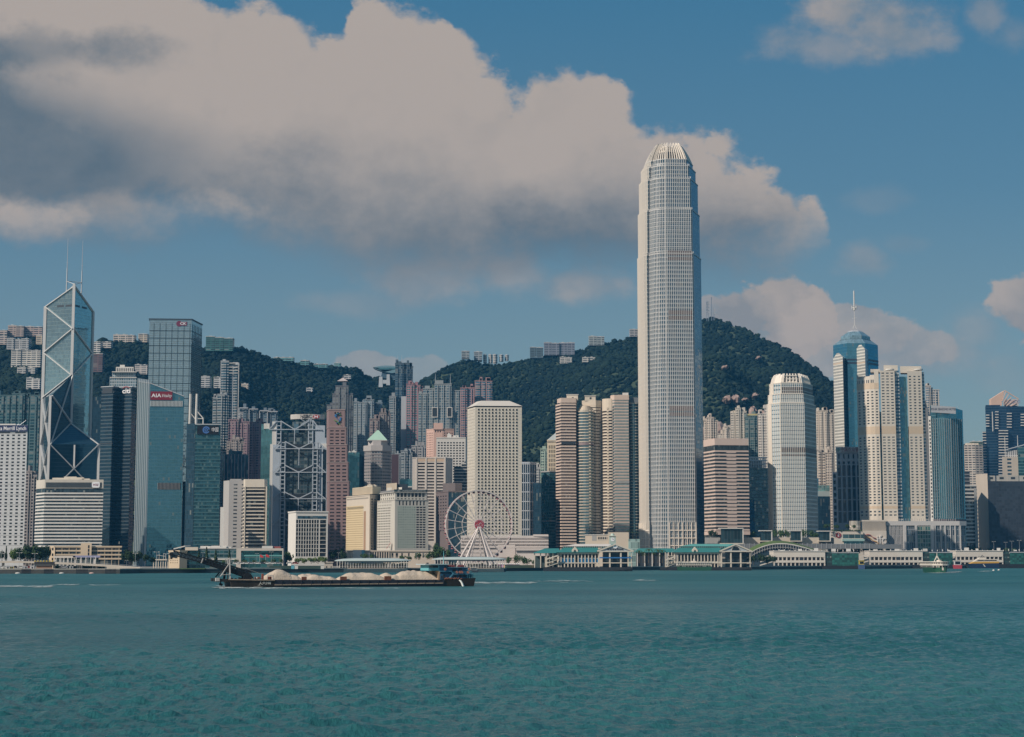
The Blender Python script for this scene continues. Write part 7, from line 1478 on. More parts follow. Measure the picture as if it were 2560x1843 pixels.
# ------------------------------------------------------------------ r
def canopy_pier(label,a,b,ytop,Y,dpx):
    t=thing('pier_pavilion',label,'pier',(PX((a+b)/2,Y),Y+8,GZ));x0,x1=PX(a,Y,1400),PX(b,Y,1400);cx=(x0+x1)/2;L=(x1-x0)/2;zt=PZ(ytop,Y);rf=plain('canopy_grey',(.40,.47,.46),.55,.08);sh=lambda f,n=40: [(cx+L*f*math.copysign(abs(math.cos(c))**.55,math.cos(c)),Y+9+9*f*math.copysign(abs(math.sin(c))**.7,math.sin(c))) for c in [2*math.pi*i/n for i in range(n)]]
    q=MB()
    for f0,z0,f1,z1 in ((1,0,1.0,.35),(1,.35,.94,.9),(.94,.9,.78,1.5),(.78,1.5,.45,1.9)): q.prism(sh(f0),zt-1.9+z0,zt-1.9+z1,cap=(f1==.45),bot=(f0==1 and z0==0),top=sh(f1))
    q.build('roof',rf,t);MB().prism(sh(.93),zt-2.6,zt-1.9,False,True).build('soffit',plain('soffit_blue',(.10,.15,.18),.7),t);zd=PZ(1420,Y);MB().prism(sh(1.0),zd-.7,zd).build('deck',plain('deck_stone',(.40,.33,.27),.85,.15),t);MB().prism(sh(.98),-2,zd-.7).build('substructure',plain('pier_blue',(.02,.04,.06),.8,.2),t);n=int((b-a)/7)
    for i in range(n):
        x=x0+(x1-x0)*(.05+.9*i/(n-1));MB().tube((x,Y+1.6,zd),(x,Y+1.6,zt-1.9),.22,.22,7).build('column',WHITE,t)
    q=MB();r=random.Random(a)
    for i in range(int((b-a)/3.2)):
        x=x0+(x1-x0)*(.06+.88*r.random());w=r.uniform(.5,1.1);q.box(x-w,x+w,Y+7,Y+8,zd,zd+r.uniform(1.2,3.2))
    q.build('ticket_booths',facade('booth_%d' % a,(.55,.50,.42),(.28,.25,.10),1.6,2.2,.5,.5),t);q=MB()
    for i in range(int((b-a)/2.2)):
        x=x0+(x1-x0)*(.02+.96*i/((b-a)/2.2));q.tube((x,Y-.2,-2),(x,Y-.2,zd-.3),.16,.16,5)
    q.build('piles',plain('pile_teal',(.10,.16,.18),.7),t)
    q=MB();q.beam((x0,Y+.3,zd+1),(x1,Y+.3,zd+1),.08).beam((x0,Y+.3,zd+.6),(x1,Y+.3,zd+.6),.06);q.build('railing',WHITE,t)
canopy_pier('left of two grey roofed public piers, behind the barge sand heaps',833,1026,1395.5,1095,0);canopy_pier('right of two grey roofed public piers, under the ferris wheel',1078,1266,1392.5,1140,0)
def t_promenade():
    Y=1190;W=Wall((PX(1262,1180),1180),(PX(1342,1232),1232));q=MB().wbox(W,0,W.L,GZ,PZ(1413,Y),-.8,0);tag(q.build('promenade_wall',plain('ochre_wall',(.55,.40,.20),.8,.08),None),'low ochre promenade wall between the public pier and the museum pier','wall')
    t=thing('stall_row','row of pink and purple fair stalls beside the ferris wheel','stalls',(PX(1272,1225),1225,GZ));r=random.Random(2);q=MB();k=MB()
    for i in range(10): x=PX(1248+i*5.4,1225);w=.75;q.box(x-w,x+w,1225,1227,GZ,GZ+2.1+r.random()*.6);k.prism([(x-w*1.2,1224.5),(x+w*1.2,1224.5),(x+w*1.2,1227.5),(x-w*1.2,1227.5)],GZ+2.5,GZ+3.4,top=[(x,1226)]*4)
    q.build('stall_fronts',facade('stall_mix',(.40,.10,.24),(.30,.14,.40),.9,1.1,.6,.6,metal=0,rough=.7),t);k.build('stall_roofs',WHITE,t)
    MB_=MB();t,pl,z=simple_block('post_office','long white stepped block with rows of fins behind the ferris wheel',[(1152,0),(1371,6)],1370,26,1341,facade('post_white',(.62,.56,.52),(.06,.05,.05),1.0,3.0,.40,.34),WHITE);W=Wall(pl[0],pl[1]);pm=plain('post_plain',(.62,.56,.52),.8,.06);q=MB()
    for y0,y1 in ((1346,1341),(1353.5,1350),(1361,1357.5),(1370,1366)): q.wbox(W,0,W.L,PZ(y0,1370),PZ(y1,1370),0,.7)
    q.build('floor_slabs',pm,t);MB().wbox(W,W.L*.42,W.L*.62,PZ(1394,1370),PZ(1362,1370),0,.6).build('blank_panel',pm,t);MB().wbox(W,0,W.L*.5,PZ(1371,1370),PZ(1369,1370),.02,.25).build('long_window',DARK,t);add(t,[(1333,4),(1371,4)],1370,14,1341,1336,pm,'roof_house');add(t,[(1160,6),(1300,6)],1370,10,1341,1338.5,pm,'roof_house');add(t,[(1290,-6),(1366,-6)],1370,6,None,1371,pm,'low_wing',1385);q=MB();W=Wall((PX(1290,1363.5),1363.5),(PX(1366,1363.5),1363.5))
    for k in range(40): q.wbox(W,k*W.L/40,k*W.L/40+.25,PZ(1381,1364),PZ(1375,1364),0,.2)
    q.build('louvre',DARK,t)
t_promenade()
# ------------------------------------------------------------------ f
def t_wheel():
    Y=1300;c=at(1196.5,1312,Y);R=84.5*Y/F;yaw=math.radians(13);ux=Vector((math.cos(yaw),math.sin(yaw),0));uz=Vector((0,0,1));n=ux.cross(uz);n=-n if n.y > 0 else n
    t=thing('ferris_wheel','white ferris wheel with a red hub disc and small cabins','ferris wheel',(c.x,c.y,GZ));wm=plain('wheel_white',(.66,.60,.57),.5,.05);P=lambda r,a,o=0.: c+ux*(r*math.cos(a))+uz*(r*math.sin(a))+n*o
    for o in (-1.5,1.5):
        q=MB();N=84
        for i in range(N): a,b=2*math.pi*i/N,2*math.pi*(i+1)/N;q.beam(P(R,a,o),P(R,b,o),.75)
        q.build('rim',wm,t)
    q=MB()
    for i in range(84):
        a,b=2*math.pi*i/84,2*math.pi*(i+1)/84;q.beam(P(R,a,-1.5),P(R,a,1.5),.24);q.beam(P(R,a,-1.5 if i % 2 else 1.5),P(R,b,1.5 if i % 2 else -1.5),.14)
    q.build('rim_lattice',wm,t)
    for f in (.72,.50):
        q=MB()
        for o in (-.7,.7):
            for i in range(21): a,b=2*math.pi*i/21,2*math.pi*(i+1)/21;q.beam(P(R*f,a,o),P(R*f,b,o),.24)
        q.build('inner_ring',wm,t)
    for i in range(21):
        a=2*math.pi*i/21;q=MB().beam(P(2,a,1.0),P(R,a,1.5),.34).beam(P(2,a,-1.0),P(R,a,-1.5),.34);q.build('spoke',wm,t)
    q=MB();q.tube((0,0,-.1),(0,0,-2.2),1.0,.9,10).tube((0,0,0),(0,0,-.4),.12);gm=q.mesh('cabin');gm.materials.append(plain('cabin_plum',(.45,.18,.20),.4,.05));q=MB();q.tube((0,0,-.6),(0,0,-1.5),1.03,1.0,10);gw=q.mesh('window');gw.materials.append(PANE);off=Vector(t['_o'])
    for i in range(42):
        p=P(R+.2,2*math.pi*(i+.5)/42);o=bpy.data.objects.new('cabin',gm);COL.objects.link(o);o.parent=t;o.location=p-off;w=bpy.data.objects.new('window',gw);COL.objects.link(w);w.parent=o
    hub=MB().tube(c-n*1.6,c+n*2.2,1.6,1.6,18).build('hub',wm,t);d=MB().tube(c+n*2.2,c+n*2.6,4.0,4.0,32).build('hub_disc',WTXT,t);e=MB().tube(c+n*2.6,c+n*2.75,3.75,3.75,32).build('red_face',plain('hub_red',(.42,.06,.08),.5,.04),d)
    W=Wall(((c+n*2.78)-ux*4).to_2d()[:],((c+n*2.78)+ux*4).to_2d()[:]);text('lettering','AIA',W,4,c.z-2.15,2.1,WTXT,d,.0,'CENTER',1.1,bold=.06);q=MB();o=.0
    pts=[(-2.8,-.7),(-1.2,.5),(-.4,-.1),(.9,1.6),(1.7,.5),(2.9,-.6)]
    for (a,b),(a2,b2) in zip(pts[:-1],pts[1:]): q.beam(W.pt(4+a,c.z+b,o),W.pt(4+a2,c.z+b2,o),.3,.1)
    q.beam(W.pt(4.9,c.z+1.5,o),W.pt(4.2,c.z-.5,o),.25,.1).beam(W.pt(1.2,c.z-.8,o),W.pt(6.8,c.z-.8,o),.2,.1)
    for i in range(10): a,b=math.radians(30+120*i/10),math.radians(30+120*(i+1)/10);q.beam(W.pt(4+3.1*math.cos(a),c.z+3.1*math.sin(a),o),W.pt(4+3.1*math.cos(b),c.z+3.1*math.sin(b),o),.22,.1)
    q.build('emblem',WTXT,d)
    for px,dy,o in ((1137,-9,2.6),(1157,-12,2.6),(1228,-9,2.6),(1243,-6,2.6),(1142,16,-2.6),(1164,19,-2.6),(1222,19,-2.6),(1238,16,-2.6)):
        f=at(px,1397,Y+dy);f.z=GZ;MB().tube(f,c+n*o*.8+uz*-.6,.72,.45,8).build('leg',wm,t)
    q=MB();a,b=at(1150,1372,Y-5),at(1226,1372,Y-5);
    for px in (1130,1165,1200,1235): p=at(px,1400,Y-6);q.box(p.x-2,p.x+2,Y-8,Y-3,GZ,GZ+1.6)
    q.build('boarding_deck',wm,t)
t_wheel()
# ------------------------------------------------------------------ t
def teal_pier(label,s0,s1,g0,g1,Y,closed,gable_text,left_canopy=None,stairs=None):
    """long pier house s0..s1 (pixels), gabled end pavilion g0..g1"""
    t=thing('ferry_pier',label,'pier',(PX((s0+g1)/2,Y),Y+10,GZ));cw=plain('pier_cream',(.62,.56,.47),.75,.06);zd=PZ(1418,Y);zb=-2.;zm=PZ(1407,Y);ze=PZ(1381,Y);zr=PZ(1369,Y);fb=plain('fender_black',(.014,.018,.022),.8,.3,1.)
    q=MB().prism(fp([(s0-36 if stairs else s0,0),(g1+1,-6)],Y-2,30,1420),zb,zd);q.build('fender_base',fb,t);q=MB();W=Wall((PX(g0,Y-8.6),Y-8.6),(PX(g1+1,Y-8.6),Y-8.6))
    for k in range(28): q.wbox(W,k*W.L/28,k*W.L/28+.25,zb,zd,0,.5)
    q.build('fender_piles',plain('pile_dark',(.04,.05,.055),.8),t)
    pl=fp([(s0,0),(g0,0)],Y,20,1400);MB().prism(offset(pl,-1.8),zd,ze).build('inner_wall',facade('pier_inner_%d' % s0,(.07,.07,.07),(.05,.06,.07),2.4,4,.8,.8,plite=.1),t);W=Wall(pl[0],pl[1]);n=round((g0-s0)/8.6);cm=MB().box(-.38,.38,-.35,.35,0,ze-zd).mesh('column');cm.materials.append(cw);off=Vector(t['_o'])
    for k in range(n+1):
        p=W.pt(W.L*k/n,zd,-.4);o=bpy.data.objects.new('column',cm);COL.objects.link(o);o.parent=t;o.location=p-off
    MB().wbox(W,0,W.L,zm-.5,zm+.15,-1.2,.15).build('gallery_floor',cw,t);MB().wbox(W,-.4,W.L,ze-1.3,ze,-.8,.35).build('eaves_beam',cw,t)
    if closed:
        bm_=plain('banner_blue',(.03,.24,.52),.6,.05);pmm=plain('banner_pale',(.30,.46,.56),.6)
        for k in range(n):
            if k==n//2-1: continue
            u0,u1=W.L*k/n+.55,W.L*(k+1)/n-.55;MB().wbox(W,u0,u1,zm+.2,zm+2.7,-1.0,-.8).build('blue_banner',bm_,t);MB().wbox(W,u0,u1,zm+2.7,zm+3.5,-1.0,-.8).build('pale_banner',pmm,t);MB().wbox(W,u0,u1,zm+3.5,ze-1.3,-1.0,-.9).build('window',PANE,t)
    else:
        q=MB();q.wbox(W,0,W.L,zm+.15,zm+1.1,-.5,-.3);q.build('balustrade',plain('balustrade_pale',(.45,.45,.42),.7),t)
    x0,x1=pl[0][0]-1.2,pl[1][0]+.5;y0,y1=Y-1.6,Y+22;q=MB();q.poly([(x0,y0,ze),(x1,y0,ze),(x1-1,y0+8,zr),(x0+6,y0+8,zr)]).poly([(x0,y1,ze),(x0,y0,ze),(x0+6,y0+8,zr),(x0+6,y1-8,zr)]).poly([(x1,y0,ze),(x1,y1,ze),(x1-1,y1-8,zr),(x1-1,y0+8,zr)]).poly([(x0+6,y0+8,zr),(x1-1,y0+8,zr),(x1-1,y1-8,zr),(x0+6,y1-8,zr)]).poly([(x0,y1,ze),(x1,y1,ze),(x1,y0,ze),(x0,y0,ze)]);q.build('roof',TEAL,t)
    lan=plain('lantern_white' if closed else 'lantern_teal',(.56,.52,.48) if closed else (.10,.30,.28),.6);a,b=(PX(s0+14,Y+8),PX(g0+38,Y+8));zl=PZ(1360,Y+8);q=MB();q.prism([(a,y0+8.2),(b,y0+8.2),(b,y1-8),(a,y1-8)],zr-.1,zr+.9);q.build('lantern_wall',facade('lantern_w',(.5,.5,.48),(.1,.12,.12),1.6,3,.6,1),t);MB().prism([(a-.6,y0+7.6),(b+.6,y0+7.6),(b+.6,y1-7),(a-.6,y1-7)],zr+.9,zl,top=[(a+9,y0+12),(b-3,y0+12),(b-3,y1-11),(a+9,y1-11)]).build('lantern_roof',lan,t)
    u=W.L*(.42 if closed else .44);dp=[(u-2.2,ze-1.5),(u+2.2,ze-1.5),(u+2.2,ze+1.6),(u,ze+4.2),(u-2.2,ze+1.6)];d=MB().wpoly(W,dp,-3,.5).build('dormer',cw,t);MB().wpoly(W,[(u-.9,ze-.4),(u+.9,ze-.4),(u+.9,ze+1),(u,ze+2),(u-.9,ze+1)],.5,.56).build('window',PANE,d)
    gY=Y-6;A,B=(PX(g0,gY,1400),gY),(PX(g1,gY,1400),gY+1);W=Wall(A,B);zg=PZ(1380,gY);za=PZ(1361,gY);e=[A,B,(PX(g1-5,gY+26),gY+26),(PX(g0-2,gY+26),gY+26)]
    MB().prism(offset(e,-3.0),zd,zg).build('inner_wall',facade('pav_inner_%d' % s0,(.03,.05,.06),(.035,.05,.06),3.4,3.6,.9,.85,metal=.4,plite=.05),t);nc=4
    for k in range(nc): MB().wbox(W,max(.1,W.L*k/(nc-1)-.5),min(W.L-.1,W.L*k/(nc-1)+.5)+.01,zd,zg,-1.1,0).build('column',cw,t)
    MB().wbox(W,0,W.L,zm-.4,zm+.2,-1.5,.1).build('gallery_floor',cw,t)
    if closed: MB().wbox(W,.5,W.L-.4,PZ(1396,gY),PZ(1393,gY),-.9,.2).build('blue_awning',plain('awning_blue',(.03,.16,.42),.6),t)
    MB().wbox(W,-.6,W.L+.6,zg,zg+.7,-26,.6).build('cornice',cw,t);gb=MB().wpoly(W,[(0,zg+.7),(W.L,zg+.7),(W.L/2,za-.6)],-2,0).build('gable',plain('gable_grey',(.40,.41,.38),.75),t);q=MB()  # gable coloured grey to stand for its shade; the walls are cream
    for s,(ua,ub) in ((0,(-1.2,W.L/2)),(1,(W.L+1.2,W.L/2))): q.beam(W.pt(ua,zg+.5,.35),W.pt(ub,za,.35),.7,.9)
    q.build('gable_trim',cw,t);q=MB()
    for ua in (-1.2,W.L+1.2): q.poly([W.pt(ua,zg+.6,.5),W.pt(W.L/2,za+.3,.5),W.pt(W.L/2,za+.3,-26),W.pt(ua,zg+.6,-26)])
    q.build('roof',TEAL,t)
    if closed:
        u,z=W.L*.5,zg+4.1;MB().tube(W.pt(u,z,0),W.pt(u,z,.35),1.75,1.75,20).build('roundel',WTXT,gb);MB().wpoly(W,[(u-1.2,z-.6),(u+.9,z-.3),(u+.3,z+.9),(u-1.0,z+.3)],.35,.42).build('emblem',plain('wave_blue',(.12,.28,.38),.5),gb);text('lettering','香港海事博物館',W,u,zg+1.75,1.55,plain('gable_ink',(.05,.05,.06),.6),gb,.06,'CENTER',1.1)
    else:
        u=W.L*.5;q=MB();q.poly([W.pt(u+3.0*math.cos(a),zg+1.1+3.0*math.sin(a),.04) for a in [math.pi*i/14 for i in range(15)]]);q.build('arch_window',PANE,gb);q=MB()
        for i in range(14): a,b=math.pi*i/14,math.pi*(i+1)/14;q.beam(W.pt(u+3.2*math.cos(a),zg+1.1+3.2*math.sin(a),.1),W.pt(u+3.2*math.cos(b),zg+1.1+3.2*math.sin(b),.1),.35,.2)
        q.build('arch_frame',cw,gb)
    if stairs:
        a,b=stairs;q=MB();zA,zB=zd+.2,zm+5
        for k in range(3):
            q.beam((PX(a,Y),Y-1-k*1.2,zA+k*2.6),(PX(b,Y),Y-1-k*1.2,zA+2.8+k*2.6),.7,.9);q.box(PX(a+4,Y),PX(b,Y),Y-.5,Y+5,zA+2.6+k*2.8,zA+2.95+k*2.8)
        for k in range(4): x=PX(a+(b-a)*k/3,Y);q.box(x-.3,x+.3,Y,Y+.6,zd,ze)
        q.build('stairs',cw,t)
    if left_canopy:
        a,b=left_canopy;x0,x1=PX(a,Y),PX(b,Y);ze2,zr2=PZ(1383,Y),PZ(1371,Y);q=MB();q.poly([(x0,Y-2,ze2),(x1,Y-2,ze2),(x1,Y+9,zr2),(x0+9,Y+9,zr2)]).poly([(x0,Y+20,ze2),(x0,Y-2,ze2),(x0+9,Y+9,zr2)]).poly([(x1,Y-2,ze2),(x0,Y-2,ze2),(x0,Y+20,ze2),(x1,Y+20,ze2)]);q.build('canopy_roof',TEAL,t)
        for k in range(5): x=x0+1.5+(x1-x0-2)*k/4;MB().box(x-.35,x+.35,Y-.6,Y+.2,GZ,ze2).build('canopy_post',cw,t)
        MB().box(x0+2,x1,Y+3,Y+9,GZ,ze2-2).build('canopy_core',plain('core_dark',(.05,.08,.08),.7),t)
teal_pier('teal roofed museum pier with blue window banners and lettered gable',1394,1497,1497,1580,1225,True,True,(1331,1398),(1363,1394));teal_pier('teal roofed ferry pier with open galleries and an arched gable window',1686,1803,1803,1877,1310,False,False,None,(1662,1686))
def t_betweenpiers():
    Y=1390;t=thing('link_hall','low hall with a teal roof and white columns behind the palms','building',(PX(1640,Y),Y+6,GZ));MB().prism(fp([(1590,0),(1690,0)],Y,12,1390),GZ,PZ(1381,Y)).build('wall',DARK,t);a,b=PX(1588,Y),PX(1692,Y);z0,z1=PZ(1381,Y),PZ(1371,Y);MB().prism([(a-1,Y-2),(b+1,Y-2),(b+1,Y+14),(a-1,Y+14)],z0,z1,True,True,top=[(a+3,Y+5),(b-3,Y+5),(b-3,Y+8),(a+3,Y+8)]).build('roof',TEAL,t)
    for k in range(6): x=a+(b-a)*(k+.2)/5.6;MB().box(x-.4,x+.4,Y-1.4,Y-.6,GZ,z0).build('column',WHITE,t)
    Y=1520;t,pl,z=simple_block('low_building','cream low mall block left of the tallest tower',[(1463,2),(1520,0),(1572,1)],Y,20,1338,plain('forum_cream',(.58,.50,.40),.8,.07));W=Wall(pl[0],pl[1]);MB().wbox(W,W.L*.55,W.L*.98,PZ(1352,Y),PZ(1340,Y),.0,.08).build('window',facade('forum_win',(.5,.45,.38),(.08,.08,.08),2.0,3.2,.7,.6),t);MB().wbox(W,W.L*.3,W.L*.5,PZ(1352,Y),PZ(1338,Y),.0,.1).build('louvre',GREY,t);add(t,[(1571,-2),(1600,-2)],Y,14,None,1348,facade('aqua_wall',(.34,.46,.43),(.28,.40,.38),2,6,.9,.9,metal=.3),'aqua_wing',1360);add(t,[(1520,-1),(1572,-1)],Y,12,None,1331,plain('forum_cream',(.58,.5,.4)),'tall_wing',1345)
    Y=1300;c=at(1531.5,1350,Y);t=thing('clock_tower','small pale green clock tower behind the museum pier gable','clock tower',(c.x,c.y,GZ));cm=plain('clock_green',(.40,.50,.45),.7);MB().box(c.x-2.4,c.x+2.4,c.y-2.4,c.y+2.4,GZ,PZ(1339,Y)).build('shaft',cm,t);MB().box(c.x-2.9,c.x+2.9,c.y-2.9,c.y+2.9,PZ(1341,Y),PZ(1340,Y)).build('cornice',CREAM,t);MB().prism(circ(c.x,c.y,1.6,8),PZ(1339,Y),PZ(1334,Y),top=circ(c.x,c.y,1.0,8)).build('lantern',cm,t);f=MB().tube((c.x,c.y-2.4,PZ(1349,Y)),(c.x,c.y-2.55,PZ(1349,Y)),1.5,1.5,18).build('clock_face',WTXT,t);MB().beam((c.x,c.y-2.6,PZ(1349,Y)),(c.x,c.y-2.6,PZ(1349,Y)+1.2),.16).beam((c.x,c.y-2.6,PZ(1349,Y)),(c.x+.8,c.y-2.6,PZ(1349,Y)),.16).build('hands',DARK,f)
t_betweenpiers()
# ------------------------------------------------------------------ r
def t_terraces():
    Y=1570;t=thing('shopping_mall','long low mall terrace with cream parapets under the roof garden trees','building',(PX(1920,Y),Y+20,GZ));cm=plain('terrace_cream',(.52,.46,.38),.8,.08);pl=fp([(1762,6),(2085,0)],Y,24,1348);MB().prism(pl,GZ,PZ(1345,Y)).build('wall',facade('terrace_mix',(.30,.28,.25),(.06,.08,.09),7,5,.5,.7,plite=.1),t);W=Wall(pl[0],pl[1]);r=random.Random(3)
    for a,b in ((1762,1800),(1860,1900),(1930,1975),(2004,2047)): MB().wbox(W,W.u_of(a,1350),W.u_of(b,1350),PZ(1359,Y),PZ(1344,Y),0,1.0).build('parapet_wall',cm if a !=1762 else GREY,t)
    g='framed glass pavilions on the terrace'
    for a,b,y0,y1,lab in ((1801,1857,1358,1320,'largest dark glass pavilion with a white frame on the terrace'),(1902,1929,1352,1326,'small framed glass pavilion left of the finned tower foot'),(1976,2003,1352,1326,'small framed glass pavilion under the finned tower'),(2048,2075,1352,1327,'small framed glass pavilion nearest the station wing')):
        Z=Y-6;t=thing('glass_pavilion',lab,'pavilion',(PX((a+b)/2,Z),Z+5,PZ(y0,Z)),g);p=fp([(a+1,0),(b-1,0)],Z,9,y1);MB().prism(p,PZ(y0,Z),PZ(y1+2,Z)).build('glass_wall',facade('pavilion_glass',(.08,.1,.11),(.03,.06,.07),3,9,.95,1,metal=.45),t);W2=Wall(p[0],p[1]);MB().wbox(W2,-1.4,W2.L+.8,PZ(y1+2,Z),PZ(y1,Z),-9,1.6).build('roof',WHITE,t);MB().wbox(W2,W2.L,W2.L+.8,PZ(y0,Z),PZ(y1+2,Z),-6,1.2).build('side_frame',WHITE,t);MB().wbox(W2,-.6,W2.L+.8,PZ(y0+2,Z),PZ(y0,Z),-6,1.2).build('plinth',CREAM,t)
    Y=1552;t=thing('viaduct','grey elevated road with posts passing behind the ferry piers','bridge',(PX(1990,Y),Y,GZ));MB().box(PX(1760,Y),PX(2180,Y+120),Y,Y+9,PZ(1372,Y),PZ(1361,Y)).build('deck',plain('road_grey',(.17,.18,.19),.85),t);q=MB()
    for px in range(1764,2180,12): x=PX(px,Y);q.box(x-.15,x+.15,Y-.3,Y,PZ(1372,Y),PZ(1358,Y))
    q.build('posts',STEEL,t);MB().box(PX(1760,Y),PX(2180,Y),Y-.2,Y,PZ(1361,Y),PZ(1360,Y)).build('railing',STEEL,t)
    Y=1527;t=thing('grass_roof_hall','hall with an arched grass covered roof rising behind the white pier','building',(PX(1965,Y),Y+9,GZ));n=26;q=MB();w=MB();pts=[(1879+169*i/n,1380-22*math.sin(math.pi*(i/n)**.82)) for i in range(n+1)]
    for (a,ya),(b,yb) in zip(pts[:-1],pts[1:]):
        A,B=at(a,ya,Y),at(b,yb,Y);q.poly([(A.x,Y,A.z),(B.x,Y,B.z),(B.x,Y+18,B.z+2.4),(A.x,Y+18,A.z+2.4)]);w.poly([(A.x,Y,A.z-.7),(B.x,Y,B.z-.7),(B.x,Y,B.z),(A.x,Y,A.z)])
    q.build('grass_roof',plain('grass_green',(.1,.17,.04)),t);w.build('roof_edge',WHITE,t);q=MB();v=MB()
    for k,((a,ya),(b,yb)) in enumerate(zip(pts[:-1],pts[1:])):
        A,B=at(a,ya,Y),at(b,yb,Y);q.poly([(A.x,Y+1,GZ),(B.x,Y+1,GZ),(B.x,Y+1,B.z-1.2),(A.x,Y+1,A.z-1.2)]);v.box(A.x,A.x+.35,Y-.1,Y+.6,max(GZ,A.z-5),A.z-1.0);v.beam((A.x,Y+.2,A.z-3.6),(B.x,Y+.2,B.z-3.6),.45)
    q.build('inner_wall',GDARK,t);v.build('arch_ribs',GREY,t)
t_terraces()
def white_pier(label,a,b,g1,Y,ytop,base0,base1,seed,ybase):
    t=thing('ferry_pier',label,'pier',(PX((a+g1)/2,Y),Y+12,GZ));wm=plain('pier_white',(.60,.56,.50),.75,.07);fb=plain('fender_black',(.014,.018,.022));pl=fp([(a,0),(b,0)],Y,26,1395);zd=PZ(ybase-8,Y);z1=PZ(ytop+14,Y);zt=PZ(ytop,Y)
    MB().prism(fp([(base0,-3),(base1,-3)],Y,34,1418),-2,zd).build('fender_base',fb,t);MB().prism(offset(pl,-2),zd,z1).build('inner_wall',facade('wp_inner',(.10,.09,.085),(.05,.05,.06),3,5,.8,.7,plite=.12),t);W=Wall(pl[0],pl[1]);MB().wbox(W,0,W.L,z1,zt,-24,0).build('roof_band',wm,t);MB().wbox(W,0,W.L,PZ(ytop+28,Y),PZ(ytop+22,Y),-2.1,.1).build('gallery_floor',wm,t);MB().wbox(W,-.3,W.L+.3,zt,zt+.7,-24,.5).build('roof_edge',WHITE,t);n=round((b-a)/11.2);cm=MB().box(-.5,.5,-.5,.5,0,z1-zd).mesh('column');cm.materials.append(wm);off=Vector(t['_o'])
    for k in range(n+1): o=bpy.data.objects.new('column',cm);COL.objects.link(o);o.parent=t;o.location=W.pt(.5+(W.L-1)*k/n,zd,-.6)-off
    MB().wbox(W,W.L*.50,W.L*.58,zd,z1,-1.5,-.1).build('dark_bay',DARK,t)
    gp=fp([(b,1),(b+17,1)],Y,20,1400);MB().prism(gp,zd,zt-.5).build('grille_bay',facade('wp_grille',(.02,.04,.04),(.10,.20,.20),1.4,4.2,.5,.3,plite=.3,lite=(.6,.6,.55)),t);nb=fp([(b+17,-1),(g1,-1)],Y,24,1400);MB().prism(nb,PZ(ybase-6,Y),PZ(ytop+4,Y)).build('netted_block',facade('net_dark',(.012,.075,.065),(.016,.10,.085),2.2,2.0,.9,.86,metal=0,rough=.75,tilt=.05,var=.6,plite=.0),t);MB().prism(offset(nb,.3),PZ(ytop+4,Y),PZ(ytop+2,Y)).build('block_roof',STEEL,t)
    for k in range(5):
        r=random.Random(seed*9+k);px=a+(g1-a)*(k+r.uniform(.1,.7))/5;w=r.uniform(6,14);h=fp([(px,6),(px+w,6)],Y,8,ytop-5);MB().prism(h,zt,PZ(ytop-r.uniform(3,9),Y)).build('roof_house',WHITE,t)
    q=MB()
    for k in range(3): q.beam(W.pt(-12+k*.2,zd+.3+k*3,-1),W.pt(-1,zd+3.5+k*3,-1),.6,.9)
    q.build('stairs',wm,t);q=MB();r=random.Random(seed)
    for k in range(16): px=a+(g1-a)*k/16;x=PX(px,Y+5,ytop);q.box(x-.3,x+.3,Y+4,Y+4.6,zt,zt+r.uniform(1.,2.2))
    q.build('roof_posts',WHITE,t)
white_pier('left of three white ferry piers with a green netted end block',1934,2063,2147,1490,1379,1912,2165,1,1422.5);white_pier('middle of three white ferry piers, behind the oncoming ferry',2174,2307,2382,1600,1378.5,2158,2384,2,1420);white_pier('rightmost of three white ferry piers, cut by the right margin',2390,2508,2600,1670,1378,2384,2620,3,1418.5)
# ------------------------------------------------------------------ h
def hillhouse(a,b,yt,yb,col,label,group,kindk='slab',n=None,flat=True):
    p,Y=hill_at((a+b)/2,yb+2);w=PX(b,Y,yb)-PX(a,Y,yb);x0=PX(a,Y,yb);z0,z1=PZ(yb,Y)-3.5,PZ(yt,Y);t=thing('hillside_building',label,'building',(x0+w/2,Y-6,z0),group);m=facade('hh_%s_%d' % (group[:6],int(a)),col,(.07,.09,.10),9,3.4,.84,.5,plite=.1,amt=.16);n=n or max(1,round(w/14));r=random.Random(int(a));sm=plain('hh_side',(.5,.5,.48))
    for k in range(n):
        u=x0+w*k/n;d=r.uniform(0,5);h=z1-(z1-PZ(yb,Y))*(r.uniform(0,.16) if k else 0);ww=w/n*(.97 if kindk=='slab' else .82)
        if kindk=='round': pl=circ(u+ww/2,Y-2-d+ww/2,ww/2,10)
        else: pl=[(u,Y-3-d),(u+ww,Y-3-d),(u+ww,Y+10),(u,Y+10)]
        MB().prism(pl,z0,h).build('wall',m,t);MB().prism(offset(pl,.3),h,h+.9).build('roof',sm,t);MB().box(u+ww*.3,u+ww*.6,Y-1,Y+4,h+.9,h+2.2).build('roof_plant',sm,t)
    return t
G='apartment blocks on the left hillside'
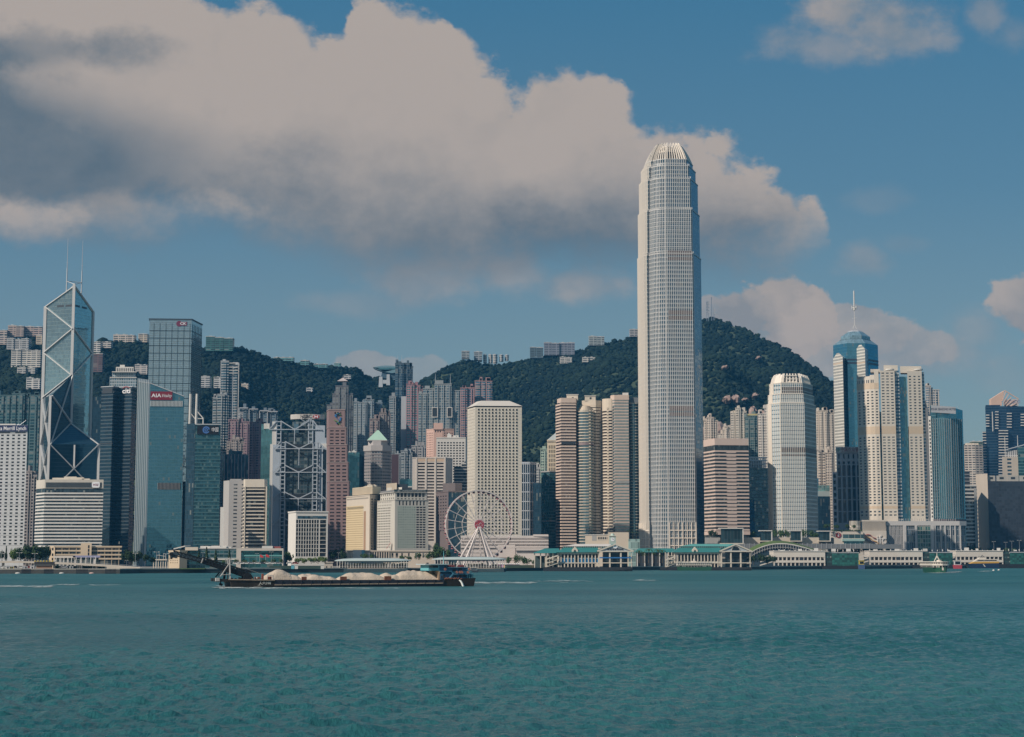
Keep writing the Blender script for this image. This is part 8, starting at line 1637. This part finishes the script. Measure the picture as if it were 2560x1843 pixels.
for a,b,yt,yb,c,lab in ((0,21,828,834,(.5,.42,.38),'low pale terrace at the far left of the ridge'),(21,62,815,838,(.42,.33,.29),'brown apartment row on the left ridge, left part'),(64,108,818,837,(.44,.34,.31),'brown apartment row on the left ridge, right part'),(0,20,842,858,(.50,.46,.42),'white house row at the far left below the ridge'),(20,75,848,870,(.46,.46,.46),'grey white row of small blocks below the brown rows'),(30,104,877,914,(.58,.55,.50),'long white slab with window grid left of the prism skyscraper'),(92,107,840,857,(.58,.48,.36),'cream block touching the prism skyscraper'),(46,90,921,930,(.5,.48,.45),'low pale house below the long white slab'),
    (67,103,946,968,(.58,.57,.55),'white split villa block above the teal apartment tower'),(231,254,857,879,(.56,.54,.51),'white block right of the prism skyscraper'),(256,280,857,866,(.56,.52,.48),'low white house right of the white block'),(232,258,886,926,(.16,.09,.09),'dark red block right of the prism skyscraper'),(284,338,838,852,(.54,.48,.42),'long cream row on the ridge right of the prism skyscraper'),(348,371,837,852,(.58,.50,.40),'cream block at the left edge of the grid skyscraper'),(338,370,913,932,(.55,.50,.47),'white terrace block left of the grid skyscraper'),(500,527,943,965,(.5,.5,.5),'white block right of the grid skyscraper'),(536,556,945,966,(.54,.54,.53),'white block beside the slim tower'),(604,622,961,968,(.54,.46,.38),'small pale house deep in the forest'),(767,783,972,976,(.5,.5,.5),'tiny white house alone in the forest'),(860,878,939,944,(.5,.5,.5),'white house above the small pyramid roof')): hillhouse(a,b,yt,yb,c,lab,G)
for a,b,yt,yb,lab in ((684,735,895,899,'left teal roofed house row on the middle ridge'),(752,774,903,910,'teal roofed house right of the row on the middle ridge'),(785,820,912,916,'long teal roofed house on the middle ridge'),(836,852,909,914,'small teal house near the ridge notch')): hillhouse(a,b,yt,yb,(.12,.30,.32),lab,'teal houses on the middle ridge')
G='towers on the right ridge'
for a,b,yt,yb,c,k,lab in ((1154,1174,880,893,(.30,.34,.36),'slab','grey block at the left end of the right ridge'),(1185,1206,881,897,(.30,.34,.37),'slab','second grey block on the right ridge'),(1195,1207,886,901,(.46,.45,.43),'round','first pale round tower of the ridge row'),(1208,1219,888,903,(.46,.45,.43),'round','second pale round tower of the ridge row'),(1221,1233,888,904,(.46,.45,.43),'round','third pale round tower of the ridge row'),(1232,1246,888,905,(.46,.45,.43),'round','fourth pale round tower of the ridge row'),(1248,1261,889,900,(.40,.41,.41),'round','fifth pale round tower of the ridge row'),(1262,1274,889,898,(.40,.41,.41),'round','last pale round tower of the ridge row'),(1325,1358,870,892,(.08,.13,.16),'slab','dark green glazed block on the right ridge'),(1360,1437,858,885,(.22,.24,.30),'slab','long grey scaffolded building on the right ridge'),(1472,1511,842,860,(.34,.38,.38),'slab','open framed concrete building on the right ridge'),(1574,1597,825,838,(.40,.38,.38),'slab','pale station building on the ridge left of the tallest tower'),(1400,1430,894,905,(.56,.54,.5),'slab','left white villa on the slope under the scaffolded building'),(1456,1488,895,902,(.56,.54,.5),'slab','right white villa on the slope under the framed building')): hillhouse(a,b,yt,yb,c,lab,G,k,1 if k=='round' or b-a < 24 else None)
hillhouse(516,584,843,874,(.03,.13,.12),'green netted construction block on the ridge right of the grid skyscraper','construction','slab',3)
hillhouse(2428,2458,1105,1110,(.1,.15,.1),'low dark roof behind the cream gap tower','gap houses')
def t_peaktower():
    Y=2900;c=at(970,925,Y);t=thing('lookout_building','bowl shaped lookout building on white pylons at the ridge notch','lookout',(c.x,Y,PZ(975,Y)));W=Wall((PX(932,Y,920),Y),(PX(1010,Y,920),Y));L=W.L;z=lambda y: PZ(y,Y);u=lambda px: (px-932)/78*L;up=[(u(932+78*i/10),z(918.5-4.5*math.sin(math.pi*min(1,i/9)))) for i in range(11)];lo=[(u(px),z(y)) for px,y in ((1010,925),(998,930.5),(980,933),(962,930),(946,925),(934,920.5))]
    MB().wpoly(W,lo+list(reversed(up)),-22,0).build('bowl',plain('bowl_teal',(.16,.28,.33),.5),t);q=MB();q.wbox(W,u(946),u(1005),z(924),z(919),0,.4);q.build('window',GTEAL,t);MB().wpoly(W,[(u(952),z(945)),(u(1006),z(945)),(u(1000),z(929)),(u(955),z(929))],-16,-3).build('core',plain('core_blue',(.05,.10,.14),.6),t);wm=plain('pylon_white',(.46,.50,.53),.7)
    for a,b,y0,y1,d in ((948,956,968,942,0),(967,974,963,936,0)): MB().wpoly(W,[(u(a)-.8,z(y0)),(u(b)+.8,z(y0)),(u(b),z(y1)),(u(a),z(y1))],-12,d).build('pylon',wm,t)
    MB().wbox(W,u(953),u(970),z(959),z(950),-8,-.3).build('deck',wm,t)
t_peaktower()
def t_peakmasts():
    Y=3350
    for px,yb,yt,w,lab in ((1769,788,753,4.5,'broad lattice radio mast on the peak beside the tallest tower'),(1779,787,743,1.4,'thin tall radio mast on the peak'),(1785,786,773,2.0,'short radio mast on the right of the peak')):
        f=at(px,yb,Y);h=PZ(yt,Y)-f.z;s=w*Y/F/2;t=thing('radio_mast',lab,'radio mast',f,'radio masts on the peak');q=MB();c=[(-1,-1),(1,-1),(1,1),(-1,1)];n=6
        for a,b in c: q.beam(f+Vector((a*s,b*s,-12)),f+Vector((a*s*.6,b*s*.6,h)),.5)
        for i in range(n):
            z0,z1=h*i/n,h*(i+1)/n
            for (a,b),(a2,b2) in zip(c,c[1:]+c[:1]): q.beam(f+Vector((a*s,b*s,z0)),f+Vector((a2*s*.9,b2*s*.9,z1)),.35)
        q.build('lattice',plain('mast_blue',(.20,.25,.32),.6),t)
        if w > 1.5:
            d=MB()
            for i in range(4): z=h*(.2+.22*i);d.tube(f+Vector((s*1.2,-1,z)),f+Vector((s*1.2,-1.8,z)),1.4,1.4,10).box(f.x-s*1.3,f.x+s*1.3,f.y-s,f.y+s,f.z+z+1.5,f.z+z+2)
            d.build('dishes',STEEL,t)
t_peakmasts()
# ------------------------------------------------------------------ s
def t_barge():
    Y=512;k=Y/F;X=lambda px: PX(px,Y,1455);Z=lambda py: PZ(py,Y);t=thing('sand_barge','long dark sand barge with a conveyor boom and a blue wheelhouse','barge',(X(860),Y+6,0));t.rotation_euler=(0,0,math.radians(19));t.scale=(1.02,1,1);hb=plain('hull_brown',(.020,.015,.011),.6,.35,.5,streak=False);hn=plain('hull_navy',(.018,.022,.035),.55,.3,.4,streak=False);rust=plain('rust',(.20,.075,.04),.85,.35,1.2,streak=False);dk=plain('machine_black',(.010,.013,.016),.6,.3,1.);wornw=plain('worn_white',(.50,.47,.44),.7,.2,1.);pale=plain('rub_rail',(.36,.27,.20),.8,.25,1.)
    def hull(p,nm,m,y0,y1):
        W=Wall((X(p[0][0]),y0),(X(p[0][0])+1,y0));pts=[(X(a)-X(p[0][0]),Z(b)) for a,b in p];q=MB().wpoly(W,pts,-(y1-y0),0);q.poly([W.pt(u,v,-(y1-y0)) for u,v in reversed(pts)]);return q.build(nm,m,t)
    hull([(570,1475),(672,1475),(672,1449.5),(560,1447.5),(566,1456)],'bow_hull',hb,Y,Y+12);hull([(672,1475),(1100,1475),(1100,1452),(672,1449)],'hull',hn,Y,Y+12);hull([(1100,1475),(1176,1472),(1182,1446),(1120,1449),(1100,1451)],'stern_hull',hb,Y,Y+12);hull([(532,1453),(562,1454),(562,1447),(532,1445)],'bow_platform',hb,Y+1,Y+11);MB().box(X(531),X(540),Y+.8,Y+2,Z(1452),Z(1444)).build('bow_post',wornw,t)
    q=MB();q.beam((X(568),Y-.1,Z(1448)),(X(672),Y-.1,Z(1450)),.3).beam((X(672),Y-.1,Z(1461.5)),(X(1096),Y-.1,Z(1459)),.28).beam((X(560),Y-.1,Z(1447.5)),(X(568),Y-.1,Z(1448)),.3);q.build('rub_rail',pale,t);q=MB()
    for px in range(690,1100,24): q.box(X(px)-.08,X(px)+.08,Y-.25,Y,Z(1462),Z(1450.5))
    q.build('hull_ribs',hn,t);wl=plain('letters_worn',(.55,.53,.48),.7,.2,2.);W=Wall((X(630),Y),(X(665),Y));text('lettering','人六398',W,W.L*.52,Z(1457.5),1.0,wl,t,.03,'CENTER',1.0,.02,bold=.03);MB().wbox(W,W.L*.02,W.L*.22,Z(1462.6),Z(1461.8),0,.02).build('lettering',wl,t)
    fo=plain('water_foam',(.62,.66,.64),.7,.1)
    MB().box(X(680),X(1092),Y+1.2,Y+10.8,Z(1451),Z(1450.2)).build('coaming',dk,t)
    sm,nt,b=pbsdf('sand');g=nt.nodes.new('ShaderNodeNewGeometry').outputs['Position'];n=nd(nt,'ShaderNodeTexNoise',g);n.inputs['Scale'].default_value=.9;n.inputs['Detail'].default_value=9;setc(nt,b.inputs['Base Color'],mixc(nt,n.outputs[0],(.40,.33,.26),(.58,.50,.41)));b.inputs['Roughness'].default_value=.95;b.inputs['Specular IOR Level'].default_value=.1;bp=nt.nodes.new('ShaderNodeBump');bp.inputs['Distance'].default_value=.25;bp.inputs['Strength'].default_value=.7;n3=nd(nt,'ShaderNodeTexNoise',g);n3.inputs['Scale'].default_value=2.2;n3.inputs['Detail'].default_value=8;nt.links.new(n3.outputs[0],bp.inputs['Height']);nt.links.new(bp.outputs[0],b.inputs['Normal'])
    gs='sand heaps in the barge';rg=np.random.default_rng(5)
    def heap(pa,pb,peaks,lab):
        xa,xb=X(pa),X(pb);nx,ny=90,26;z0=Z(1451.5);V=[]
        for j in range(ny+1):
            y=Y+1.3+9.4*j/ny
            for i in range(nx+1):
                x=xa+(xb-xa)*i/nx;h=0
                for (px,py,yo) in peaks: H=Z(py)-z0;d=math.hypot(x-X(px),(y-(Y+6+yo))*.82);h=h+.2*math.log1p(math.exp(min(30,(H*1.08+.5-.60*math.sqrt(d*d+.9)-h)/.2)))
                h=max(h,-.2)+.07*math.sin(x*2.1+y*1.7)*math.sin(x*.9-y*2.3);e=min(1,min(i,nx-i)/3,min(j,ny-j)/2.5);V.append((x,y,z0-.1+max(0,h-.3)*e))
        q=MB();q.sm=True;q.V=V
        for j in range(ny):
            for i in range(nx): a=j*(nx+1)+i;q.Fc.append((a,a+1,a+nx+2,a+nx+1));q.U.append([(0,0)]*4)
        o=q.build('sand_heap',sm,None);o.data.transform(Matrix.Translation(-t.location));o.location=t.location;o.rotation_euler=t.rotation_euler;o.scale=t.scale;tag(o,lab,'sand',gs)
    heap(655,726,[(690,1422,0),(684,1425,-2),(697,1424,1)],'tall pale sand heap just behind the boom machinery');heap(712,742,[(722,1434.5,-2),(733,1440,-1)],'small low sand heap at the right foot of the tall first heap')
    heap(738,836,[(750,1433,0),(766,1432,1),(776,1434,-2),(796,1437,-1),(812,1438.5,-2),(824,1441,0),(786,1435,2)],'long low sand heap of several cones left of the rust bulkhead');heap(832,966,[(868,1430,-1),(884,1430,0),(902,1429.5,0),(918,1430.5,-1),(932,1435,-2),(946,1440,-1),(852,1438,-1)],'widest sand heap in the middle of the barge');heap(950,984,[(964,1431,1)],'pointed sand heap behind the small front cone');heap(964,1000,[(978,1435.5,-3)],'small sand cone at the near side of the barge');heap(984,1094,[(1006,1427,-1),(1020,1425.5,0),(1036,1425,1),(1050,1427,0),(1064,1428,0),(1074,1431,-1)],'ridged sand heap against the blue wheelhouse')
    for a,b,y in ((740,752,1442),(836,852,1441.5),(948,965,1441)): MB().box(X(a),X(b),Y+.9,Y+1.5,Z(1451),Z(y)).build('bulkhead',rust,t)
    MB().box(X(1086),X(1091),Y+1,Y+11,Z(1451),Z(1428)).build('bulkhead',plain('board_tan',(.45,.31,.20),.8,.15,1.),t)
    yb=Y+5.;P=lambda px,py,dy=0: Vector((X(px),yb+dy,Z(py)))
    def truss(a0,a1,h0,h1,nseg,nm,w=1.1):
        q=MB();A=[P(*a0,s) for s in (-w,w)];B=[P(*a1,s) for s in (-w,w)];up0,up1=Vector((0,0,h0)),Vector((0,0,h1))
        for s in (0,1):
            q.beam(A[s],B[s],.28).beam(A[s]+up0,B[s]+up1,.28)
            for i in range(nseg): f,g2=i/nseg,(i+1)/nseg;a=A[s].lerp(B[s],f);b2=A[s].lerp(B[s],g2);q.beam(a,a+up0.lerp(up1,f),.16).beam(a,b2+up0.lerp(up1,g2),.14)
        q.build(nm,dk,t);q=MB();m0,m1=(A[0]+A[1])/2+up0*.5,(B[0]+B[1])/2+up1*.5;q.beam(m0,m1,1.5,.7);q.build('belt',plain('belt_teal',(.06,.09,.11),.6,.2,.6),t)
    truss((620,1446),(503,1406),2.0,1.4,14,'lower_boom',1.0);truss((506,1407),(434,1388.5),1.1,1.3,8,'upper_boom',.7);q=MB();q.beam(P(614,1441),P(502,1403),2.0,1.2);q.build('boom_casing',dk,t);MB().beam(P(443,1390),P(428,1386.5),1.6,1.5).build('boom_head',plain('belt_teal',(.06,.09,.11)),t);q=MB();q.tube(P(428,1386,-1),P(428,1386,1),.5,.5,10).beam(P(427,1383),P(425,1399),.12).beam(P(430,1385),P(429,1398),.5,.9);q.build('head_roller',dk,t);MB().beam(P(499,1408,-1.3),P(503,1396,-1.3),.25).beam(P(510,1400,-1),P(511,1394,-1),.15).build('boom_post',wornw,t)
    MB().tube(P(612,1443,-1.7),P(612,1443,1.7),1.3,1.3,14).build('boom_drum',dk,t)
    q=MB();
    for s in (-2.2,2.2): q.beam(P(568,1449,s),P(567,1396,s*.5),.34).beam(P(545,1441,s),P(567,1408,s*.6),.26).beam(P(563,1409,s*.6),P(560,1398,s*.5),.2)
    q.beam(P(567,1397,-1.2),P(567,1397,1.2),.4).beam(P(560,1398,-1),P(568,1395,-1),.2).beam(P(548,1436,-2.2),P(568,1436,-2.2),.18);q.build('a_frame',wornw,t);q=MB();q.beam(P(561,1430,2),P(559,1447,2),.6).beam(P(538,1443,2),P(548,1430,2),.35);q.build('frame_strut',dk,t)
    r=random.Random(6)
    for i in range(30):
        px=r.uniform(570,652);w=r.uniform(1.5,4.5);h=r.uniform(2,7)*(1.3 if px > 625 else .8);y=Y+r.uniform(.8,9);q=MB()
        if r.random() < .4: q.tube((X(px),y,Z(1447-h*.4)),(X(px),y+1.2,Z(1447-h*.4)),h*k*.45,h*k*.45,10)
        else: q.box(X(px),X(px+w),y,y+1.2,Z(1449.5),Z(1449-h))
        q.build('deck_machinery',r.choice([dk,dk,rust,plain('orange_rust',(.26,.08,.05),.8,.3,1.2),plain('machine_green',(.06,.10,.08),.7),wornw]) if px > 612 else r.choice([dk,dk,plain('machine_green',(.06,.1,.08))]),t)
    q=MB();q.box(X(642),X(646),Y+.6,Y+1.6,Z(1450),Z(1434)).box(X(655),X(665),Y+.6,Y+1.2,Z(1450),Z(1441));q.build('red_winch',plain('orange_rust',(.26,.08,.05)),t);q=MB();q.tube((X(655),Y+.3,Z(1437)),(X(668),Y+.3,Z(1439)),.12).tube((X(668),Y+.3,Z(1439)),(X(669),Y+.3,Z(1451)),.12).tube((X(655),Y+.3,Z(1437)),(X(655),Y+.3,Z(1449)),.1).beam((X(594),Y+2,Z(1417)),(X(640),Y+2,Z(1434)),.06);q.build('handrail',wornw,t)
    q=MB();q.tube((X(546.5),Y+4,Z(1453)),(X(546.5),Y+4,Z(1461)),.15).beam((X(544),Y+4,Z(1459)),(X(551),Y+4,Z(1462)),.7);q.build('anchor',dk,t)
    bl=plain('house_blue',(.035,.13,.23),.5,.12,.8);aq=plain('house_aqua',(.14,.42,.46),.5,.08,.8);y0,y1=Y+1,Y+11
    MB().box(X(1089),X(1176),y0,y1,Z(1450),Z(1435.5)).build('lower_house',bl,t);MB().box(X(1088),X(1165),y0+.4,y1,Z(1435),Z(1419)).build('upper_house',bl,t);wh=MB().box(X(1061),X(1089),y0,y1-1,Z(1427.5),Z(1413)).build('wheelhouse',aq,t);MB().box(X(1062.5),X(1086),y0-.04,y0,Z(1420),Z(1414)).build('window',PANE,wh);MB().box(X(1089),X(1110),y0+.2,y1-1,Z(1428),Z(1412)).build('bridge_wing',bl,t);MB().box(X(1051),X(1113),y0-.7,y1,Z(1412.3),Z(1410.3)).build('wheelhouse_roof',plain('roof_aquagrey',(.42,.52,.55),.6),t)
    q=MB();q.box(X(1089),X(1120),y0-.8,y0,Z(1429.5),Z(1428)).box(X(1122),X(1177),y0-.8,y1,Z(1437),Z(1435.3)).box(X(1110),X(1160),y0-.5,y1,Z(1420),Z(1419)).beam((X(1119),y0-.5,Z(1429)),(X(1124),y0-.5,Z(1436)),.35).beam((X(1113),y0-.5,Z(1449)),(X(1122),y0-.5,Z(1437)),.35);q.build('deck_edge',plain('edge_blue',(.10,.30,.42),.5),t);q=MB()
    for a,b,ya,yb2 in ((1098,1104,1448,1438),(1093,1096,1447,1440),(1128,1134,1446,1439),(1140,1147,1444,1439),(1150,1158,1444,1438),(1126,1133,1430,1424),(1140,1148,1426,1422),(1103,1107,1421,1416)): MB().box(X(a),X(b),y0-.05,y0+.3,Z(ya),Z(yb2)).build('opening',DARK,t)
    for px in range(1162,1178,5): q.box(X(px)-.08,X(px)+.08,y0-.5,y0-.3,Z(1447),Z(1436))
    q.beam((X(1124),y0-.7,Z(1431)),(X(1176),y0-.7,Z(1431)),.1).beam((X(1160),y0-.4,Z(1425)),(X(1174),y0-.6,Z(1431)),.1);q.build('stern_rail',aq,t);lb=plain('ring_orange',(.45,.14,.07),.6)
    for px,py in ((1102,1424),(1133,1431.5),(1141,1431.5),(1146,1431.5),(1162,1432),(1165,1424)): MB().ring((X(px),y0-1.0,Z(py)),(0,-1,0),.28,.10,14,6).build('lifebuoy',lb,t)
    q=MB();q.tube((X(1107.5),y0+3,Z(1411)),(X(1107.5),y0+3,Z(1377)),.13,.07);q.build('mast',aq,t);q=MB();rr=random.Random(2)
    for px in (1118,1124,1130,1146,1151,1155): q.tube((X(px),y0+2,Z(1417)),(X(px)+1.0,y0+5,Z(1417)),.55,.55,10)
    q.build('roof_drums',plain('drum_red',(.16,.05,.06),.7,.3,1.),t);MB().beam((X(1156),y0+1,Z(1408)),(X(1163),y0+1,Z(1421)),.15).build('davit',dk,t);MB().box(X(1062),X(1066),y0+2,y0+3,Z(1410),Z(1407)).build('roof_box',DARK,t)
    rr=random.Random(12);q=MB()
    for i in range(14): px=rr.uniform(1100,1150);q.tube((X(px),y0-.9,Z(1449)),(X(px)+.5,y0-.9,Z(1449-rr.uniform(1,4))),.25,.2,7)
    q.build('tyre_fenders',rust,t);q=MB()
    for i in range(8): a,b=i/8,(i+1)/8;f=lambda s: (X(1138+8*s),Y-.3-1.2*s,Z(1452+17*s*s));q.beam(f(a),f(b),.3+.25*a)
    kind(q.build('water_jet',fo,t),'stuff')
t_barge()
# ------------------------------------------------------------------ w
def foam(name,label,strips,seed):
    r=random.Random(seed);q=MB()
    for px0,px1,py,sp,n in strips:
        for i in range(n):
            px=r.uniform(px0,px1);y_=CZ*F/(py+r.gauss(0,sp)-1400);y_=max(90,min(1350,y_));c=at(px,1400+CZ*F/y_,y_);w=r.uniform(.5,2.6)*y_/500;d=r.uniform(.6,2.2)*y_/500;z=.12+r.uniform(0,.06);k=7
            q.poly([(c.x+w*math.cos(6.283*j/k)*r.uniform(.6,1),y_+d*math.sin(6.283*j/k)*r.uniform(.6,1),z) for j in range(k)])
    o=q.build(name,plain('water_foam',(.62,.66,.64),.7,.1),None);tag(o,label,'foam');kind(o,'stuff')
foam('bow_foam','thin white foam along the barge waterline',[(540,700,1470,.8,70),(540,600,1466.5,.8,30),(700,1000,1470.5,.5,24)],1)
foam('wake','white wake trailing right of the barge stern',[(1180,1340,1457,1.2,80),(1330,1480,1453,1.0,26),(1580,1640,1451,1,12)],2)
foam('wake','white wake streak at the far left of the water',[(-10,130,1466,1.,70),(130,300,1462,.9,24)],3)
foam('bow_foam','white foam under the oncoming ferry',[(2330,2384,1431.5,.7,40),(2384,2400,1429.5,.6,14),(2440,2480,1428,.8,8)],4)
# ------------------------------------------------------------------ f
def t_boats():
    gr=plain('ferry_green',(.02,.085,.05),.45,.1,.6);wh=plain('ferry_white',(.62,.57,.50),.6,.06);
    Y=1285;X=lambda p: PX(p,Y,1415);Z=lambda y: PZ(y,Y);t=thing('ferry','green and white double ended ferry moored at the teal roofed pier','ferry',(X(1737),Y+4,0));W=Wall((X(1694),Y),(X(1780),Y));L=W.L;MB().wpoly(W,[(L*.04,-1),(L*.96,-1),(L,Z(1416.5)),(L*.5,Z(1418.5)),(0,Z(1416.5))],-8,0).build('hull',gr,t);MB().wbox(W,1.5,L-1.5,Z(1417.5),Z(1413),-7.5,-.4).build('lower_deck',facade('ferry_low',(.45,.42,.36),(.04,.05,.05),2.2,9,.8,.8),t);MB().wpoly(W,[(0,Z(1413.5)),(L,Z(1413.5)),(L,Z(1407.5)),(0,Z(1407.5))],-8,.0).build('upper_deck',wh,t);q=MB()
    for k in range(18): MB().wbox(W,L*(k+.2)/18,L*(k+.8)/18,Z(1411.5),Z(1408.8),0,.05).build('window',PANE,t)
    MB().wbox(W,-.5,L+.5,Z(1407.5),Z(1406.3),-8.3,.3).build('roof',wh,t);MB().wbox(W,L*.42,L*.55,Z(1406.3),Z(1402.5),-5,-2).build('wheelhouse',wh,t);MB().tube(W.pt(L*.5,Z(1406),-3),W.pt(L*.5,Z(1397),-3),.7,.6,8).build('funnel',wh,t)
    Y=1075;X=lambda p: PX(p,Y,1420);Z=lambda y: PZ(y,Y);cx=X(2357);t=thing('ferry','green and white ferry steaming head on past the white piers','ferry',(cx,Y+15,0));w=5.4;q=MB();sec=[(0,.35,0),(3,.62,0),(8,.92,0),(16,1,0),(30,1,0),(40,.6,0)];zt=Z(1419)
    for (a,f,_),(b,g2,_) in zip(sec[:-1],sec[1:]):
        for s in (-1,1): q.poly([(cx+s*w*f*.8,Y+a,-.8),(cx+s*w*g2*.8,Y+b,-.8),(cx+s*w*g2,Y+b,zt),(cx+s*w*f,Y+a,zt)])
        q.poly([(cx-w*f,Y+a,zt),(cx+w*f,Y+a,zt),(cx+w*g2,Y+b,zt),(cx-w*g2,Y+b,zt)])
    q.poly([(cx-w*.28,Y,-.8),(cx+w*.28,Y,-.8),(cx+w*.35,Y,zt),(cx-w*.35,Y,zt)]);q.build('hull',gr,t);arc=[(-w*.95,13),(-w*.95,5),(-w*.6,2),(0,.6),(w*.6,2),(w*.95,5),(w*.95,13)];pl=[(cx+a,Y+b) for a,b in reversed(arc)];pl=[(cx+a,Y+b) for a,b in ((-w*.95,38),(-w*.95,5),(-w*.6,2),(0,.6),(w*.6,2),(w*.95,5),(w*.95,38))]
    MB().prism(pl,zt,Z(1414)).build('lower_deck',facade('ferry_front',(.40,.37,.30),(.03,.035,.04),2.0,9,.75,.9),t);MB().prism(offset(pl,.3),Z(1414),Z(1409.5)).build('upper_deck',wh,t);MB().prism(offset(pl,.1),Z(1409.5),Z(1406)).build('window_band',facade('ferry_win',(.5,.46,.38),(.03,.035,.04),1.7,9,.72,1),t);MB().prism(offset(pl,.5),Z(1406),Z(1403.8),cap=True,bot=True).build('roof',wh,t);MB().prism(circ(cx,Y+9,1.7,10),Z(1403.8),Z(1400)).build('wheelhouse',wh,t);q=MB()
    for s,d in ((-1.4,8),(2.4,24)):
        for e in (-1,1): q.tube((cx+s+e*1.8,Y+d,Z(1404)),(cx+s+e*.2,Y+d,Z(1390)),.22,.16)
        q.tube((cx+s,Y+d,Z(1395)),(cx+s,Y+d,Z(1382)),.16,.08).beam((cx+s-1.2,Y+d,Z(1396)),(cx+s+1.2,Y+d,Z(1396)),.15)
    q.build('mast',wh,t);q=MB().box(cx-.5,cx+.5,Y-.1,Y+.3,Z(1426),Z(1419));q.build('stem_post',wh,t)
    Y=1640;X=lambda p: PX(p,Y,1410);Z=lambda y: PZ(y,Y);t=thing('fast_ferry','navy and white fast ferry with a yellow stripe at the rightmost pier','ferry',(X(2462),Y+5,0));W=Wall((X(2424),Y),(X(2500),Y));L=W.L;u=lambda p: (p-2424)/76*L;MB().wpoly(W,[(u(2430),-1),(u(2498),-1),(u(2498),Z(1408)),(u(2424),Z(1409.5))],-9,0).build('hull',plain('cat_navy',(.015,.03,.07),.4),t);MB().wpoly(W,[(u(2427),Z(1409.3)),(u(2498),Z(1408)),(u(2498),Z(1404)),(u(2436),Z(1404.5))],-9,.02).build('yellow_stripe',plain('cat_yellow',(.55,.32,.06),.5),t);MB().wpoly(W,[(u(2436),Z(1404.5)),(u(2498),Z(1404)),(u(2497),Z(1398)),(u(2445),Z(1398))],-8.5,0).build('cabin',wh,t);MB().wpoly(W,[(u(2442),Z(1402.8)),(u(2492),Z(1402.4)),(u(2492),Z(1400)),(u(2446),Z(1400.2))],0,.06).build('window',PANE,t);MB().wpoly(W,[(u(2446),Z(1398)),(u(2466),Z(1398)),(u(2464),Z(1393.5)),(u(2452),Z(1393.5))],-7,-1).build('wheelhouse',wh,t);q=MB();q.beam(W.pt(u(2452),Z(1398),-3),W.pt(u(2458),Z(1388),-3),.4).beam(W.pt(u(2464),Z(1398),-3),W.pt(u(2459),Z(1388),-3),.4);q.build('mast',DARK,t);MB().wpoly(W,[(u(2461),Z(1417)),(u(2464),Z(1417)),(u(2459),Z(1410.5)),(u(2457),Z(1410.5))],0,.05).build('chevron',wh,t)
    for px,w,Y,c1,c2,nm,lab,y1,y0 in ((2395,21,1560,(.42,.06,.08),(.55,.56,.56),'launch','small red and white launch beside the oncoming ferry',1400,1413),(2155,16,1480,(.50,.38,.06),(.06,.1,.2),'moored_boat','yellow topped boat moored between two white piers',1400,1412),(1185,22,1095,(.03,.04,.05),(.2,.25,.28),'sampan','small dark covered boat by the right public pier',1418,1426)):
        X=lambda p: PX(p,Y,1415);Z=lambda y: PZ(y,Y);t=thing(nm,lab,'boat',(X(px),Y,0));W=Wall((X(px-w/2),Y),(X(px+w/2),Y));L=W.L;MB().wpoly(W,[(L*.08,-.6),(L*.94,-.6),(L,Z(y0)),(0,Z(y0-.6))],-4,0).build('hull',plain(nm+'_hull',c1 if nm !='moored_boat' else c2,.5),t);MB().wbox(W,L*.12,L*.84,Z(y0),Z(y1+2),-3.6,-.3).build('cabin',plain(nm+'_cabin',c2 if nm !='moored_boat' else c1,.5),t);MB().wbox(W,L*.06,L*.9,Z(y1+2),Z(y1+1),-4,0).build('roof',wh if nm !='moored_boat' else plain('moored_boat_cabin',c1),t);MB().wbox(W,L*.18,L*.78,Z(y0-2),Z(y1+4),-.3,-.25).build('window',PANE,t);MB().tube(W.pt(L*.5,Z(y1+1),-2),W.pt(L*.5,Z(y1-4),-2),.1).build('mast',STEEL,t)
    for px,py,lab in ((2484,1427,'left small white buoy off the rightmost pier'),(2497,1426,'right small white buoy off the rightmost pier')):
        Y=CZ*F/(py-1400);p=at(px,py,Y);MB_=MB();n=6
        for i in range(n): a,b=-math.pi/2+math.pi*i/n,-math.pi/2+math.pi*(i+1)/n;MB_.prism(circ(p.x,p.y,.9*max(.02,math.cos(a)),10),.3+.7*math.sin(a),.3+.7*math.sin(b),False,False,0,circ(p.x,p.y,.9*max(.02,math.cos(b)),10))
        tag(MB_.build('buoy',WHITE,None),lab,'buoy')
t_boats()
